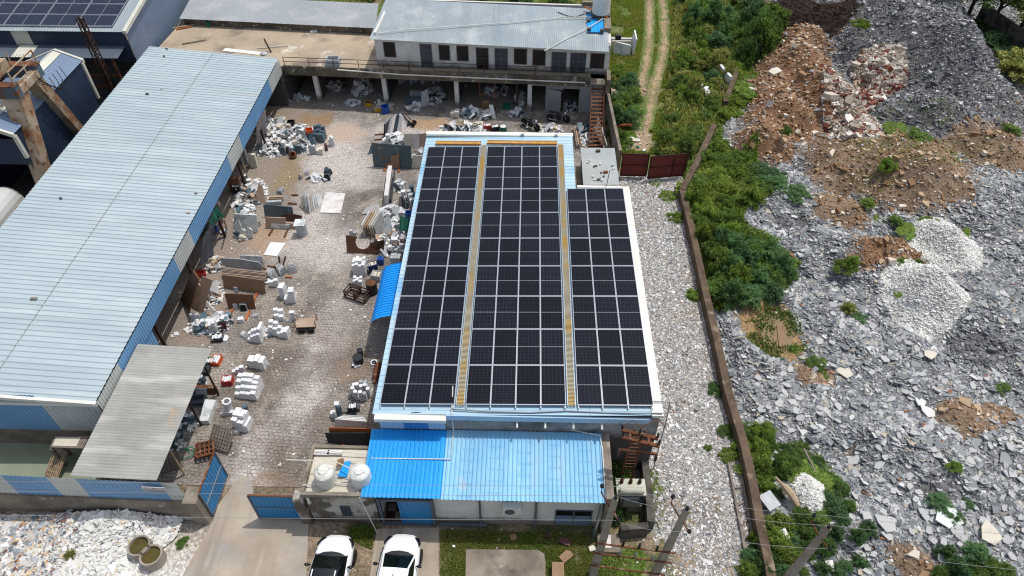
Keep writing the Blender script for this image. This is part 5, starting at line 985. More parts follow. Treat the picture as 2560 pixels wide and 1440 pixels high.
m = MB(); m.prism([(NX-.05, y0-.2, z0-.15), (NX-.05, y1, z1-.15), (NX-.05, y1, z1+.12), (NX-.05, y0-.2, z0+.12)], (.3, 0, 0)); m.build('verge_trim', 'cream', b)
zc = aty(150, 113, y0).z; yd = y0-1.7; zd = aty(200, 145, yd).z; c1 = aty(322, 120, y0); d0 = V((0, yd, zd))
m = MB(); m.sheet((-48, d0.y, zd), (48+c1.x-.2, 0, 0), (0, y0-d0.y, zc-zd), .25, .025, nrm=(0, 0, 1)); m.build('canopy', 'navy_roof', b)
xa_ = at(42, 125, (zc+zd)/2).x; m = MB(); m.sheet((xa_, d0.y-.02, zd+.02), (1.5, 0, 0), (0, y0-d0.y-.1, zc-zd), .25, .025, nrm=(0, 0, 1)); m.build('canopy_light', 'cream', b)
m = MB(); m.bx(-48, NX-.1, y0+.6, y0+.8, 0, 3.6); m.build('rear_lining', 'dark_room', b)
m = MB(); [m.beam((x_, d0.y+.15, 0), (x_, d0.y+.15, zd), .16) for x_ in (-26.2, -32, -38)]; m.beam((-48, d0.y+.1, 3.3), (-26.1, d0.y+.1, 3.3), .14); m.beam((-48, d0.y+.1, 2.3), (-26.1, d0.y+.1, 2.3), .1); m.build('canopy_frame', 'rust', b)
pb = panel('cells_blue'); k = 0
for r_ in range(3):
    for c_ in range(5):
        px, py = (340-c_*78, 66-r_*22); xx = -26.3-c_*2.9; yy = y0+.35+r_*1.5
        lb = f'bluish solar panel on the navy warehouse, {ORD[r_]} row from its eave, {ORD[c_]} from the right'
        o = pb if k == 0 else dup(pb, (0, 0, 0), 0, lb, 'solar panels on the navy warehouse')
        o.location = (xx, yy, z0+.2+s_*(yy-y0)); o.rotation_euler = (math.atan(s_), 0, R(90)); o.rotation_euler = (Matrix.Rotation(math.atan(s_), 3, 'X') @ Matrix.Rotation(R(90), 3, 'Z')).to_euler(); o.scale = (1.28, 1.26, 1.); o['label'] = lb; o['group'] = 'solar panels on the navy warehouse'; k += 1
m = MB(); [m.beam((-41, y0+.4+q, z0+.12+s_*(.4+q)), (-26.4, y0+.4+q, z0+.12+s_*(.4+q)), .06) for q in (0, 1.4, 2.9, 4.3)]; tag(m.build('mounting_rails', 'alu'), 'aluminium rails under the panels of the navy warehouse', 'rails')
m = MB(); m.bx(-41, -28, y0+5.2, y0+5.6, z0+s_*5.2+.1, z0+s_*5.4+.16); tag(m.build('roof_walkway', 'grating'), 'yellow grating walkway behind the panels of the navy warehouse', 'walkway', 'yellow grating walkways on the roof')
# gabled navy sheds below it
E1, E2 = at(199, 152, 6.3), at(28, 331, 6.3); XE = -26.55
b = thing('gabled_shed', 'narrow navy gabled shed with cream ridge strips behind the gantry crane', 'shed', (-29, 24, 0))
RX, RZ = XE-1.6, 7.0
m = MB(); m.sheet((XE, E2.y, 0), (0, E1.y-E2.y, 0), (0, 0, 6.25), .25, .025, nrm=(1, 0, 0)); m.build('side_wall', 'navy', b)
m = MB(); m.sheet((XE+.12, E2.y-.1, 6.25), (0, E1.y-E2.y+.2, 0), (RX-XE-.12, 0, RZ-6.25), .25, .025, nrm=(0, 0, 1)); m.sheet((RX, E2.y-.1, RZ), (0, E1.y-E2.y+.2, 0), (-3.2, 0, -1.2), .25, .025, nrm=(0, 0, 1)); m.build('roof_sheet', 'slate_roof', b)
m = MB(); m.prism([(RX-.45, E2.y, RZ-.12), (RX, E2.y, RZ+.06), (RX+.45, E2.y, RZ-.14)], (0, E1.y-E2.y, 0)); m.build('ridge_strip', 'cream', b)
def verge(y, sy):
    m = MB(); m.prism([(XE+.18, y, 6.05), (XE+.18, y, 6.32), (RX, y, RZ+.1), (RX-3.2, y, RZ-1.1), (RX-3.2, y, RZ-1.35), (RX, y, RZ-.2)], (0, sy, 0)); m.build('verge_trim', 'cream', b)
verge(E1.y+.1, .18); verge(E2.y-.1, -.18)
m = MB(); m.beam((XE+.06, E1.y+.05, 6.1), (XE+.06, E1.y+.05, 3.2), .22); m.beam((XE+.06, E2.y-.05, 6.1), (XE+.06, E2.y-.05, 4.4), .22); m.build('corner_trim', 'cream', b)
m = MB(); m.sheet((RX-3.1, E2.y, 3.8), (XE-RX+3.05, 0, 0), (0, 0, 2.), .25, .025, nrm=(0, -1, 0)); m.build('end_wall', 'navy', b)
m = MB(); m.sheet((RX-3.1, E1.y, 0), (XE-RX+3.05, 0, 0), (0, 0, 5.9), .25, .025, nrm=(0, 1, 0)); m.build('end_wall', 'navy', b)
m = MB(); m.bx(RX-3.1, RX-3., E2.y, E1.y, 0, 5.8); m.build('side_wall', 'navy', b)
# gantry crane
t = thing('gantry_crane', 'rusty gantry crane with splayed legs and blue grey girders', 'crane', (-26.4, 22, 0))
def leg(foot, top, w0, w1):
    m = MB(); f, q = V(foot), V(top); a = (.5, .5); m.add([f+V((x*w0, y*w0*.7, 0)) for x, y in ((-1, -1), (1, -1), (1, 1), (-1, 1))]+[q+V((x*w1, y*w1*.8, 0)) for x, y in ((-1, -1), (1, -1), (1, 1), (-1, 1))], [(0, 1, 5, 4), (1, 2, 6, 5), (2, 3, 7, 6), (3, 0, 4, 7), (4, 5, 6, 7)]); return m.build('leg', 'rusty_paint', t)
leg((-26.2, 18.5, 0), (-26.6, 21.3, 7.9), .42, .62); leg((-26.35, 25.7, 0), (-26.5, 23.2, 7.9), .4, .5)
for y in (20.9, 23.6): m = MB(); m.bx(-42, -25.9, y-.25, y+.25, 7.9, 8.75); m.build('girder', 'crane_blue', t); m = MB(); m.bx(-42, -25.85, y-.32, y+.32, 8.75, 8.8); m.build('rail', 'rust', t)
m = MB(); m.bx(-26.4, -25.9, 21.15, 23.35, 8., 8.5); [m.beam((-25.9, y, 8.75), (-25.9, y, 9.7), .07) for y in (20.8, 22.3, 23.7)]; m.beam((-25.9, 20.8, 9.7), (-25.9, 23.7, 9.7), .07); m.beam((-25.9, 20.8, 9.2), (-25.9, 23.7, 9.2), .06); m.build('end_carriage', 'rusty_paint', t)
m = MB(); m.bx(-28.6, -27.3, 21.6, 23., 8.8, 9.5); m.bx(-28.2, -27.6, 21.9, 22.6, 9.5, 9.9); [m.beam((-27.2, y, 8.8), (-27.2, y, 9.8), .06) for y in (21.5, 23.1)]; m.build('trolley', 'rusty_paint', t)
m = MB()
for k in range(4): y = 23.4+k*.5; m.tube([(-25.8, 22.8, 8.4-.2*k), (-25.5, y, 7.-.3*k), (-25.9, y+.8, 6.8), (-26.4, y+1.3, 7.2)], .025, 5)
m.build('festoon_cable', 'cable_black', t)
p = atx(197, 42, -27.); t = thing('lattice_mast', 'thin rusty lattice mast standing in front of the navy warehouse', 'mast', (-27, 31.6, 0))
m = MB(); m_ = .28; CR = [(x*m_, y*m_) for x, y in ((-1, -1), (1, -1), (1, 1), (-1, 1))]
for x, y in CR: m.beam((-27+x, 31.6+y, 0), (-27+x*.6, 31.6+y*.6, 8.3), .07)
for k in range(18):
    for i in range(4):
        a, c = CR[i], CR[(i+1) % 4]; f0, f1 = 1-.4*k/18, 1-.4*(k+1)/18; z = k*8.3/18; m.beam((-27+a[0]*f0, 31.6+a[1]*f0, z), (-27+c[0]*f1, 31.6+c[1]*f1, z+8.3/18), .04)
m.build('lattice', 'rust_dark', t)
p = at(2, 505, 2.6); t = thing('tanker_body', 'pale grey tanker body with a yellow ring at the left edge', 'tanker', (p.x-.9, p.y, 0))
m = MB(); m.lathe((p.x-.6, p.y-3, 1.75), [(.0, 0), (.95, .05), (1.05, .3), (1.05, 4.2), (.95, 4.5), (0, 4.55)], 20, Matrix.Rotation(R(-90), 3, 'X')); m.build('barrel', 'shed_white', t)
q = at(18, 496, 2.1); m = MB(); m.lathe((p.x+.47, p.y+.3, 1.7), [(.16, 0), (.22, 0), (.22, .03), (.16, .03)], 16, Matrix.Rotation(R(90), 3, 'Y')); m.build('ring', 'plastic_yellow', t)
m = MB(); m.bx(p.x-1.5, p.x+.3, p.y-3, p.y+1.6, .5, .8); [m.lathe((p.x+s, p.y+y, .45), [(0, -.14), (.42, -.14), (.45, 0), (.42, .14), (0, .14)], 14, Matrix.Rotation(R(90), 3, 'Y')) for s in (-1.4, .2) for y in (-2.2, .8)]; m.build('chassis', 'plastic_black', t)
# ================================================================ right side structures
b = thing('gate_lodge', 'small shelter with a grey sheet roof strewn with stones, behind the panel building', 'shed', (11.7, 21.7, 0))
p = [at(px, py, 2.6) for px, py in ((1458, 462), (1548, 462), (1538, 370), (1452, 370))]
m = MB(); m.sheet(p[0], p[3]-p[0], p[1]-p[0], .16, .022, 'sine', nrm=(0, 0, 1)); m.build('roof_sheet', 'small_roof', b)
m = MB(); m.bx(p[0].x+.1, p[1].x-.1, p[0].y+.2, p[0].y+.35, 0, 2.55); m.bx(p[1].x-.25, p[1].x-.1, p[0].y+.35, p[3].y-.1, 0, 2.55); m.bx(p[0].x+.1, p[0].x+.25, p[0].y+1.6, p[3].y-.1, 0, 2.55); m.build('wall', 'plaster_peel', b)
r2 = random.Random(5)
for px, py, w, mt, lb in ((1495, 379, .3, 'dark_concrete', 'grey block near the far edge of the small grey roof'), (1514, 432, .28, 'brick', 'dark red brick standing on the small grey roof'), (1503, 433, .12, 'brick', 'small brick bit left of the dark red brick'), (1509, 442, .12, 'brick', 'small brick bit nearest the roof front edge'), (1488, 417, .3, 'wood_grey', 'short grey stick on the small grey roof'), (1497, 450, .25, 'wood_grey', 'short grey stick nearest the roof front edge'), (1474, 403, .16, 'marble', 'white stone at left of the small grey roof, farthest of three'), (1470, 408, .14, 'marble', 'white stone at the far left of the small grey roof'), (1501, 411, .15, 'marble', 'white stone at the middle of the small grey roof'), (1531, 415, .16, 'marble_grey', 'grey stone near the right edge of the small grey roof'), (1534, 423, .16, 'marble', 'white stone near the right edge of the small grey roof'), (1482, 443, .14, 'marble', 'white stone near the left front of the small grey roof'), (1487, 451, .16, 'marble', 'white stone at the front left corner of the small grey roof'), (1504, 452, .14, 'marble', 'white stone at the front middle of the small grey roof')):
    q = at(px, py, 2.63); mb = MB(); mb.box(q+V((0, 0, .05)), (w, w*.6 if w != .3 or mt != 'wood_grey' else .05, .1 if w < .25 else .16), rz=r2.uniform(-.6, .6)); tag(mb.build('roof_stone', mt, origin=q), lb, 'stone', 'loose stones on the small grey roof')
m = MB(); q = at(1516, 466, 4.85); m.tube([q, q+V((.03, .05, 2.)) if False else q+V((.08, 0, 1.2))], .02, 5); tag(m.build('lightning_rod', 'cable_black'), 'thin black rod at the far edge of the right panel block', 'rod')
m = MB(); m.bx(9.7, 10.5, 20.6, 23.2, 0, 1.5); tag(m.build('concrete_plinth', 'concrete'), 'bare concrete block between the panel building and the small grey roof', 'plinth')
def red_leaf(A, B, TA, TB, lb):
    a, c = at(*A), at(*B); t = thing('maroon_gate_leaf', lb, 'gate', (a+c)/2, 0, 'maroon back gate leaves'); d = (c-a).normalized(); n_ = V((d.y, -d.x, 0)); h = 2.05
    m = MB(); m.sheet(a+V((0, 0, .12)), c-a, (0, 0, h-.12), .09, .015, 'sine', nrm=n_); m.build('panel', 'maroon', t)
    m = MB(); [m.beam(a+V((0, 0, z))+n_*.04, c+V((0, 0, z))+n_*.04, .06) for z in (.12, 1.08, h)]; [m.beam(a.lerp(c, f)+V((0, 0, .1))+n_*.045, a.lerp(c, f)+V((0, 0, h))+n_*.045, .06) for f in ((.01, .99) if 'left' in lb else (.01, .66, .99))]; m.build('frame', 'rust_dark', t)
red_leaf((1549, 441), (1615, 443), 0, 0, 'maroon sheet gate leaf next to the small grey roof, left one')
red_leaf((1617, 449), (1707, 441), 0, 0, 'maroon sheet gate leaf reaching to the boundary wall, right one')
m = MB(); m.tube([at(1711, 437), at(1713, 430)+V((0, .2, 2.4))], .05, 6); tag(m.build('gate_post', 'rust_dark'), 'thin dark post at the right end of the maroon gate', 'post')
# slabs beside the east wall of the two-storey building
def lean(name, outl, BL, BR, ang, t, mt, lb, cat, grp=None, z0=0., par=None):
    a, c = at(*BL, z0), at(*BR, z0); d = (c-a).normalized(); pr = V((-d.y, d.x, 0)); u = V((0, 0, math.cos(R(ang))))+pr*math.sin(R(ang)); n_ = d.cross(u)
    P = [atp(q[0], q[1], a, n_) for q in outl]
    for q in P:
        if q.z < z0: q.z = z0
    m = MB(); m.prism(P, -n_.normalized()*t if n_.y < 0 else n_.normalized()*t); return tag(m.build(name, mt, par), lb, cat, grp)
def flat(name, outl, z, t, mt, lb, cat, grp=None):
    m = MB(); m.prism([at(*q, z+t) for q in outl], (0, 0, -t)); return tag(m.build(name, mt), lb, cat, grp)
lean('stone_slab', [(1532, 138), (1575, 142), (1577, 114), (1543, 106), (1536, 112)], (1532, 138), (1575, 142), 8, .25, 'marble_vein', 'big greenish white slab with cut corners leaning by the back building', 'slab', 'slabs beside the back building')
lean('stone_slab', [(1530, 128), (1577, 131), (1578, 103), (1530, 103)], (1530, 128), (1577, 131), 6, .2, 'marble_cream', 'cream edged slab right behind the cut cornered slab', 'slab', 'slabs beside the back building')
lean('stone_slab', [(1528, 118), (1580, 120), (1580, 97), (1528, 96)], (1528, 118), (1580, 120), 6, .3, 'white_slab', 'white slab farthest back beside the back building', 'slab', 'slabs beside the back building')
q = at(1581, 141); m = MB(); m.box(q+V((.1, .9, .85)), (.12, 1.9, 1.7), Matrix.Rotation(R(6), 3, 'Y')); tag(m.build('stone_slab', 'marble', origin=q), 'narrow white slab seen edge on at the right of the leaning slabs', 'slab', 'slabs beside the back building')
q = at(1545, 95, 2.); m = MB(); m.box(q+V((0, 0, .1)), (.5, .4, .4)); tag(m.build('crate', 'plastic_black', origin=q-V((0, 0, .1))), 'dark crate set on top of the leaning white slabs', 'crate')
q = at(1808, 190, .6); m = MB(); m.box(q, (.25, 2.6, 1.3), Matrix.Rotation(R(14), 3, 'Z')); tag(m.build('stone_slab', 'marble', origin=q-V((0, 0, .6))), 'white slab block standing against the isolated wall stretch', 'slab')
flat('tin_sheet', [(1792, 210), (1812, 214), (1806, 219), (1789, 215)], .7, .03, 'galv', 'small tin sheet lying against the isolated wall stretch', 'sheet')
for k, (px, py, s) in enumerate(((1745, 205, .7), (1748, 216, .6), (1765, 222, .5), (1768, 232, .6))):
    q = at(px, py, .9); m = MB(); m.box(q, (s, s*.6, s*.5), rz=k*.5); tag(m.build('marble_block', 'marble', origin=q-V((0, 0, .2))), f'white block lying in the bushes right of the track, {ORD[k]} from the far end', 'block', 'white blocks lying in the bushes')
# transformer corner
def wl(pts, h, t, lb, mt='dark_concrete'):
    m = MB(); P = [at(*q) for q in pts]
    for a, c in zip(P, P[1:]): d = (c-a).normalized(); m.prism([a-V((0, 0, .1)), c-V((0, 0, .1)), c+V((0, 0, h)), a+V((0, 0, h))], V((d.y, -d.x, 0))*t)
    return tag(m.build('enclosure_wall', mt), lb, 'wall')
wl([(1612, 1325), (1608, 1265), (1597, 1165)][::-1], .9, -.35, 'broken brown wall right of the transformer')
wl([(1545, 1333), (1612, 1327)], .9, .3, 'low wall in front of the transformer')
T0 = at(1568, 1282); t = thing('transformer', 'beige oil transformer with bushings on a plinth beside the low building', 'transformer', T0+V((0, .4, 0)))
tx, ty = T0.x+.02, T0.y+.45
m = MB(); m.bx(tx-.6, tx+.6, ty-.4, ty+.4, 0, .6); m.build('plinth', 'concrete', t)
m = MB(); m.bx(tx-.42, tx+.42, ty-.28, ty+.28, .6, 1.6); m.build('tank', 'transformer', t)
m = MB(); m.bx(tx-.68, tx+.68, ty-.42, ty+.42, 1.6, 1.68); m.build('cover', 'transformer', t)
m = MB(); m.lathe((tx-.55, ty-.28, 1.86), [(0, 0), (.16, 0), (.16, 1.1), (0, 1.1)], 14, Matrix.Rotation(R(90), 3, 'Y')); m.build('conservator', 'transformer', t)
m = MB(); m.bx(tx-.36, tx+.36, ty-.52, ty-.28, .75, 1.5); [m.bx(tx+sx*(.46+k*.05), tx+sx*(.48+k*.05), ty-.25, ty+.25, .7, 1.5) for sx in (-1, 1) for k in range(5)]; m.build('radiator', 'steel', t)
for k in (-.42, 0, .42): m = MB(); m.lathe((tx+k, ty+.22, 1.68), [(.09, 0), (.05, .05), (.09, .1), (.05, .15), (.08, .2), (.04, .25), (.06, .3), (.03, .36), (0, .38)], 12); m.build('bushing', 'ceramic', t)
t = thing('transformer_pole', 'rusty ladder-like pole structure with crossarms behind the transformer', 'pole structure', (11.85, -.95, 0))
Pb, Pt = (11.5, -1.15), (11.55, -1.6)
m = MB()
for sx in (-.22, .22): m.beam((11.72+sx*1.3, -1.05, 0), (11.62+sx, -1.75, 5.7), .08, .05)
for k in range(15): f = k/15; m.beam((11.72-.1*f-.27, -1.05-.7*f, .3+5.4*f), (11.72-.1*f+.27, -1.05-.7*f, .3+5.4*f), .035)
m.build('ladder_frame', 'rust', t)
A1, A2 = at(1554, 1086, 5.6), at(1648, 1108, 5.6)
m = MB(); [m.beam(A1+V((0, dy, 0)), A2+V((0, dy, .0)), .15, .12) for dy in (-.14, .22)]; [m.beam(A1.lerp(A2, f)+V((0, -.2, .075)), A1.lerp(A2, f)+V((0, .28, .075)), .1, .03) for f in (.22, .72)]; m.build('crossarm', 'wood_grey' if 0 else 'rust', t)
m = MB(); B1, B2 = at(1547, 1123, 4.7), at(1644, 1136, 4.7); m.beam(B1, B2, .1); m.build('lower_crossarm', 'rust', t)
for f in (.02, .5, .97):
    q = A1.lerp(A2, f); m = MB(); m.lathe(q+V((0, -.1, .07)), [(.03, 0), (.05, .05), (.03, .12), (.05, .18), (.03, .25), (.035, .32), (0, .36)], 10); m.lathe(q+V((0, .25, .07)), [(.03, 0), (.05, .05), (.03, .12), (.05, .18), (.03, .25), (0, .3)], 10); m.build('insulator', 'cable_black', t)
    q = B1.lerp(B2, f); m = MB(); m.lathe(q+V((0, -.05, -.45)), [(0, 0), (.07, .03), (.04, .1), (.08, .16), (.04, .23), (.08, .3), (.04, .4)], 10); m.build('insulator', 'ceramic', t)
m = MB(); q, w = A1.lerp(A2, .02)+V((0, .1, .5)), A1.lerp(A2, .5)+V((0, .2, .5)); m.tube([q, q.lerp(w, .5)+V((0, .2, .25)), w], .018, 6); m.tube([w, w+V((.4, .15, .25)), w+V((.75, .3, .2)), w+V((1.1, .1, -.1))], .022, 6); m.build('jumper_lead', 'rust', t)
# two-pole structure and leaning pole at the near edge
def cpole(x, y, h, dx, dy, lb, name='concrete_pole'):
    t = thing(name, lb, 'pole', (x, y, 0)); m = MB(); P = V((x, y, 0)); T = V((x+dx, y+dy, h)); m.prism([P+V((-.17, -.13, 0)), P+V((.17, -.13, 0)), P+V((.17, .13, 0)), P+V((-.17, .13, 0))], (0, 0, .01))
    m.add([P+V((sx*.17, sy*.13, 0)) for sx, sy in ((-1, -1), (1, -1), (1, 1), (-1, 1))]+[T+V((sx*.1, sy*.08, 0)) for sx, sy in ((-1, -1), (1, -1), (1, 1), (-1, 1))], [(0, 1, 5, 4), (1, 2, 6, 5), (2, 3, 7, 6), (3, 0, 4, 7), (4, 5, 6, 7)]); m.build('shaft', 'pole', t); return t, T
t1, T1 = cpole(9.85, -5.72, 7.0, .3, .05, 'left concrete pole of the two-pole structure at the near edge')
t2, T2 = cpole(12.35, -6.1, 6.9, .45, .1, 'right concrete pole of the two-pole structure standing in the stone lane')
t3, T3 = cpole(18.2, -6., 5.7, .25, 0, 'leaning concrete pole among the bushes at the near right')
for t, T in ((t1, T1), (t2, T2), (t3, T3)):
    m = MB(); m.tube([T+V((-.05, 0, -.9)), T+V((-.5, .35, -.2)), T+V((-.5, .4, .1))], .035, 6); m.tube([T+V((0, 0, -.9)), T+V((.15, -.5, -.85))], .035, 6); m.build('bracket', 'rust', t)
    for q in (T+V((-.5, .4, .1)), T+V((.15, -.5, -.85)), T+V((0, 0, 0))): m = MB(); m.lathe(q, [(.05, 0), (.08, .05), (.05, .1), (.08, .15), (0, .22)], 10); m.build('insulator', 'cable_black', t)
for z, mt, nm, lb in ((3.6, 'rust', 'crossbar', 'upper rusty crossbar joining the two front poles'), (2.7, 'rust', 'crossbar', 'middle rusty crossbar joining the two front poles'), (1.5, 'rust', 'crossbar', 'lowest rusty crossbar joining the two front poles')):
    a = V((9.85, -5.72, 0)).lerp(T1, z/7); c = V((12.35, -6.1, 0)).lerp(T2, z/7); a.z = c.z = z; t = thing(nm, lb, 'crossbar', (a+c)/2, 0, 'crossbars of the two-pole structure'); m = MB(); m.beam(a+V((-.35, -.18, 0)), c+V((.35, -.18, 0)), .06); m.build('bar', mt, t)
    if z > 2:
        for f in (.3, .55, .82): q = a.lerp(c, f)+V((0, -.18, .05)); m = MB(); m.lathe(q, [(.04, 0), (.06, .08), (.03, .16), (.06, .24), (.03, .32), (.05, .4), (0, .45)], 8); m.build('insulator', 'cable_black' if z > 3 else 'steel', t)
def wire(pts, lb, sag=.25, r_=.008, mt='wire'):
    m = MB(); P = []
    for a, c in zip(pts, pts[1:]):
        for k in range(10): f = k/10; P.append(V(a).lerp(V(c), f)-V((0, 0, sag*4*f*(1-f))))
    P.append(V(pts[-1])); m.tube(P, r_, 4); tag(m.build('overhead_wire', mt), lb, 'wire', 'overhead wires along the front')
for dy, dz, sg, w_ in ((.4, .2, .25, 'farthest'), (0, .2, .3, 'middle'), (-.5, -.75, .3, 'nearest')):
    e = V((dx_ := 0, dy, dz)); wire([V((-40, -6.1+dy, 6.9+dz)), T1+e, T2+e, T3+e, V((45, -8.2+dy, 6.0+dz))], f'{w_} overhead wire of those strung along the front poles', sg)
wire([V((11.6, -1.8, 4.9)), V((10.6, .5, 4.4)), V((4.5, 8., 9.))][:2]+[V((1.5, -.35, 4.6))], 'thin dark service cable sagging over the light blue roof', .3, .015, 'cable_black')
# near ground bits right of the lane
LD = [at(1820, 1160), at(1862, 1385), at(1848, 1170), at(1880, 1345)]
t = thing('wooden_ladder', 'long grey wooden ladder lying along the foot of the boundary wall', 'ladder', (LD[0]+LD[1])/2)
m = MB(); [m.beam(a+V((0, 0, .12)), c+V((0, 0, .12)), .1) for a, c in ((LD[0], LD[1]), (LD[2], LD[3]))]; [m.beam(LD[0].lerp(LD[1], f)+V((0, 0, .1)), LD[2].lerp(LD[3], f)+V((0, 0, .1)), .06) for f in (.3, .5, .62, .74, .84, .94)]; m.build('frame', 'wood_grey', t)
q = at(1960, 1215, .7); w = at(1995, 1265, .5); m = MB(); m.tube([q, q.lerp(w, .5)+V((0, 0, .1)), w], [.17, .2, .12], 8); m.tube([q.lerp(w, .15), at(1938, 1192, 1.1)], [.1, .06], 6); tag(m.build('fallen_log', 'wood_pale'), 'pale fallen log lying on the weedy white heap', 'log')
m = MB(); m.tube([at(2010, 1122, .7), at(2050, 1203, .5)], .06, 6); tag(m.build('wooden_pole', 'wood_grey'), 'thin grey pole lying on the right side of the weedy heap', 'pole')
flat('stone_slab', [(1896, 1240), (1925, 1225), (1953, 1262), (1925, 1278)], .45, .06, 'marble_grey', 'pale grey slab lying below the fallen log', 'slab')
flat('stone_slab', [(2063, 1402), (2082, 1400), (2090, 1438), (2072, 1445)], .4, .08, 'white_slab', 'white slab lying right of the leaning near pole', 'slab')
flat('plastic_sack', [(1945, 1332), (1962, 1318), (1976, 1345), (1958, 1352)], .5, .12, 'plastic_white', 'crumpled white sack by the near end of the boundary wall', 'sack')
flat('stone_slab', [(1942, 812), (1955, 808), (1966, 862), (1948, 868)], .18, .05, 'board_tan', 'narrow brown slab lying in the muddy pool', 'slab')
m = MB(); mp = zell(1935, 835, 44, 46); m.prism([(mp[0]+mp[2]*(1+.18*math.sin(3*a+1))*math.cos(a), mp[1]+mp[3]*(1+.15*math.sin(4*a))*math.sin(a), .16) for a in np.linspace(0, 6.1, 26)], (0, 0, -.1)); struct(m.build('mud_puddle', 'puddle'))
for k, (px, py, s, mt, lb) in enumerate(((2370, 1290, .9, 'marble_vein', 'largest pale grey slate slab at the near right'), (2475, 1335, .7, 'marble_cream', 'beige stone slab right of the largest pale slate'), (2300, 1005, .4, 'plastic_white', 'white and teal plastic sack on the slate'), (2320, 1030, .5, 'white_slab', 'white slab below the teal plastic sack'), (2215, 1310, .6, 'slate', 'wide grey slate slab left of the largest pale one'), (2220, 690, .2, 'white_slab', 'whitish stone left of the nearer white heap'), (2325, 887, .45, 'marble_cream', 'cream slab piece low on the slate slope'), (2050, 905, .4, 'white_slab', 'pale slab beside the muddy hollow'), (2110, 930, .6, 'marble_cream', 'cream slab at the edge of the bare soil'), (2255, 1040, .4, 'slate', 'upright grey slate near the teal sack'))):
    q = at(px, py, .4); z = float(field_h(np.array([q.x]), np.array([q.y]))[0])+.12; q = at(px, py, z); r2 = random.Random(k+9); M = Matrix.Rotation(r2.uniform(-.2, .2), 3, 'X') @ Matrix.Rotation(r2.uniform(0, 3), 3, 'Z')
    m = MB(); m.prism([q+M @ V((s*rr*math.cos(a), s*.75*rr*math.sin(a), 0)) for a, rr in ((.2, 1.), (1.1, .75), (2.2, .95), (3.4, .8), (4.6, 1.), (5.5, .7))], (0, 0, .06)); tag(m.build('stone_slab' if 'sack' not in lb else 'plastic_sack', mt, origin=q), lb, 'slab' if 'sack' not in lb else 'sack')
r2 = random.Random(77); base = []
for k in range(8):
    me = bpy.data.meshes.new('slate_piece'); mb = MB(); mb.prism([V((math.cos(a+r2.uniform(-.3, .3))*r2.uniform(.65, 1), .75*math.sin(a+r2.uniform(-.3, .3))*r2.uniform(.65, 1), 0)) for a in np.linspace(0, 5.2, 5+k % 2)], (0, 0, .12)); me.from_pydata(mb.v, [], mb.f); me.materials.append(MATS['slate']); base.append(me)
BG = []
while len(BG) < 230:
    px, py = r2.uniform(1880, 2555), r2.uniform(540, 1435); q = at(px, py, .3); a_ = np.array([q.x]), np.array([q.y])
    Zq = zone(*a_)
    if q.x < wallx(q.y)+.8 or max(float(Zq[j][0]) for j in 'kbdwxtm') > .2 or r2.uniform(0, 1) > (py-300)/1100: continue
    z = float(field_h(*a_)[0]); o = link('slate_piece', base[len(BG) % 8], (q.x, q.y, z+.06)); s = r2.uniform(.2, .36); o.scale = (s, s, .5); o.rotation_euler = (r2.gauss(0, .22), r2.gauss(0, .22), r2.uniform(0, 6)); tag(o, 'large flat grey slate piece lying on the slate rubble', 'slate piece', 'large slate pieces on the rubble'); BG.append(o)
for k, (px, py, s) in enumerate(((2075, 245, 1.2), (2120, 255, .9), (2195, 215, 1.), (2140, 165, .9), (2085, 290, .9), (2120, 300, .8), (2160, 235, .8), (2148, 325, .9), (2122, 338, .6), (1935, 185, 1.1), (2175, 192, .9), (2168, 218, .8))):
    q = at(px, py, 1.); z = float(field_h(np.array([q.x]), np.array([q.y]))[0]); q = at(px, py, z+.2); m = MB(); M = Matrix.Rotation(r2.uniform(-.4, .4), 3, 'X') @ Matrix.Rotation(r2.uniform(0, 3), 3, 'Z'); m.prism([q+M @ V(v_)*s for v_ in ((-.5, -.3, 0), (.45, -.35, 0), (.55, .2, 0), (.1, .38, 0), (-.48, .25, 0))], M @ V((0, 0, .3*s))); tag(m.build('concrete_lump', ['marble_cream', 'concrete', 'white_slab'][k % 3], origin=q), 'large concrete lump on the brick and earth rubble heaps', 'concrete lump', 'concrete lumps on the earth heaps')
# ================================================================ front lawn and corner
def ring(px, py, lb):
    p = at(px, py); t = thing('concrete_ring', lb, 'well ring', (p.x, p.y, 0), 0, 'concrete rings by the driveway'); m = MB(); m.lathe(p, [(.5, 0), (.5, .62), (.42, .62), (.42, .05), (0, .05)], 28); m.build('shell', 'pole', t)
    m = MB(); m.lathe(p+V((0, 0, .44)), [(.42, 0), (.42, .01), (0, .012)], 24); w = m.build('standing_water', 'water_olive', t)
ring(359, 1378, 'grey concrete ring full of murky water, farther of the two'); ring(389, 1401, 'grey concrete ring full of murky water, nearer of the two')
lean('stone_slab', [(424, 1298), (487, 1300), (478, 1268), (415, 1262), (411, 1270)], (424, 1298), (487, 1300), 22, .04, 'marble_cream', 'pale broken slab leaning on the fence wall beside the gate pillar', 'slab')
q = at(1410, 1442, 0); m = MB(); m.bx(q.x-.55, q.x-.02, q.y-1.4, q.y+.45, 0, .5); tag(m.build('stone_box', 'board_tan'), 'tan box at the corner of the concrete pad', 'box')
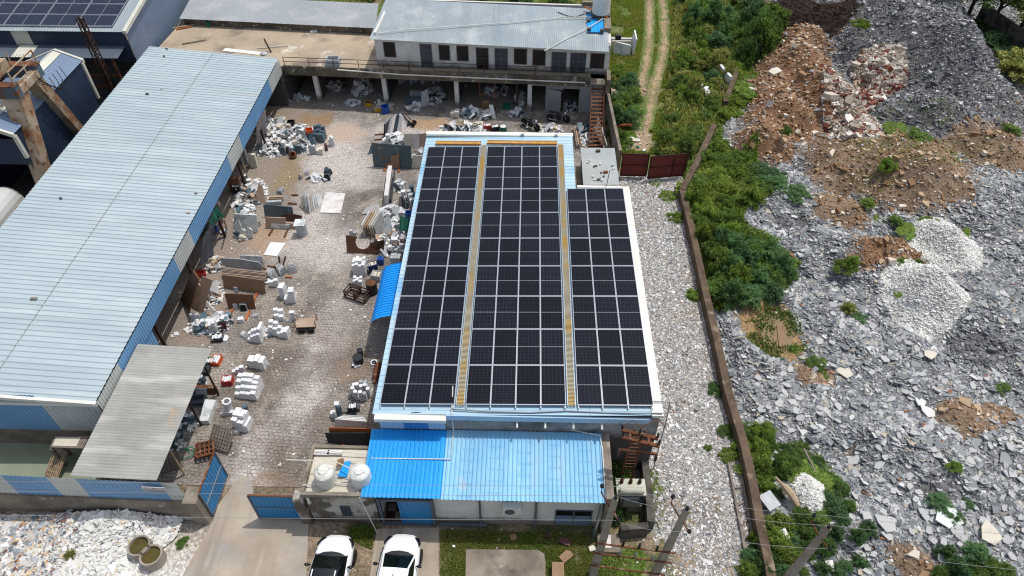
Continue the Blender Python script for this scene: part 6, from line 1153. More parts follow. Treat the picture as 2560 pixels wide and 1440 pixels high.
for k, (px, py, w, d, mt, lb) in enumerate(((1412, 1356, .55, .3, 'granite_red', 'long reddish grey stone on the front lawn'), (1415, 1392, .6, .4, 'board_tan', 'tan slab lying on the front lawn right of the pad'), (1480, 1373, .3, .25, 'marble_cream', 'pinkish stone near the left front pole'), (1283, 1345, .3, .3, 'board_tan', 'brown lump by the low building wall'), (1371, 1341, .25, .2, 'granite_red', 'reddish stone near the blue grey double door'), (1135, 1368, .12, .1, 'marble', 'small white stone on the lawn left of the pad'))):
    q = at(px, py); m = MB(); M = Matrix.Rotation([-.3, .7, .3, .5, 0, 0][k], 3, 'Z'); m.prism([q+M @ V(v_) for v_ in ((-w/2, -d/2, 0), (w*.45, -d/2, 0), (w/2, d*.1, 0), (w*.3, d/2, 0), (-w/2, d*.4, 0))], (0, 0, .14)); tag(m.build('stone', mt, origin=q), lb, 'stone')
q = at(1520, 1362); t = thing('cable_pit', 'square concrete pit cover with a white sheet beside the left front pole', 'pit', q); m = MB(); m.bx(q.x-.5, q.x+.5, q.y-.5, q.y+.35, 0, .35); m.build('base', 'concrete', t); m = MB(); m.bx(q.x-.3, q.x+.1, q.y-.3, q.y+.3, .351, .37); m.build('cover', 'white_slab', t)
# ================================================================ cars
def car(x, y, lb, kind):
    t = thing('parked_car', lb, 'car', (x, y, 0))
    # body lofted along the length: (y, half width, sill z, shoulder z, top half width, top z)
    S = [(0, .48, .3, .5, .4, .6), (-.12, .64, .24, .6, .55, .72), (-.35, .78, .22, .7, .64, .82), (-.7, .85, .22, .76, .68, .92), (-1.1, .875, .22, .82, .7, .98), (-1.5, .88, .22, .88, .7, 1.02), (-2.3, .88, .22, .92, .7, 1.02), (-3.2, .88, .22, .95, .7, 1.02), (-3.8, .84, .25, .96, .66, 1.02), (-4.1, .72, .3, .9, .58, .98), (-4.2, .6, .4, .8, .5, .9)]
    vs = []; n = 9
    for yy, hw, zb, zs, tw_, tz in S: vs += [(x+a, y+yy, z) for a, z in ((-hw*.92, zb), (-hw, (zb+zs)/2), (-hw*.985, zs), (-tw_, tz-.03), (0, tz+.02), (tw_, tz-.03), (hw*.985, zs), (hw, (zb+zs)/2), (hw*.92, zb))]
    fs = [(i*n+j, i*n+j+1, (i+1)*n+j+1, (i+1)*n+j) for i in range(len(S)-1) for j in range(n-1)]+[(i*n+8, i*n, (i+1)*n, (i+1)*n+8) for i in range(len(S)-1)]+[tuple(range(n)), tuple(range(len(S)*n-1, (len(S)-1)*n-1, -1))]
    o = MB().add(vs, fs).build('body', 'car_white', t, True); md = o.modifiers.new('s', 'SUBSURF'); md.levels = md.render_levels = 2
    roofm = 'car_black' if kind else 'car_white'
    def gh(dz, sc):
        G = [(-1.18, .66, .0), (-1.95, .57, 1.), (-2.4, .56, 1.06), (-3.3, .55, 1.), (-3.75, .5, .82)]
        return G
    ZB = .99; H = .52
    vs = []
    for yy, hw, k in ((-1.12, .69, 0), (-1.9, .575, .93), (-2.5, .575, 1.), (-3.4, .555, .95), (-4.0, .6, .05)): vs += [(x+a, y+yy, ZB-.02+(H*k*zk)) for a, zk in ((-hw, 1.), (-hw*.6, 1.05), (0, 1.08), (hw*.6, 1.05), (hw, 1.))]
    nb = len(vs); vs += [(x+a, y+yy, .93) for yy, hw in ((-1.12, .71), (-1.9, .77), (-2.5, .78), (-3.4, .76), (-4.0, .62)) for a in (-hw, hw)]
    fs = [(i*5+j, i*5+j+1, (i+1)*5+j+1, (i+1)*5+j) for i in range(1, 3) for j in range(4)]
    o = MB().add(vs, fs).build('roof', roofm, t, True)
    o = MB().add(vs, [(j, j+1, 5+j+1, 5+j) for j in range(4)]).build('windscreen', 'car_glass', t, True)
    o = MB().add(vs, [(15+j, 16+j, 21+j, 20+j) for j in range(4)]).build('rear_window', 'car_glass', t, True)
    for sd, c_ in ((0, 0), (4, 1)): MB().add(vs, [(i*5+sd, (i+1)*5+sd, nb+(i+1)*2+c_, nb+i*2+c_) for i in range(4)]).build('side_window', 'car_glass', t)
    m = MB()
    for s in (-1, 1): m.tube([(x+s*.7, y-1.1, .99), (x+s*.58, y-1.9, ZB+H*.93), (x+s*.585, y-2.5, ZB+H), (x+s*.56, y-3.4, ZB+H*.96), (x+s*.62, y-4., 1.0)], .045, 6)
    m.build('pillar', 'car_black' if kind else 'car_white', t)
    m = MB(); m.add([(x-.7, y-1.13, 1.005), (x-.36, y-.98, 1.015), (x, y-.94, 1.02), (x+.36, y-.98, 1.015), (x+.7, y-1.13, 1.005), (x+.36, y-1.16, 1.03), (x, y-1.14, 1.04), (x-.36, y-1.16, 1.03)], [(0, 1, 7), (1, 2, 6, 7), (2, 3, 5, 6), (3, 4, 5)]); m.build('cowl', 'plastic_black', t)
    m = MB(); m.beam((x-.3, y-1.2, 1.07), (x+.05, y-1.35, 1.2), .02); m.beam((x+.1, y-1.2, 1.07), (x+.5, y-1.32, 1.18), .02); m.build('wiper', 'plastic_black', t)
    for s in (-1, 1):
        m = MB(); m.lathe((x+s*.97, y-1.62, 1.06), [(0, -.09), (.08, -.07), (.1, 0), (.08, .07), (0, .09)], 10, Matrix.Diagonal((1.2, .8, .8))); m.beam((x+s*.8, y-1.6, 1.0), (x+s*.95, y-1.6, 1.04), .04); m.build('mirror', 'car_black', t, True)
        m = MB(); m.prism([(x+s*.5, y-.2, .71), (x+s*.68, y-.42, .8), (x+s*.8, y-.68, .86), (x+s*.82, y-.5, .76), (x+s*.68, y-.22, .68)], (s*.02, .03, .03)); m.build('headlight', 'car_black', t)
        for yy in (-.85, -3.4): m = MB(); m.lathe((x+s*.8, y+yy, .32), [(.2, -.1), (.31, -.1), (.33, 0), (.31, .1), (.2, .1)], 20, Matrix.Rotation(R(90), 3, 'Y')); w = m.build('wheel', 'tyre', t); m = MB(); m.lathe((x+s*.82, y+yy, .32), [(0, -.06), (.2, -.06), (.2, .06), (0, .06)], 16, Matrix.Rotation(R(90), 3, 'Y')); m.build('rim', 'rim', w)
    m = MB(); m.bx(x-.4, x+.4, y-.06, y+.02, .42, .54); m.build('grille', 'plastic_black', t)
    if kind:
        for s in (-1, 1): m = MB(); m.tube([(x+s*.5, y-2., ZB+H+.05), (x+s*.5, y-3.3, ZB+H+.05)], .03, 6); m.build('roof_rail', 'car_white', t)
    else: m = MB(); m.tube([(x, y-2.35, ZB+H*1.08), (x, y-2.2, ZB+H*1.08+.08)], .015, 5); m.build('antenna', 'plastic_black', t)
    m = MB(); m.lathe((x+.33, y-1.65, 1.0), [(.13, 0), (.15, .015), (.17, 0), (.15, -.015), (.13, 0)], 16, Matrix.Rotation(R(-55), 3, 'X')); m.build('steering_wheel', 'plastic_black', t)
    t.rotation_euler = (0, 0, R(-2.5)); return t
c1 = at(848, 1338, .6); c2 = at(1012, 1336, .6)
car(c1.x, c1.y, 'white car with black roof and pillars parked beside the driveway', 1); car(c2.x, c2.y, 'all-white car parked on the concrete slab before the sliding door', 0)
# ================================================================ the stone yard: every slab, block, crate and drum
BASE = {}
def bmesh_of(kind, mt, v=0):
    key = (kind, mt, v)
    if key in BASE: return BASE[key]
    r = random.Random(v*13+len(kind)*5+len(mt)); m = MB()
    if kind == 'block': m.box((0, 0, .5), (1, 1, 1))
    elif kind == 'chunk': m.prism([V((math.cos(a+r.uniform(-.3, .3))*.6*r.uniform(.7, 1), math.sin(a+r.uniform(-.3, .3))*.5*r.uniform(.7, 1), 0)) for a in (.6, 1.9, 3.4, 4.4, 5.6)], (r.uniform(-.1, .1), r.uniform(-.1, .1), 1))
    elif kind == 'shard': m.prism([V((x+r.uniform(-.12, .12), y+r.uniform(-.12, .12), 0)) for x, y in ((-.5, -.5), (.5, -.5), (.5, .35), (.1, .5), (-.5, .4))], (0, 0, 1))
    elif kind == 'disc': m.lathe((0, 0, 0), [(.5, 0), (.5, 1)], 16)
    elif kind == 'drum': m.lathe((0, 0, 0), [(.44, 0), (.5, .06), (.5, .94), (.44, 1)], 16)
    me = bpy.data.meshes.new(kind); me.from_pydata(m.v, [], m.f); me.materials.append(MATS[mt]); BASE[key] = me; return me
def inst(name, kind, mt, loc, sc, rot=(0, 0, 0), lb='', cat='', grp=None, v=0):
    o = link(name, bmesh_of(kind, mt, v), loc); o.scale = sc; o.rotation_euler = rot; return tag(o, lb, cat, grp)
MBL = []
def stack(px, py, nx, ny, hts, bd, rot, mt, lb, name='marble_block', jit=.012, cat='block', miss=0.):
    # px,py: middle of the stack's near foot; hts: number of courses, or a list per column
    r = random.Random(int(px*3+py)); p = at(px, py); w, d, h = bd; c, s = math.cos(rot), math.sin(rot)
    for i in range(nx):
        for j in range(ny):
            k_ = hts[i][j] if isinstance(hts, list) and isinstance(hts[i], (list, tuple)) else hts[i] if isinstance(hts, list) else hts
            H_ = lambda a, b_: (0 if not (0 <= a < nx and 0 <= b_ < ny) else hts[a][b_] if isinstance(hts, list) and isinstance(hts[a], (list, tuple)) else hts[a] if isinstance(hts, list) else hts)
            for k in range(k_):
                if k < k_-1 and min(H_(i-1, j), H_(i+1, j), H_(i, j-1)) > k: continue
                if r.random() < miss and k == k_-1: continue
                x_, y_ = (i-(nx-1)/2)*(w+.01)+r.uniform(-jit, jit), (j+.5)*(d+.01)+r.uniform(-jit, jit)
                MBL.append((k_-k, (p-CAM).length, inst(name, 'block', mt, (p.x+x_*c-y_*s, p.y+x_*s+y_*c, k*(h+.003)+.004), (w, d, h), (0, 0, rot+r.uniform(-.04, .04)), lb, cat, lb)))
PAL = {'w': 'marble', 'g': 'marble_grey', 'c': 'marble_cream', 't': 'granite_teal', 'd': 'granite_dark', 'r': 'granite_red', 'p': 'ply'}
CN = {'w': 'white', 'g': 'grey', 'c': 'cream', 't': 'teal grey', 'd': 'dark', 'r': 'dark red', 'p': 'tan'}
KN = {'chunk': 'stone_offcut', 'shard': 'broken_slab', 'disc': 'stone_disc', 'block': 'stone_tile'}
KL = {'chunk': 'stone lump', 'shard': 'broken slab', 'disc': 'round plate', 'block': 'tile block'}
def heap(px, py, rx, ry, h, n, pal, where, kinds='chunk shard shard disc block', smin=.14, smax=.42, seed=1, z0=0.):
    kx, ky = pxscale(px, py); p = at(px, py); r = random.Random(seed+int(px)); ks = kinds.split()
    for _ in range(n):
        a = r.uniform(0, 6.28); q = math.sqrt(r.random()); x_, y_ = p.x+rx/kx*q*math.cos(a), p.y+ry/ky*q*math.sin(a); z = z0+h*(1-q*q)*r.uniform(.35, 1); c = r.choice(pal); k = r.choice(ks); s = r.uniform(smin, smax)
        lb = f'{CN[c]} {KL[k]} in the heap {where}'
        if k == 'chunk': sc, ro = (s*1.2, s, s*r.uniform(.45, .8)), (r.uniform(-.5, .5), r.uniform(-.5, .5), r.uniform(0, 6.28))
        elif k == 'shard': sc, ro = (s*1.7, s*r.uniform(.9, 1.5), .035), (r.uniform(-.9, .9), r.uniform(-.9, .9), r.uniform(0, 6.28))
        elif k == 'disc': sc, ro = (s*.9, s*.9, r.uniform(.04, .16)), (r.uniform(-.4, .4), r.uniform(-.4, .4), 0)
        else: sc, ro = (s*1.1, s*.7, s*r.uniform(.5, 1.1)), (r.uniform(-.15, .15), r.uniform(-.15, .15), r.uniform(0, 6.28))
        inst(KN[k], k, PAL[c], (x_, y_, z+.01+(.1 if k == 'shard' else 0)), sc, ro, lb, 'stone piece', lb, r.randrange(3))
FR = []
def _frag(px, py, rx, ry, h, n):
    kx, ky = pxscale(px, py); p = at(px, py); r = random.Random(int(px*7+py))
    for _ in range(n): a = r.uniform(0, 6.28); q = math.sqrt(r.random())*1.15; FR.append((p.x+rx/kx*q*math.cos(a), p.y+ry/ky*q*math.sin(a), max(0, h*(1-q*q))*r.uniform(.2, .95), min(.36, max(.04, r.lognormvariate(-2.0, .5)))))
_heap = heap
def heap(px, py, rx, ry, h, n, *a, **k): _heap(px, py, rx, ry, h, n, *a, **k); _frag(px, py, rx, ry, h, int(n*6))
def crate(px, py, rot, sz, mt, lb, fill=None, z=0.):
    p = at(px, py, z); w, d, h = sz; t = thing('crate', lb, 'crate', p, rot, 'plastic crates around the yard'); m = MB(); c = .02
    m.bx(-w/2, w/2, -d/2, d/2, 0, c)
    for x0, x1, y0, y1 in ((-w/2, w/2, -d/2, -d/2+c), (-w/2, w/2, d/2-c, d/2), (-w/2, -w/2+c, -d/2+c, d/2-c), (w/2-c, w/2, -d/2+c, d/2-c)):
        for k in range(4): z0 = c+k*(h-c)/4; m.bx(x0, x1, y0, y1, z0+.012, z0+(h-c)/4)
        m.bx(x0+.003, x1-.003, y0+.003, y1-.003, c, h-.02)
    m.build('shell', mt, t, local=True)
    m = MB(); m.bx(-w/2-.015, w/2+.015, -d/2-.015, -d/2-.001, h-.04, h); m.bx(-w/2-.015, w/2+.015, d/2+.001, d/2+.015, h-.04, h); m.bx(-w/2-.015, -w/2-.001, -d/2-.001, d/2+.001, h-.04, h); m.bx(w/2+.001, w/2+.015, -d/2-.001, d/2+.001, h-.04, h); m.build('rim', mt, t, local=True)
    if fill:
        r = random.Random(int(px)); Rz = Matrix.Rotation(rot, 3, 'Z')
        for k in range(5): q = p+Rz @ V((-w*.36+w*.18*k, r.uniform(-.05, .05), h*.55)); inst('stone_tile', 'block', PAL[fill], q, (w*.15, d*.78, h*.42), (0, r.uniform(-.2, .2), rot), CN[fill]+' tile in the '+' '.join(lb.split()[:11]), 'tile', f'tiles inside the {lb}')
    return t
def drum(px, py, r_, h, mt, lb, name='drum', cat='drum', top=None, z=0., open_=False):
    p = at(px, py, z); t = thing(name, lb, cat, p); m = MB(); pr = [(r_*.97, 0), (r_, .02)]
    for k in (1, 2): pr += [(r_, h*k/3-.02), (r_*1.04, h*k/3), (r_, h*k/3+.02)]
    pr += [(r_, h-.02), (r_*1.03, h)]+([(r_*.93, h), (r_*.93, .08), (0, .08)] if open_ else [(r_*.95, h-.02), (0, h-.02)])
    m.lathe(p, pr, 24); m.build('shell', mt, t)
    if top: m = MB(); m.lathe(p+V((0, 0, h-.018)), [(r_*.9, 0), (r_*.7, .012), (0, .015)], 20); m.build('lid', top, t)
    return t
def timber(a, c, w, mt, lb, name='timber', z=.05, z1=None):
    m = MB(); m.beam(at(*a, z), at(*c, z if z1 is None else z1), w, w*.8); return tag(m.build(name, mt), lb, 'timber')
# ---- far left heap and what stands in it
stack(668, 325, 2, 2, [5, 7], (.4, .3, .12), .2, 'marble_grey', 'grey slab block in the stack at the far left end of the heap', 'granite_block'); stack(704, 338, 2, 2, [6, 4], (.35, .28, .12), -.3, 'marble_cream', 'cream slab block in the stack behind the middle of the far left heap', 'granite_block'); stack(757, 332, 3, 1, [3, 4, 3], (.25, .25, .13), .2, 'marble', 'white block in the stack behind the tall leaning grey slab', 'granite_block')
heap(690, 325, 42, 22, .8, 44, 'wwwwgc', 'at the far left of the sunny yard', seed=1)
heap(735, 345, 60, 26, .85, 54, 'wwwgctt', 'behind the teal slab stack', seed=2)
heap(680, 370, 40, 20, .6, 34, 'wwwcgt', 'beside the hanging grey cloths', seed=3)
heap(725, 372, 45, 14, .45, 22, 'wgttd', 'along the near edge of the far left heap', 'block chunk block', seed=4)
stack(797, 356, 3, 3, [[6, 7, 9], [6, 8, 10], [6, 7, 9]], (.28, .24, .12), -.12, 'granite_teal', 'teal grey block in the tall stack at the far left heap', 'granite_block')
stack(830, 366, 3, 2, [5, 7, 6], (.13, .16, .12), .1, 'marble', 'white block in the slender stacks right of the teal slab stack')
stack(783, 386, 2, 1, [8, 7], (.24, .14, .1), .1, 'marble_grey', 'grey block in the stack at the near right of the far left heap', 'granite_block')
stack(800, 387, 2, 2, [3, 4], (.26, .2, .12), -.1, 'marble_cream', 'cream block in the low stack beside the grey block stack')
stack(817, 378, 1, 2, 4, (.2, .2, .12), .3, 'granite_red', 'dark red block in the small stack at the far left heap', 'granite_block')
for k, (a, dx) in enumerate((((706, 388), 13), ((719, 387), 9), ((727, 388), 9), ((745, 384), 15))):
    lean('stone_slab', [(a[0]-dx/2, a[1]), (a[0]+dx/2, a[1]), (a[0]+dx/2-2, a[1]-18), (a[0]-dx/2-1, a[1]-20)], (a[0]-6, a[1]), (a[0]+6, a[1]), 4, .12, ['granite_teal', 'granite_dark', 'marble_grey', 'granite_teal'][k], f'{ORD[k]} small upright teal slab along the near edge of the far left heap', 'slab', 'small upright slabs of the far left heap')
lean('stone_slab', [(752, 356), (775, 366), (758, 328), (738, 322)], (752, 356), (775, 366), 20, .05, 'marble_grey', 'tall grey slab leaning in the middle of the far left heap', 'slab')
lean('stone_slab', [(770, 360), (790, 364), (778, 332), (762, 330)], (770, 360), (790, 364), 25, .05, 'granite_teal', 'teal slab leaning against the teal slab stack', 'slab')
crate(774, 331, .2, (.5, .38, .3), 'plastic_orange', 'orange crate beside the teal slab stack', z=.75)
crate(729, 312, .1, (.55, .4, .35), 'plastic_black', 'black crate at the back of the far left heap', z=.4)
q = at(733, 396); t = thing('clay_pot', 'broken rust brown pot lying in front of the far left heap', 'pot', q); m = MB(); m.lathe(q+V((0, .15, .2)), [(.1, -.2), (.28, -.05), (.3, .1), (.22, .2), (.19, .18), (.25, .08), (.2, -.05), (0, -.12)], 14, Matrix.Rotation(R(35), 3, 'X')); m.build('bowl', 'rust', t)
# hanging cloths and tarpaulins under the shed eave
def cloth(pts, mt, lb, name='hanging_cloth', seed=1):
    # pts: px of top-left, top-right, bottom-right, bottom-left, with heights
    r = random.Random(seed); a, b_, c, d = [at(px, py, z) for px, py, z in pts]; m = MB(); n, k = 10, 8; vs = []
    nn = (b_-a).cross(d-a).normalized()
    for j in range(k+1):
        for i in range(n+1): u, v = i/n, j/k; p = a.lerp(b_, u).lerp(d.lerp(c, u), v); vs.append(p+nn*(.09*math.sin(u*14+seed)*(.3+v)+r.uniform(-.02, .02)))
    vs += [p+nn*.012 for p in vs]; o_ = (n+1)*(k+1)
    fs = [(j*(n+1)+i, j*(n+1)+i+1, (j+1)*(n+1)+i+1, (j+1)*(n+1)+i) for j in range(k) for i in range(n)]; fs += [tuple(q_+o_ for q_ in f[::-1]) for f in fs]
    m.add(vs, fs); return tag(m.build(name, mt, None, True), lb, 'cloth')
cloth([(652, 290, 2.9), (664, 268, 2.9), (668, 335, .2), (655, 340, .3)], 'cloth', 'grey cloth hanging from the far end of the blue fascia', seed=1)
cloth([(642, 312, 2.9), (652, 292, 2.9), (662, 348, .2), (646, 365, .3)], 'cloth', 'pinkish grey cloth hanging beside the first grey cloth', seed=2)
cloth([(508, 593, 2.9), (528, 556, 2.9), (530, 640, .3), (496, 683, .1)], 'tarp_grey', 'dark grey tarpaulin hanging in the middle of the shed side', 'tarpaulin', 3)
cloth([(522, 560, 2.7), (540, 515, 2.9), (558, 540, 1.4), (530, 562, 1.8)], 'tarp_green', 'green tarpaulin tied under the blue fascia', 'tarpaulin', 4)
cloth([(542, 510, 2.9), (548, 500, 2.8), (557, 530, 1.2), (550, 535, 1.)], 'cloth', 'pale cloth knotted beside the green tarpaulin', seed=5)
m = MB(); m.tube([at(600, 383, 2.6), at(622, 456, 0)], .06, 6); tag(m.build('prop_pole', 'wood_pale'), 'pale wooden prop leaning against the white fascia panel', 'pole')
m = MB(); m.tube([at(560, 548, 2.2), at(567, 574, 0)], .06, 6); tag(m.build('prop_pole', 'wood_pale'), 'short pale prop beside the green tarpaulin', 'pole')
m = MB(); m.tube([at(533, 648, 2.4), at(480, 680, .2)][::-1], .05, 6); tag(m.build('prop_pole', 'wood_pale'), 'prop pole under the fascia beside the grey tarpaulin', 'pole')
for k, (px, py, w, h_, mt, lb) in enumerate(((612, 410, .5, 1.2, 'marble_grey', 'upright grey slab block under the shed edge by the white fascia'), (635, 420, .55, 1.1, 'marble_cream', 'cream block stack slab under the shed edge by the pale prop'), (590, 480, .8, 1.1, 'board_brown', 'brown board box frame under the blue fascia'))):
    q = at(px, py); m = MB(); m.box(q+V((0, .2, h_/2)), (w, .3, h_), Matrix.Rotation(R(-5), 3, 'X')); tag(m.build('slab_block', mt, origin=q), lb, 'slab block')
crate(595, 480, .2, (.5, .4, .6), 'plastic_black', 'dark crate with a red label under the shed edge', 'w')
drum(528, 582, .35, .6, 'tarp_grey', 'grey bowl topped tub beside the grey tarpaulin', 'tub', 'tub'); crate(535, 578, .3, (.5, .4, .3), 'plastic_blue', 'blue crate behind the grey tub')
drum(561, 582, .24, .16, 'marble_grey', 'low grey round stone drum on the yard edge', 'stone_drum', 'stone drum')
# ---- second row
def bundle(px, py, n, w, h, rot, mts, lb, name='stone_slab', gap=.09, dz=0.):
    p = at(px, py, dz); r = random.Random(int(px+py))
    for k in range(n):
        m = MB(); c, s = math.cos(rot), math.sin(rot); o_ = V((-s, c, 0))*gap*k; ww, hh = w*r.uniform(.75, 1), h*r.uniform(.75, 1.05); d = V((c, s, 0)); u = V((s*.16, -c*.16, 1)) if False else V((-s*.18, c*.18, 1)).normalized()
        a = p+o_-d*ww/2; m.prism([a, a+d*ww, a+d*ww*r.uniform(.85, 1)+u*hh, a+d*ww*r.uniform(.3, .6)+u*hh*r.uniform(1., 1.12), a+d*ww*r.uniform(0, .15)+u*hh*.95], o_.normalized()*.03); tag(m.build(name, mts[k % len(mts)]), lb, 'slab', lb)
bundle(768, 440, 4, .35, .3, .2, ['marble'], 'white tile slab in the small bundles before the far left heap'); bundle(748, 447, 3, .4, .35, -1., ['marble_grey', 'marble'], 'grey white tile standing left of the small white bundles')
bundle(818, 452, 3, .55, .62, .0, ['granite_dark', 'marble_grey', 'granite_dark'], 'dark slab in the bundle right of the white tile bundles'); bundle(828, 438, 4, .5, .55, 1.25, ['granite_teal'], 'teal slab in the upright bundle behind the dark slab bundle')
heap(800, 445, 22, 8, .25, 10, 'wgc', 'between the small slab bundles', seed=9)
for k in range(9):
    q = at(752+k*5.5, 534-abs(k-4)*3.5); m = MB(); a_ = R(-50+k*12); d = V((math.cos(a_)*.1+.12, .55, 0)); w = .42+.1*(k % 3); h_ = 1.5-.13*abs(k-4); u = V((.3*(1-k/4.)*.35, .12, 1)).normalized(); d.normalize(); p0 = q
    m.prism([p0, p0+d*w, p0+d*w*1.1+u*h_*.7, p0+d*w*.6+u*h_, p0+d*.1+u*h_*.9], d.cross(u).normalized()*.035); tag(m.build('stone_slab', ['marble', 'marble_cream', 'marble', 'marble_vein'][k % 4]), 'tall white slab in the fan of leaning slabs beside the puddle', 'slab', 'fan of leaning white slabs')
for k, (a, c) in enumerate((((729, 487), (745, 488)), ((720, 508), (742, 510)), ((785, 489), (803, 491)), ((780, 512), (795, 513)))): timber(a, c, .11, 'rust', f'short brown timber under the fan of leaning slabs, {["far left", "near left", "far right", "near right"][k]} end')
flat('stone_slab', [(799, 531), (852, 533), (863, 483), (814, 480)], .02, .05, 'white_slab', 'large veined white slab lying flat on the paving', 'slab')
flat('stone_slab', [(659, 637), (692, 640), (715, 607), (676, 605)], .02, .03, 'marble', 'white slab lying flat among pale dust', 'slab')
bundle(698, 486, 6, .5, .3, -.25, ['marble_grey', 'marble'], 'grey tile in the bundle standing in the shallow puddle', gap=.08)
heap(625, 490, 34, 36, .6, 52, 'wwgctp', 'in front of the shed beside the puddle', seed=12); heap(615, 535, 22, 18, .4, 18, 'wgtt', 'left of the green veined slab', 'block chunk shard', seed=13)
for k, (a, c) in enumerate(((600, 470), (626, 462), (616, 450))): drum(a, c, .2, .5, 'marble_grey', ['grey stone vase drum nearest the shed', 'white topped grey stone drum in the heap', 'farthest grey stone drum in the heap'][k], 'stone_drum', 'stone drum', 'marble')
lean('stone_slab', [(640, 505), (665, 510), (655, 462), (645, 460)], (640, 505), (665, 510), 28, .05, 'ply', 'tan board leaning in the heap beside the puddle', 'slab')
for k, (dy, mt) in enumerate(((0, 'wood_pale'), (4, 'wood_pale'), (9, 'wood_grey'))): timber((672, 493+dy), (708, 492+dy), .12, mt, f'{ORD[k]} pale plank of the small plank pile by the puddle', 'plank', .15+.1*(2-k))
stack(686, 512, 3, 1, 2, (.35, .2, .13), .1, 'marble_grey', 'grey block under the small plank pile', 'granite_block')
lean('stone_slab', [(662, 543), (735, 549), (730, 518), (658, 511)], (662, 543), (735, 549), 10, .05, 'slab_teal', 'greenish veined slab standing behind the beige slab', 'slab')
lean('stone_slab', [(705, 552), (752, 556), (755, 540), (738, 536), (708, 535)], (705, 552), (752, 556), 10, .05, 'granite_red', 'maroon slab offcut behind the beige slab', 'slab')
lean('stone_slab', [(664, 570), (740, 573), (741, 559), (714, 558), (713, 545), (663, 543)], (664, 570), (740, 573), 6, .06, 'ply', 'beige stepped slab standing on two brown timbers', 'slab')
lean('stone_slab', [(677, 571), (724, 573), (724, 562), (678, 559)], (677, 571.5), (724, 573.5), 4, .04, 'marble_vein', 'narrow white slab against the front of the beige slab', 'slab')
timber((683, 571), (672, 589), .11, 'rust', 'left brown timber in front of the beige slab'); timber((720, 573), (711, 592), .11, 'rust', 'right brown timber in front of the beige slab')
drum(757, 585, .36, .95, 'marble_grey', 'grey stone pedestal with a square marble top', 'pedestal', 'pedestal')
q = at(752, 562, 1.0); m = MB(); m.box((at(757, 585).x, at(757, 585).y, 1.0), (.72, .72, .06), rz=.05); tag(m.build('stone_slab', 'marble_vein', origin=at(757, 585, .97)), 'square marble slab resting on the grey stone pedestal', 'slab')
lean('stone_slab', [(582, 578), (644, 582), (641, 538), (585, 535)], (582, 578), (644, 582), 8, .1, 'marble_vein', 'large pale marble slab standing left of the beige slab', 'slab')
lean('stone_slab', [(588, 591), (632, 597), (630, 575), (622, 570), (612, 577), (604, 573), (597, 552), (585, 560)], (588, 592), (632, 597), 6, .08, 'marble_vein', 'marble slab with a curved notch in front of the pale slab', 'slab')
bundle(620, 578, 5, .35, .4, 1.2, ['marble'], 'white tile in the bundle before the notched marble slab'); bundle(651, 565, 5, .32, .5, 1.3, ['marble_grey', 'marble'], 'tile in the bundle between the pale slab and the beige slab')
heap(608, 590, 20, 8, .3, 12, 'wgcd', 'at the foot of the notched marble slab', seed=14)
# ---- third row: long slabs and boards
lean('stone_slab', [(558, 666), (656, 676), (655, 664), (648, 656), (600, 648), (548, 645)], (558, 666), (656, 676), 8, .06, 'marble_grey', 'long grey slab with a rounded corner, standing before the tan mud', 'slab')
lean('stone_slab', [(600, 655), (660, 662), (655, 641), (600, 638)], (600, 655), (660, 662), 10, .05, 'marble_vein', 'pale framed green slab behind the long grey slab', 'slab')
for k in range(7): timber((556+k % 2*2, 670+k*3.2), (668-k % 3*3, 682+k*3), .13, ['wood_grey', 'ply', 'wood_grey'][k % 3], f'{ORD[k]} long grey plank from the far side of the plank bundle', 'plank', .55-.05*k)
lean('board', [(559, 719), (664, 735), (660, 701), (556, 687)], (559, 719), (664, 735), 8, .05, 'board_tan', 'long brown board standing in front of the grey planks', 'board')
lean('board', [(571, 771), (639, 772.5), (632, 737), (561, 734)], (571, 771), (639, 772.5), 8, .05, 'board_brown', 'brown board standing on two orange timbers', 'board')
lean('stone_slab', [(594, 759), (602, 758), (592, 719), (583, 718)], (593, 765), (604, 765), 15, .05, 'marble_grey', 'narrow bluish grey strip leaning on the brown board', 'slab')
bundle(610, 779, 3, .5, .55, .2, ['granite_dark', 'marble_grey', 'marble_grey'], 'broken grey slab leaning on the brown board'); bundle(589, 775, 2, .3, .42, 0, ['marble'], 'small white tile leaning on the brown board')
timber((582, 772), (571, 798), .12, 'wood_orange', 'left orange timber sticking out before the brown board'); timber((624, 777), (615, 800), .12, 'wood_orange', 'right orange timber sticking out before the brown board'); timber((638, 737), (645, 735), .16, 'wood_orange', 'short orange timber behind the brown board'); timber((634, 752), (643, 736), .1, 'wood_orange', 'orange timber at the right end of the brown board')
lean('board', [(450, 748), (473, 778), (497, 698), (482, 676)], (450, 748), (473, 778), 14, .06, 'board_brown', 'big dark brown board leaning at the shed edge', 'board')
lean('board', [(482, 768), (505, 788), (530, 700), (505, 690)], (482, 768), (505, 788), 24, .05, 'ply', 'big pale plywood slab leaning beside the dark brown board', 'board')
lean('board', [(468, 765), (486, 776), (500, 715), (492, 706)], (468, 765), (486, 776), 20, .06, 'wood_pale', 'ribbed pale board between the plywood slab and the dark board', 'board')
lean('stone_slab', [(525, 775), (538, 778), (486, 716), (479, 720)], (512, 772), (540, 780), 30, .06, 'marble', 'long narrow white strip lying slanted over the boards', 'slab')
lean('stone_slab', [(530, 752), (545, 745), (548, 720), (524, 706), (522, 712)], (528, 752), (548, 746), 25, .05, 'white_slab', 'curved white slab offcut among the leaning boards', 'slab')
heap(525, 742, 30, 26, .35, 26, 'wcprg', 'of offcuts among the leaning boards', seed=15); heap(535, 665, 25, 16, .4, 22, 'wwgcp', 'at the foot of the grey tarpaulin', seed=16)
crate(506, 690, .3, (.5, .35, .35), 'plastic_red', 'red crate at the foot of the grey tarpaulin')
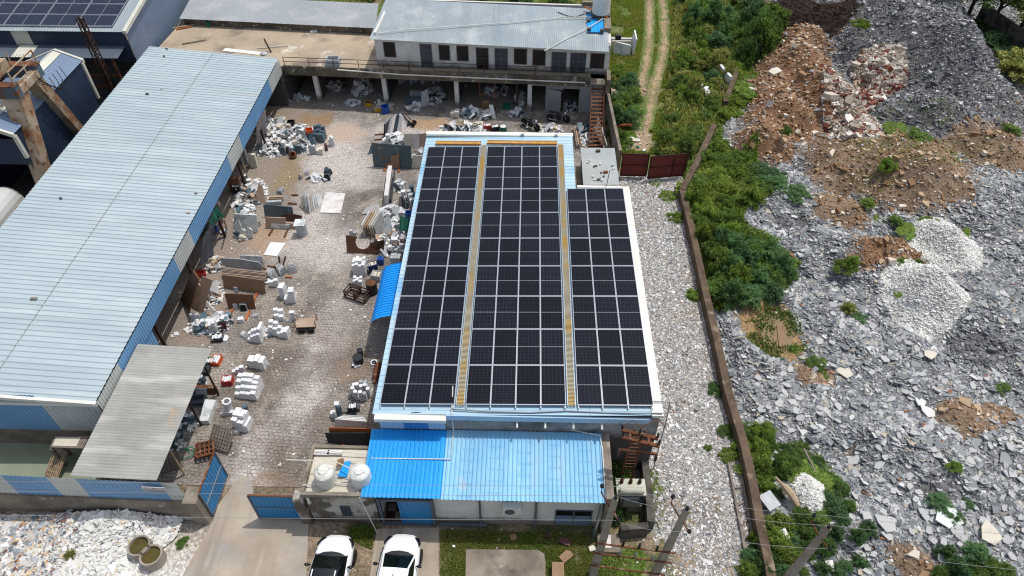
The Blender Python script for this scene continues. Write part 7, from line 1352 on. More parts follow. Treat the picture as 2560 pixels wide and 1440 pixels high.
m = MB(); m.tube([at(446, 733, .6), at(492, 708, 1.0)], .05, 6); tag(m.build('round_pole', 'wood_pale'), 'pale round pole lying across the dark brown board', 'pole')
# slab rack beside the white dust
for k, (a, mt) in enumerate((((690, 700), 'marble'), ((712, 690), 'marble_grey'), ((735, 688), 'marble'))): bundle(a[0], a[1]-3, 6, .55, .6, [1.1, .95, .5][k], [mt, 'marble', 'marble_grey'], ['white slab in the left bundle of the slab rack by the white dust', 'grey slab in the middle bundle of the slab rack by the white dust', 'white slab in the right bundle of the slab rack by the white dust'][k])
for k, (a, c, z1) in enumerate((((701, 668), (697, 641), 1.), ((703, 678), (714, 641), 1.1), ((692, 690), (687, 665), .8))): timber(a, c, .09, 'rust', f'{ORD[k]} rusty upright of the slab rack by the white dust', 'rack_post', .05, z1)
timber((669, 665), (686, 667), .09, 'rust', 'short brown bar at the left of the slab rack'); timber((713, 692), (730, 693), .09, 'wood_orange', 'short orange bar at the right of the slab rack'); timber((655, 668), (684, 682), .1, 'rust', 'rusty bar from the long grey slab to the slab rack')
stack(688, 718, 2, 1, [4, 5], (.24, .2, .11), .1, 'marble', 'white block in the low stack below the slab rack')
inst('stone_disc', 'disc', 'marble', at(671, 706, .01), (.42, .42, .16), (0, 0, 0), 'white round plate stack below the slab rack', 'stone disc')
# white block stacks down the yard
stack(709, 748, 1, 2, 8, (.34, .22, .12), -.1, 'marble', 'white block in the tall stack left of the slim white tower'); stack(722, 759, 2, 2, [3, 4], (.22, .2, .12), .1, 'marble', 'white block in the low stack before the tall stack')
stack(734, 758, 1, 2, 9, (.34, .2, .11), .1, 'marble', 'white block in the slim tower beside the low stack')
stack(604, 808, 1, 1, 3, (.32, .26, .1), .2, 'marble', 'white block in the single small stack below the brown board'); bundle(640, 797, 3, .45, .2, .4, ['marble'], 'white tile in the tilted little pile right of the orange timber')
stack(638, 857, 4, 2, [[2, 4], [4, 6], [5, 7], [6, 8]], (.2, .22, .12), -.1, 'marble', 'white block in the stepped stack left of the trolley stacks'); stack(652, 832, 1, 2, 4, (.2, .22, .12), -.1, 'marble', 'white block in the short stack behind the stepped stack')
bundle(618, 842, 4, .4, .3, 1.1, ['marble'], 'white tile in the bundle at the left of the stepped stack'); heap(668, 838, 9, 7, .3, 8, 'wg', 'between the stepped stack and the trolley stacks', seed=18)
stack(687, 840, 2, 2, [[6, 8], [5, 7]], (.24, .22, .12), -.1, 'marble', 'white block in the left tower near the trolley'); stack(708, 846, 3, 2, [[3, 5], [4, 4], [5, 5]], (.22, .22, .12), -.15, 'marble', 'white block in the stack in front of the left tower')
stack(700, 803, 2, 2, [[4, 6], [3, 5]], (.26, .22, .12), .15, 'marble', 'white block in the farther tower near the trolley'); stack(735, 802, 1, 1, 6, (.3, .22, .11), .2, 'marble', 'white block in the thin stack behind the trolley')
bundle(722, 808, 3, .45, .12, 0, ['marble'], 'white strip lying between the towers near the trolley')
heap(512, 818, 38, 18, .5, 34, 'wwgctt', 'below the leaning boards', 'chunk shard block disc', seed=19); heap(550, 810, 28, 20, .45, 22, 'wwgtr', 'below the plywood slab', 'shard block chunk', seed=20)
stack(497, 812, 2, 1, [7, 6], (.22, .2, .13), .5, 'marble_grey', 'grey white block in the stack below the plywood slab', 'granite_block'); stack(536, 832, 2, 2, [5, 6], (.2, .2, .13), .2, 'marble', 'white block in the stack behind the dark green crate')
lean('stone_slab', [(548, 826), (567, 826), (563, 806), (545, 805)], (548, 826), (567, 826), 12, .05, 'granite_red', 'pinkish slab standing in the pile behind the dark green crate', 'slab')
crate(546, 849, .15, (.62, .42, .32), 'granite_dark', 'dark green crate of white tiles before the pile', 'w'); inst('stone_disc', 'disc', 'marble', at(564, 846, .01), (.34, .5, .05), (0, 0, .3), 'white oval plate right of the dark green crate', 'stone disc')
bundle(525, 846, 2, .45, .08, 0, ['marble_grey'], 'pale slab lying left of the dark green crate'); flat('stone_slab', [(434, 838), (447, 838), (446, 829), (435, 830)], .01, .04, 'marble', 'square white tile lying alone by the shed corner', 'tile'); flat('stone_slab', [(428, 843), (435, 842), (432, 836), (426, 836)], .01, .04, 'marble', 'broken white tile beside the square one', 'tile')
# trolley
q = at(768, 829); t = thing('yard_trolley', 'flat wooden trolley with four wheels and rusty end handles', 'trolley', q, R(4))
m = MB(); [m.bx(-.55, .55, y, y+.098, .42, .47) for y in np.arange(-.05, .65, .1)]; m.build('deck', 'ply', t, local=True)
m = MB(); m.bx(-.55, .55, -.04, 0, .3, .415); m.bx(-.55, .55, .6, .64, .3, .415); m.build('chassis', 'rust_dark', t, local=True)
for x in (-.28, .28):
    for y in (-.12, .72): m = MB(); m.lathe((x, y, .2), [(.08, -.05), (.17, -.05), (.2, -.02), (.2, .02), (.17, .05), (.08, .05)], 18, Matrix.Rotation(R(90), 3, 'X')); w = m.build('wheel', 'tyre', t, local=True); m = MB(); m.lathe((x, y, .2), [(0, -.045), (.1, -.045), (.1, .045), (0, .045)], 14, Matrix.Rotation(R(90), 3, 'X')); m.build('hub', 'steel', w)
for s in (-1, 1): m = MB(); m.tube([(s*.57, -.02, .35), (s*.6, -.02, .85), (s*.6, .62, .85), (s*.57, .62, .35)], .022, 6); m.build('handle', 'rust', t, local=True)
m = MB(); m.tube([(-.56, .1, .33), (-.95, .2, .2), (-1.0, .4, .2)], .02, 6); m.build('drawbar', 'rust', t, local=True)
# beside and under the lean-to
crate(526, 908, 0, (.5, .36, .3), 'plastic_green', 'green crate of white tiles by the lean-to corner', 'w'); crate(543, 905, -.1, (.5, .62, .3), 'plastic_orange', 'orange crate of white tiles by the lean-to corner', 'w'); crate(572, 957, .1, (.55, .45, .4), 'plastic_red', 'red crate left of the biggest white block stack', 'w')
stack(617, 999, 4, 4, [[3, 5, 7, 8], [4, 6, 8, 9], [4, 6, 8, 9], [5, 6, 7, 8]], (.3, .24, .12), -.12, 'marble', 'white block in the biggest block stack near the lean-to'); stack(598, 935, 3, 1, [2, 3, 4], (.22, .22, .12), .25, 'marble', 'white block in the stepped row behind the biggest stack')
stack(637, 922, 2, 2, 5, (.3, .22, .13), -.1, 'marble', 'white block in the left half of the stack above the biggest one'); stack(652, 925, 2, 2, [6, 5], (.25, .25, .13), -.1, 'marble', 'white block in the right half of the stack above the biggest one')
stack(602, 1080, 2, 3, [[7, 8, 8], [6, 8, 7]], (.3, .24, .14), -.2, 'marble', 'white block in the tall stack beside the leaning pallet'); stack(615, 1080, 1, 2, [4], (.3, .3, .14), -.2, 'marble', 'white block in the low stack at right of the leaning pallet'); stack(586, 1088, 2, 1, 2, (.22, .2, .12), .1, 'marble', 'white block in the little stack under the leaning pallet'); stack(575, 1040, 4, 1, 2, (.2, .2, .13), .1, 'marble', 'white block in the row behind the leaning pallet')
for k, (a, c) in enumerate(((606, 1030), (614, 1022), (605, 1035))): inst('granite_block', 'block', 'granite_teal', at(a, c, .01), (.26, .24, .26), (0, 0, k*.4), 'teal grey cube by the tall white stack', 'block', 'teal cubes by the tall white stack')
q = at(573, 1028); t = thing('stone_pipe', 'white stone pipe standing tilted near the leaning pallet', 'pipe', q); m = MB(); m.lathe(q+V((0, 0, .02)), [(.2, 0), (.2, .8), (.23, .8), (.23, .92), (.15, .92), (.15, .2), (0, .2)], 20, Matrix.Rotation(R(8), 3, 'Y')); m.build('shaft', 'marble', t)
pallet(at(552, 1095, .55), Matrix.Rotation(R(-18), 3, 'Z') @ Matrix.Rotation(R(38), 3, 'X'), 1.15, 1.1, 'dark wooden pallet leaning beside the tall white block stack', 'wood_grey', 8, 7)
for k in range(3): pallet(at(512, 1122, .1+k*.17), Matrix.Rotation(R(8+k*6), 3, 'Z'), .85, .8, f'brown pallet in the low pile beside the open gate leaf, {["bottom", "middle", "top"][k]} one', 'rust', 5, 4)
pallet(at(424, 1155, .4), Matrix.Rotation(R(20), 3, 'Z') @ Matrix.Rotation(R(50), 3, 'X'), 1., .8, 'dark pallet leaning under the near end of the lean-to', 'wood_grey', 6, 5)
q = at(520, 1030); t = thing('wash_trough', 'long pale stone trough with wet slab beside the lean-to', 'trough', q); m = MB(); P = [at(px, py, .35) for px, py in ((498, 1052), (520, 1052), (540, 1000), (512, 998))]; m.prism(P, (0, 0, -.34)); m.build('basin', 'marble_vein', t)
crate(497, 1005, .1, (.7, .5, .3), 'tarp_grey', 'grey tub under the lean-to beside the stone trough'); lean('stone_slab', [(490, 996), (518, 996), (516, 972), (488, 971)], (490, 996), (518, 996), 12, .04, 'marble_grey', 'grey slab standing under the lean-to edge', 'slab')
m = MB(); m.bx(*[q_ for q_ in (at(478, 975).x, at(547, 975).x)], at(520, 980).y-.1, at(520, 980).y+.1, 0, .5); tag(m.build('brick_kerb', 'rust'), 'low rusty brick wall under the lean-to posts', 'wall')
heap(490, 960, 24, 14, .4, 14, 'gdt', 'in the shade of the lean-to', 'shard block', seed=22); heap(460, 1060, 30, 22, .2, 18, 'gtwd', 'on the dark floor under the lean-to', 'shard block', seed=23); heap(440, 1110, 22, 16, .3, 12, 'gtd', 'by the green hose under the lean-to', 'block shard', seed=24)
m = MB(); q = at(455, 1135, .05); m.tube([q+V((.35*math.cos(a)+.05*a, .3*math.sin(a), .02*a)) for a in np.linspace(0, 9, 26)], .03, 5); tag(m.build('garden_hose', 'tarp_green'), 'green hose coiled on the floor under the lean-to', 'hose')
stack(505, 940, 1, 1, 1, (.8, .5, .3), .1, 'black_board', 'black box under the far end of the lean-to', 'black_box', cat='box')
# ---- along the panel building
for k in range(7): q = at(965+k*3.6, 348-k*3); d = V((.35+.12*k, .9, 0)).normalized(); u = V((-.05-.1*k, .05, 1)).normalized(); m = MB(); m.prism([q, q+d*1.7, q+d*1.6+u*1.25, q+d*.1+u*1.2], d.cross(u)*.03); tag(m.build('stone_slab', ['granite_dark', 'marble_grey', 'white_slab'][k % 3]), 'slab in the far leaning rack behind the big teal slab', 'slab', 'slabs in the far leaning rack')
timber((937, 337), (962, 335), .1, 'rust', 'rusty bar left of the far slab rack, farther'); timber((936, 349), (962, 348), .1, 'rust', 'rusty bar left of the far slab rack, nearer'); timber((961, 335), (961, 310), .08, 'rust', 'rusty upright of the far slab rack', 'rack_post', .05, 1.2)
heap(985, 352, 22, 10, .6, 22, 'wwwwc', 'behind the big teal slab', 'disc chunk shard', seed=30); heap(1010, 358, 20, 10, .5, 14, 'wwc', 'right behind the big teal slab', 'shard', seed=31)
drum(972, 356, .17, .75, 'marble', 'white stone urn standing behind the big teal slab', 'urn', 'urn')
lean('stone_slab', [(934, 417), (1030, 423.5), (1027, 365), (928, 357)], (934, 417), (1030, 423.5), 7, .06, 'slab_teal', 'big teal grey veined slab standing upright on two timbers', 'slab')
lean('board', [(963, 418), (999, 421), (998, 377), (990, 388), (977, 389), (976, 406), (963, 407)], (963, 420), (999, 423), 6, .03, 'board_tan', 'stepped tan board piece leaning on the front of the big teal slab', 'board')
timber((963, 421), (960, 427), .14, 'wood_orange', 'left timber stub under the big teal slab'); timber((999, 424), (995, 430), .14, 'wood_orange', 'right timber stub under the big teal slab')
lean('stone_slab', [(920, 386), (932, 384), (931, 362), (928, 362)], (918, 387), (932, 384), 15, .05, 'granite_teal', 'teal offcut beside the left edge of the big teal slab', 'slab')
lean('stone_slab', [(1032, 421), (1056, 422), (1056, 390), (1030, 388)], (1032, 421), (1056, 422), 8, .05, 'marble_cream', 'cream slab right of the big teal slab', 'slab')
for k, (a, mt, lb) in enumerate(((1018, 'marble_cream', 'left'), (1036, 'white_slab', 'middle'), (1054, 'ply', 'right'))): lean('stone_slab', [(a-8, 372-k*2), (a+12, 372-k*2), (a+12, 333), (a-8, 335)], (a-8, 372-k*2), (a+12, 372-k*2), 12, .05, mt, f'{lb} one of three pale slabs leaning behind the panel building corner', 'slab', 'pale slabs behind the panel building corner')
heap(1045, 395, 12, 14, .4, 14, 'wdrg', 'against the panel building corner', 'chunk shard', seed=33)
for k, (a, z) in enumerate(((962, 0), (969, .02), (976, .05))): q = at(a, 515+k); m = MB(); e_ = at(a+10, 440+k); d = (e_-q); m.prism([q, q+d, q+d+V((.06, 0, .95-.12*k)), q+V((.06, 0, .95-.12*k))], (.07 if k else .3, 0, 0)); tag(m.build('stone_slab', ['white_slab', 'marble', 'granite_dark'][k]), ['white topped long slab pack on edge, left one', 'white long slab on edge, middle one', 'dark long slab on edge, right one'][k]+' beside the panel building', 'slab')
bundle(1000, 520, 5, .7, .8, -1.1, ['marble_grey', 'tarp_grey'], 'grey slab leaning in the fan beside the panel building', gap=.14); lean('stone_slab', [(975, 530), (992, 532), (990, 510), (982, 506), (974, 510)], (975, 530), (992, 532), 15, .04, 'marble_grey', 'grey octagonal slab offcut by the slab fan', 'slab')
heap(1000, 470, 14, 10, .5, 10, 'wgc', 'of blocks beside the grey slab fan', 'block chunk', seed=34)
for k, (a, c) in enumerate(((1010, 492), (1023, 487), (1030, 480), (1019, 504), (1028, 500), (1034, 494), (1024, 514), (1032, 508), (1018, 518))):
    o = drum(a, c, .17, .42 if k % 2 else .55, ['marble', 'marble_grey', 'granite_teal'][k % 3], f'{["white", "grey", "teal grey"][k % 3]} stone vase drum among those beside the panel building', 'stone_drum', 'stone drum'); o['group'] = f'{["white", "grey", "teal grey"][k % 3]} stone drums beside the panel building'
heap(985, 545, 34, 24, .8, 50, 'wwwwgc', 'of white pieces beside the panel building', 'shard disc chunk shard', seed=35); heap(1005, 560, 22, 26, .7, 24, 'wwgc', 'before the deep green tarpaulin', seed=36); heap(975, 610, 34, 26, .6, 40, 'wwgcdp', 'behind the brown board with holes', 'block shard chunk', seed=37); heap(1005, 620, 20, 24, .6, 24, 'wwgr', 'of rubble against the panel building wall', seed=38)
lean('stone_slab', [(905, 535), (950, 530), (948, 512), (930, 508), (915, 520)], (905, 540), (952, 535), 35, .05, 'white_slab', 'torn white sheet stone lying over the left rack of slabs', 'slab')
for k in range(6): q = at(912+k*6, 592); d = V((.22, 1., 0)).normalized(); u = V((-.1, 0, 1)).normalized(); m = MB(); m.prism([q, q+d*1.5, q+d*1.45+u*1.1, q+u*1.05], d.cross(u)*.05); tag(m.build('stone_slab', ['marble', 'ply', 'wood_pale', 'marble_cream', 'white_slab', 'marble_grey'][k]), f'{ORD[k]} slab from the left in the rack behind the brown board with holes', 'slab', 'rack of slabs behind the brown board')
lean('stone_slab', [(955, 590), (985, 600), (975, 545), (962, 545)], (955, 590), (985, 600), 25, .05, 'marble_vein', 'tall veined marble slab leaning beside the slab rack', 'slab')
cloth([(1000, 540, 1.1), (1024, 545, 1.2), (1022, 580, .5), (996, 575, .4)], 'tarp_deepgreen', 'deep green tarpaulin over goods against the panel building', 'tarpaulin', 7)
crate(1022, 540, 0, (.4, .35, .35), 'plastic_blue', 'blue crate squeezed behind the deep green tarpaulin', z=.7); stack(883, 590, 2, 1, [3, 2], (.22, .2, .14), 0, 'marble_grey', 'pale block behind the left end of the brown board with holes', 'granite_block')
def arc(cx, cy, r_, a0, a1, n=12): return [(cx+r_*math.cos(R(a)), cy+r_*.98*math.sin(R(a))) for a in np.linspace(a0, a1, n)]
lean('board', [(867, 632), (960, 637), (958, 592.5), (955, 592.4)]+arc(943, 607, 18, -48, 228)[:]+arc(907, 605.5, 18.5, -42, 225)+[(864, 588)], (867, 632), (960, 637), 10, .04, 'board_brown', 'dark brown board with two big round cut-outs', 'board')
stack(900, 690, 4, 3, [[7, 8, 8], [8, 9, 9], [7, 9, 8], [8, 8, 9]], (.2, .22, .12), -.03, 'marble', 'white block in the square stack below the brown board with holes'); stack(895, 718, 3, 2, [[4, 5], [5, 4], [4, 5]], (.18, .2, .12), -.03, 'marble', 'white block in the small square stack behind the metal frames'); stack(991, 672, 3, 2, 7, (.2, .22, .13), -.05, 'marble_grey', 'grey block in the stack beside the panel building wall', 'granite_block')
crate(934, 680, .35, (.55, .42, .32), 'plastic_black', 'dark green crate under the navy crate'); crate(933, 668, .35, (.52, .4, .34), 'plastic_navy', 'navy crate of stone bits', 'c', z=.34)
t = thing('jerrycan', 'blue plastic jerrycan beside the navy crate', 'jerrycan', at(952, 663)); q = at(952, 663); m = MB(); m.bx(q.x-.2, q.x+.2, q.y, q.y+.3, 0, .5); m.build('body', 'plastic_blue', t); m = MB(); m.tube([(q.x-.1, q.y+.15, .5), (q.x-.08, q.y+.15, .58), (q.x+.1, q.y+.15, .58), (q.x+.12, q.y+.15, .5)], .025, 6); m.build('handle', 'plastic_blue', t)
t = crate(943, 697, -.2, (.6, .5, .5), 'marble_grey', 'grey tub of rubbish beside the blue awning', 'c'); crate(973, 678, 0, (.45, .35, .3), 'plastic_blue', 'blue crate at the far end of the blue awning', 'w')
drum(932, 731, .33, .88, 'plastic_black', 'black oil drum with a rusty top beside the blue awning', 'oil_drum', 'drum', 'rust')
for k, (dx, lb) in enumerate(((-.62, 'left half of the pair of rusty metal frames'), (.12, 'right half of the pair of rusty metal frames'))):
    q = at(884, 750); Rz = Matrix.Rotation(R(-22), 3, 'Z'); t = thing('metal_frame', lb, 'metal frame', q+Rz @ V((dx+.35, .35, 0)), R(-22), 'pair of rusty metal frames'); m = MB()
    for z in (.06, .28, .55):
        for a, c in (((-.35, -.35), (.35, -.35)), ((.35, -.35), (.35, .35)), ((.35, .35), (-.35, .35)), ((-.35, .35), (-.35, -.35))): m.beam((a[0], a[1], z), (c[0], c[1], z), .055)
    for a in ((-.35, -.35), (.35, -.35), (.35, .35), (-.35, .35)): m.beam((a[0], a[1], 0), (a[0], a[1], .57), .055)
    m.build('bars', 'rust_dark', t, local=True)
drum(897, 906, .28, .5, 'plastic_black', 'large black bucket standing in the shade edge', 'bucket', 'bucket'); drum(902, 889, .16, .5, 'plastic_black', 'slim black canister behind the large black bucket', 'canister', 'canister')
m = MB(); m.lathe(at(935.5, 908), [(.2, 0), (.2, .1), (.14, .1), (.14, 0)], 18); tag(m.build('stone_ring', 'marble'), 'small white stone ring in the shade of the panel building', 'ring')
q = at(937, 953, .22); w = at(946, 905, .22); d = (w-q).normalized(); t = thing('gas_cylinder', 'rust brown gas cylinder lying along the panel building wall', 'gas cylinder', (q+w)/2-V((0, 0, .22))); m = MB(); m.tube([q, q+d*.08, q+d*.25, q+d*1.15, q+d*1.3], [.05, .08, .19, .19, .1], 14); m.build('body', 'rust', t); m = MB(); m.tube([q-d*.1, q], .045, 8); m.build('valve', 'wood_orange', t)
crate(950, 925, .1, (.5, .4, .4), 'black_board', 'dark box beyond the rust brown gas cylinder'); heap(891, 908, 8, 6, .03, 7, 'w', 'of white bits beside the large black bucket', 'shard', .1, .2, seed=40)
for k, (a, c) in enumerate(((886, 990), (893, 997), (905, 1000), (915, 1000), (924, 992), (898, 982), (907, 985), (917, 982), (908, 976), (917, 975), (890, 982))):
    p = at(a, c); n = [12, 11, 12, 10, 12, 13, 12, 12, 13, 12, 12][k]
    for j in range(n): inst('stone_disc', 'disc', 'marble' if (j+k) % 4 else 'marble_grey', (p.x+RNG.uniform(-.012, .012), p.y+RNG.uniform(-.012, .012), .004+j*.065), (.22, .22, .06), (0, 0, 0), 'white disc in the cluster of disc columns near the panel building corner', 'disc', 'white disc columns')
lean('stone_slab', [(843, 1049), (856, 1050), (850, 1018), (838, 1018)], (843, 1050), (857, 1051), 5, .18, 'granite_teal', 'teal grey pillar block standing with a white block on top', 'slab block')
q = at(841, 1012, .95); inst('marble_block', 'block', 'marble', q+V((.05, -.05, 0)), (.24, .24, .22), (0, 0, .1), 'white block sitting on top of the teal grey pillar', 'block'); stack(834, 1045, 1, 1, 3, (.26, .25, .12), .1, 'marble', 'white block in the little stack left of the teal grey pillar')
crate(883, 1022, .15, (.42, .35, .3), 'plastic_black', 'black crate of white bits on grey slabs', 'w', z=.3); stack(885, 1030, 1, 1, 2, (.6, .35, .14), .1, 'tarp_grey', 'dark grey slab under the black crate', 'granite_block'); bundle(860, 1035, 2, .9, .08, .1, ['granite_teal'], 'flat grey slab behind the white slab rack')
for k in range(4): lean('stone_slab', [(838+k*6, 1068-k*5), (918-k*3, 1072-k*5), (917-k*3, 1054-k*4), (837+k*6, 1048-k*3)], (838+k*6, 1068-k*5), (918-k*3, 1072-k*5), 6, .07, ['white_slab', 'marble', 'white_slab', 'marble_grey'][k], f'{ORD[k]} white slab from the front in the rack behind the black board', 'slab', 'white slab rack behind the black board')
lean('board', [(820, 1107), (922, 1117), (925, 1083), (812, 1083)], (820, 1107), (922, 1117), 8, .04, 'black_board', 'long black board leaning before the pump room', 'board')
lean('board', [(825, 1097), (925, 1103), (928, 1072), (822, 1070)], (825, 1100), (925, 1106), 10, .04, 'wood_orange', 'orange brown board right behind the long black board', 'board')
timber((858, 1116), (861, 1111), .14, 'brick', 'left brick under the long black board', 'brick', .05); timber((905, 1119), (908, 1114), .14, 'brick', 'right brick under the long black board', 'brick', .05)
# ---- behind the panel building
heap(1130, 328, 34, 8, .5, 16, 'wwcd', 'behind the far edge of the panel roof, left part', 'shard shard chunk', .2, .5, seed=50); heap(1185, 324, 28, 8, .5, 14, 'wcgd', 'behind the far edge of the panel roof, middle part', 'shard', .25, .6, seed=51); heap(1375, 325, 30, 6, .3, 14, 'wgc', 'behind the far edge of the panel roof, right part', 'shard chunk', seed=52)
crate(1219, 322, .1, (.6, .4, .4), 'plastic_red', 'red crate of scraps behind the panel roof', 'w'); crate(1238, 325, .3, (.6, .45, .4), 'plastic_black', 'black crate of scraps beside the red crate', 'w'); drum(1258, 331, .28, .6, 'tarp_deepgreen', 'dark green bucket with a white top behind the panel roof', 'bucket', 'bucket', 'plastic_white'); crate(1376, 324, 0, (.45, .4, .35), 'granite_teal', 'teal crate behind the panel roof, left of the yellow one', 'd'); crate(1387, 326, 0, (.45, .4, .35), 'plastic_yellow', 'yellow crate behind the panel roof', 'c')
heap(1460, 335, 18, 20, .5, 30, 'ddgtw', 'of scrap left of the rusty staircase', 'shard chunk block', seed=53); heap(1460, 358, 14, 6, .2, 10, 'wgc', 'of white scraps at the foot of the staircase', 'shard', seed=54)
for k, (a, c) in enumerate((((1434, 316), (1443, 366)), ((1438, 315), (1447, 362)), ((1441, 318), (1452, 366)))): timber(a, c, .1, ['wood_grey', 'wood_pale', 'rust'][k], f'{["left", "middle", "right"][k]} long timber beside the panel building corner and staircase', 'plank', .3)
m = MB(); m.tube([at(1505, 318, 1.4), at(1508, 335, 1.), at(1518, 365, .3)], .06, 6); tag(m.build('plastic_pipe', 'pipe_white'), 'white plastic pipe drooping beside the compound wall', 'pipe')
# motorcycles
def motorcycle(px, py, rot, lb):
    q = at(px, py); t = thing('motorcycle', lb, 'motorcycle', q, rot); B_ = lambda m, n, mt, s=False: m.build(n, mt, t, s, local=True)
    for x in (-.66, .66): m = MB(); m.lathe((x, 0, .3), [(.22, -.05), (.29, -.05), (.31, 0), (.29, .05), (.22, .05)], 20, Matrix.Rotation(R(90), 3, 'X')); w = B_(m, 'wheel', 'tyre'); m = MB(); m.lathe((x, 0, .3), [(0, -.03), (.22, -.02), (.22, .02), (0, .03)], 12, Matrix.Rotation(R(90), 3, 'X')); m.build('rim', 'steel', w)
    m = MB(); m.tube([(.66, .08, .3), (.48, .1, .9)], .025, 6); m.tube([(.66, -.08, .3), (.48, -.1, .9)], .025, 6); B_(m, 'fork', 'steel')
    m = MB(); m.tube([(.45, 0, .8), (.2, 0, .72), (-.1, 0, .6), (-.66, 0, .34)], [.05, .06, .06, .04], 8); m.bx(-.18, .22, -.12, .12, .22, .5); B_(m, 'engine_frame', 'plastic_black')
    m = MB(); m.lathe((.18, 0, .8), [(0, -.26), (.1, -.2), (.15, 0), (.13, .18), (0, .26)], 14, Matrix.Rotation(R(90), 3, 'Y')); B_(m, 'fuel_tank', 'car_black', True)
    m = MB(); m.prism([(-.05, -.12, .8), (-.62, -.1, .86), (-.75, 0, .88), (-.62, .1, .86), (-.05, .12, .8)], (0, 0, .08)); B_(m, 'seat', 'plastic_black')
    m = MB(); m.tube([(.4, -.38, .98), (.48, -.15, 1.), (.48, .15, 1.), (.4, .38, .98)], .018, 6); B_(m, 'handlebar', 'steel')
    m = MB(); m.lathe((.56, 0, .88), [(0, -.06), (.1, -.02), (.1, .05), (0, .06)], 12, Matrix.Rotation(R(90), 3, 'Y')); B_(m, 'headlight', 'lamp_glass')
    m = MB(); m.tube([(0, -.16, .25), (-.5, -.18, .3), (-.8, -.18, .36)], [.03, .05, .055], 8); B_(m, 'exhaust', 'steel')
    for x, r0 in ((.66, .35), (-.62, .36)): m = MB(); m.tube([(x+r0*math.cos(a), 0, .3+r0*math.sin(a)) for a in np.linspace(.5, 2.6, 7)], .05, 6); B_(m, 'mudguard', 'plastic_black')
    for s in (-1, 1): m = MB(); m.beam((.42, s*.3, 1.), (.38, s*.34, 1.15), .015); m.box((.38, s*.34, 1.18), (.02, .1, .07)); B_(m, 'mirror', 'plastic_black')
motorcycle(1326, 321, R(-38), 'black motorcycle parked at the edge of the shade'); motorcycle(1395, 305, R(-8), 'black motorcycle parked in the shade before the metal store')
# ---- store bays under the back building
def SB(px, py): return at(px, py)
heap(718, 232, 22, 14, .8, 16, 'wg', 'in the first store bay from the left', 'shard block', seed=60); heap(745, 246, 30, 6, .3, 12, 'wg', 'along the floor of the first store bay', 'disc chunk', seed=61)
heap(835, 215, 34, 12, .5, 16, 'wrgp', 'in the second store bay', 'block shard', seed=62); heap(905, 222, 22, 18, .5, 24, 'wgcw', 'near the right end of the second store bay', 'block chunk block', .2, .5, seed=63)
heap(880, 258, 16, 6, .3, 10, 'wg', 'of round plates before the second store bay', 'disc', .3, .6, seed=64); crate(922, 264, -.1, (.55, .4, .35), 'plastic_yellow', 'yellow crate before the second store bay', 'd'); crate(946, 277, .1, (.6, .4, .35), 'plastic_yellow', 'dull yellow crate beside the blue drum', 'g'); crate(905, 228, .1, (.8, .4, .4), 'plastic_navy', 'blue crate inside the second store bay')
drum(964, 281, .32, .6, 'plastic_blue', 'blue open drum at the foot of the second pillar', 'drum', 'drum', None, 0., True); heap(955, 262, 20, 8, .3, 12, 'dgcw', 'round the second pillar', 'chunk shard', seed=65); drum(978, 277, .24, .25, 'pole', 'grey basin beside the blue open drum', 'basin', 'basin')
for k in range(11): q = at(1000+k*9.5, 206-(k % 2)*5); o = drum(1000+k*9.5, 208-(k % 3)*4, .2, .7+.2*(k % 2), 'marble_grey', 'grey stone urn in the row along the back of the third store bay', 'urn', 'urn'); o['group'] = 'urns along the back of the third store bay'
stack(1040, 240, 3, 1, 3, (.35, .3, .14), 0, 'marble_grey', 'grey block in the stack on the third store bay floor', 'granite_block'); stack(1035, 263, 5, 1, 4, (.24, .25, .14), -.05, 'granite_teal', 'teal block in the stack before the third store bay', 'granite_block')
heap(1036, 274, 12, 6, .4, 8, 'wg', 'of broken white slabs before the teal stack', 'shard', .3, .5, seed=66); lean('stone_slab', [(1052, 268), (1074, 262), (1070, 222), (1054, 230)], (1052, 268), (1074, 262), 8, .06, 'marble_grey', 'tall grey slab leaning in the third store bay', 'slab'); heap(1085, 240, 26, 22, .2, 26, 'gdw', 'across the third store bay floor', 'chunk shard', .1, .3, seed=67)
stack(1137, 295, 2, 2, [3, 4], (.35, .25, .14), -.1, 'white_slab', 'pale block in the stack at the foot of the third pillar', 'granite_block'); heap(1180, 288, 22, 8, .4, 16, 'gwt', 'of broken slabs before the fourth store bay', 'shard', .3, .6, seed=68); heap(1208, 292, 14, 7, .4, 10, 'wg', 'of pale broken slabs beside the tan board', 'shard', .3, .6, seed=69)
lean('board', [(1196, 274), (1225, 276), (1225, 252), (1206, 252), (1206, 263), (1196, 263)], (1196, 275), (1225, 277), 8, .05, 'wood', 'stepped tan wooden board in the fourth store bay', 'board'); lean('stone_slab', [(1230, 296), (1240, 298), (1232, 262), (1222, 262)], (1229, 296), (1241, 298), 15, .05, 'marble', 'white strip leaning before the fourth store bay', 'slab')
crate(1267, 271, .1, (.6, .45, .4), 'plastic_green', 'teal green crate in the fourth store bay'); heap(1290, 285, 18, 8, .35, 14, 'wgd', 'round the fourth pillar', 'chunk disc', seed=70); heap(1300, 250, 10, 20, .6, 14, 'wg', 'inside the fourth store bay beside the pillar', 'block chunk', seed=71); heap(1240, 225, 30, 16, .3, 18, 'gdw', 'deep inside the fourth store bay', 'chunk block', seed=72)
heap(1425, 268, 16, 12, .4, 12, 'wgd', 'inside the metal store', 'chunk', seed=73)
q = at(1030, 315); t = thing('hand_truck', 'rusty two-wheeled hand truck tipped at the shade edge', 'hand truck', q, R(-15)); m = MB()
for s in (-.22, .22): m.tube([(s*.6+.15, .1, .2), (-.55, s+.1, .75)], .025, 6); m.tube([(-.55, s+.1, .75), (-.2, s+.1, .35)], .02, 6)
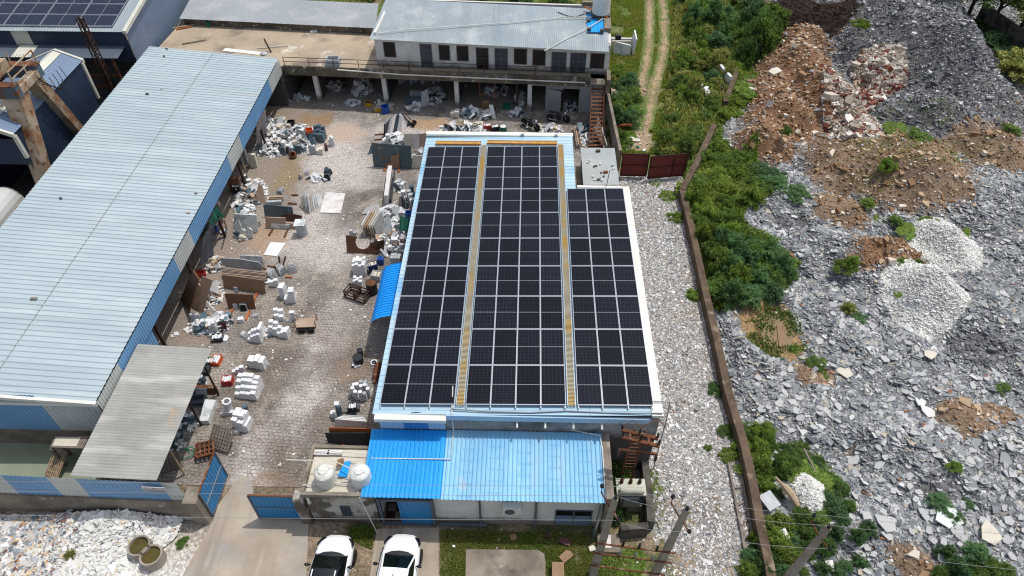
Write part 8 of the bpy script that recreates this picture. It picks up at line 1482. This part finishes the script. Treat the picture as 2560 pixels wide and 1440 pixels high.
m.tube([(-.55, -.12, .75), (-.55, .32, .75)], .025, 6); m.tube([(-.55, .1, .75), (-.85, .1, .55)], .025, 6); m.build('frame', 'rust_dark', t, local=True)
for x, y in ((.12, -.12), (.12, .3)): m = MB(); m.lathe((x, y, .2), [(.1, -.04), (.18, -.04), (.2, 0), (.18, .04), (.1, .04)], 18, Matrix.Rotation(R(90), 3, 'X')); w = m.build('wheel', 'tyre', t, local=True); m = MB(); m.lathe((x, y, .2), [(0, -.03), (.11, -.03), (.11, .03), (0, .03)], 14, Matrix.Rotation(R(90), 3, 'X')); m.build('hub', 'wood_grey', w)
# ---- the dog on the track, nosing the rubbish
q = at(1563, 327); t = thing('dog', 'reddish brown dog standing side on, head down in the litter by the track', 'dog', q, R(8))
def skin(name, pts, edges, mt, par):
    me = bpy.data.meshes.new(name); me.from_pydata([p[:3] for p in pts], edges, []); o = bpy.data.objects.new(name, me); COL.objects.link(o); m1 = o.modifiers.new('skin', 'SKIN'); o.modifiers.new('sub', 'SUBSURF').levels = 1
    for k, p in enumerate(pts): s = me.skin_vertices[0].data[k]; s.radius = (p[3], p[3]*(p[4] if len(p) > 4 else 1)); s.use_root = k == 0
    dg = bpy.context.evaluated_depsgraph_get(); m2 = bpy.data.meshes.new_from_object(o.evaluated_get(dg)); bpy.data.objects.remove(o); m2.materials.clear(); m2.materials.append(MATS[mt]); m2.polygons.foreach_set('use_smooth', [True]*len(m2.polygons)); o = link(name, m2, parent=par); return o
P = [(.32, 0, .55, .12), (.05, 0, .54, .115), (-.25, 0, .55, .15), (-.42, 0, .56, .1), (-.58, 0, .44, .07), (-.7, 0, .34, .075), (-.82, 0, .26, .04), (-.87, 0, .23, .03),
     (.36, .09, .4, .07), (.46, .09, .24, .035), (.43, .09, .05, .025), (.36, -.09, .4, .07), (.42, -.09, .24, .035), (.39, -.09, .05, .025),
     (-.28, .08, .36, .05), (-.27, .08, .2, .03), (-.28, .08, .03, .026), (-.3, -.08, .36, .05), (-.33, -.08, .2, .03), (-.34, -.08, .03, .026), (.46, 0, .56, .04), (.62, 0, .5, .03), (.78, 0, .52, .018)]
E_ = [(0, 1), (1, 2), (2, 3), (3, 4), (4, 5), (5, 6), (6, 7), (0, 8), (8, 9), (9, 10), (0, 11), (11, 12), (12, 13), (2, 14), (14, 15), (15, 16), (2, 17), (17, 18), (18, 19), (0, 20), (20, 21), (21, 22)]
skin('body', P, E_, 'dog_fur', t)
for s in (-1, 1): m = MB(); m.prism([(-.66, s*.05, .4), (-.6, s*.07, .42), (-.62, s*.1, .34)], (.01, 0, .02)); m.build('ear', 'dog_fur', t, local=True)
# litter by the track
for k, (px, py, s, mt, lb) in enumerate(((1590, 350, .6, 'marble_cream', 'largest pale scrap lying on the track'), (1570, 372, .5, 'marble', 'white scrap lying near the black bag'), (1576, 369, .35, 'plastic_black', 'black bag lying on the track'), (1595, 367, .3, 'tarp_green', 'green bottle lying on the grass of the track'), (1580, 345, .3, 'marble', 'white scrap left of the largest pale scrap'), (1634, 323, .25, 'marble', 'white scrap by the right wheel rut'), (1610, 376, .3, 'marble', 'white scrap at the near end of the track'), (1555, 330, .4, 'marble_cream', 'pale rubbish under the dog'), (1613, 225, .35, 'ply', 'pale board in the bushes left of the track'))):
    q = at(px, py, .06); inst('litter', 'shard', mt, q, (s, s*.6, .05), (.15, .1, k*.7), lb, 'litter', None, k % 3)
inst('board', 'shard', 'ply', at(1537, 238, .8), (.6, 1.2, .05), (.5, .3, .2), 'pinkish board lying on the bushes by the compound wall', 'board')

F_ = np.array(FR); stuff(flakes('stone_fragments', F_[:, 0], F_[:, 1], F_[:, 2], F_[:, 3], 'fragment', .35, .55, 91, .5), 'small broken pieces of white and grey stone in and around the yard heaps', 'stone fragments')

L_ = sorted([q for q in MBL if q[2].name.startswith('marble_block')], key=lambda q: (q[0], q[1]))[285:]; m = MB()
for _, _, o in L_:
    k = len(m.v); M = o.matrix_basis; m.add([M @ v.co for v in o.data.vertices], [tuple(p.vertices) for p in o.data.polygons]); bpy.data.objects.remove(o)
stuff(m.build('marble_blocks', 'marble'), 'white blocks in the lower courses of the yard block stacks', 'blocks')
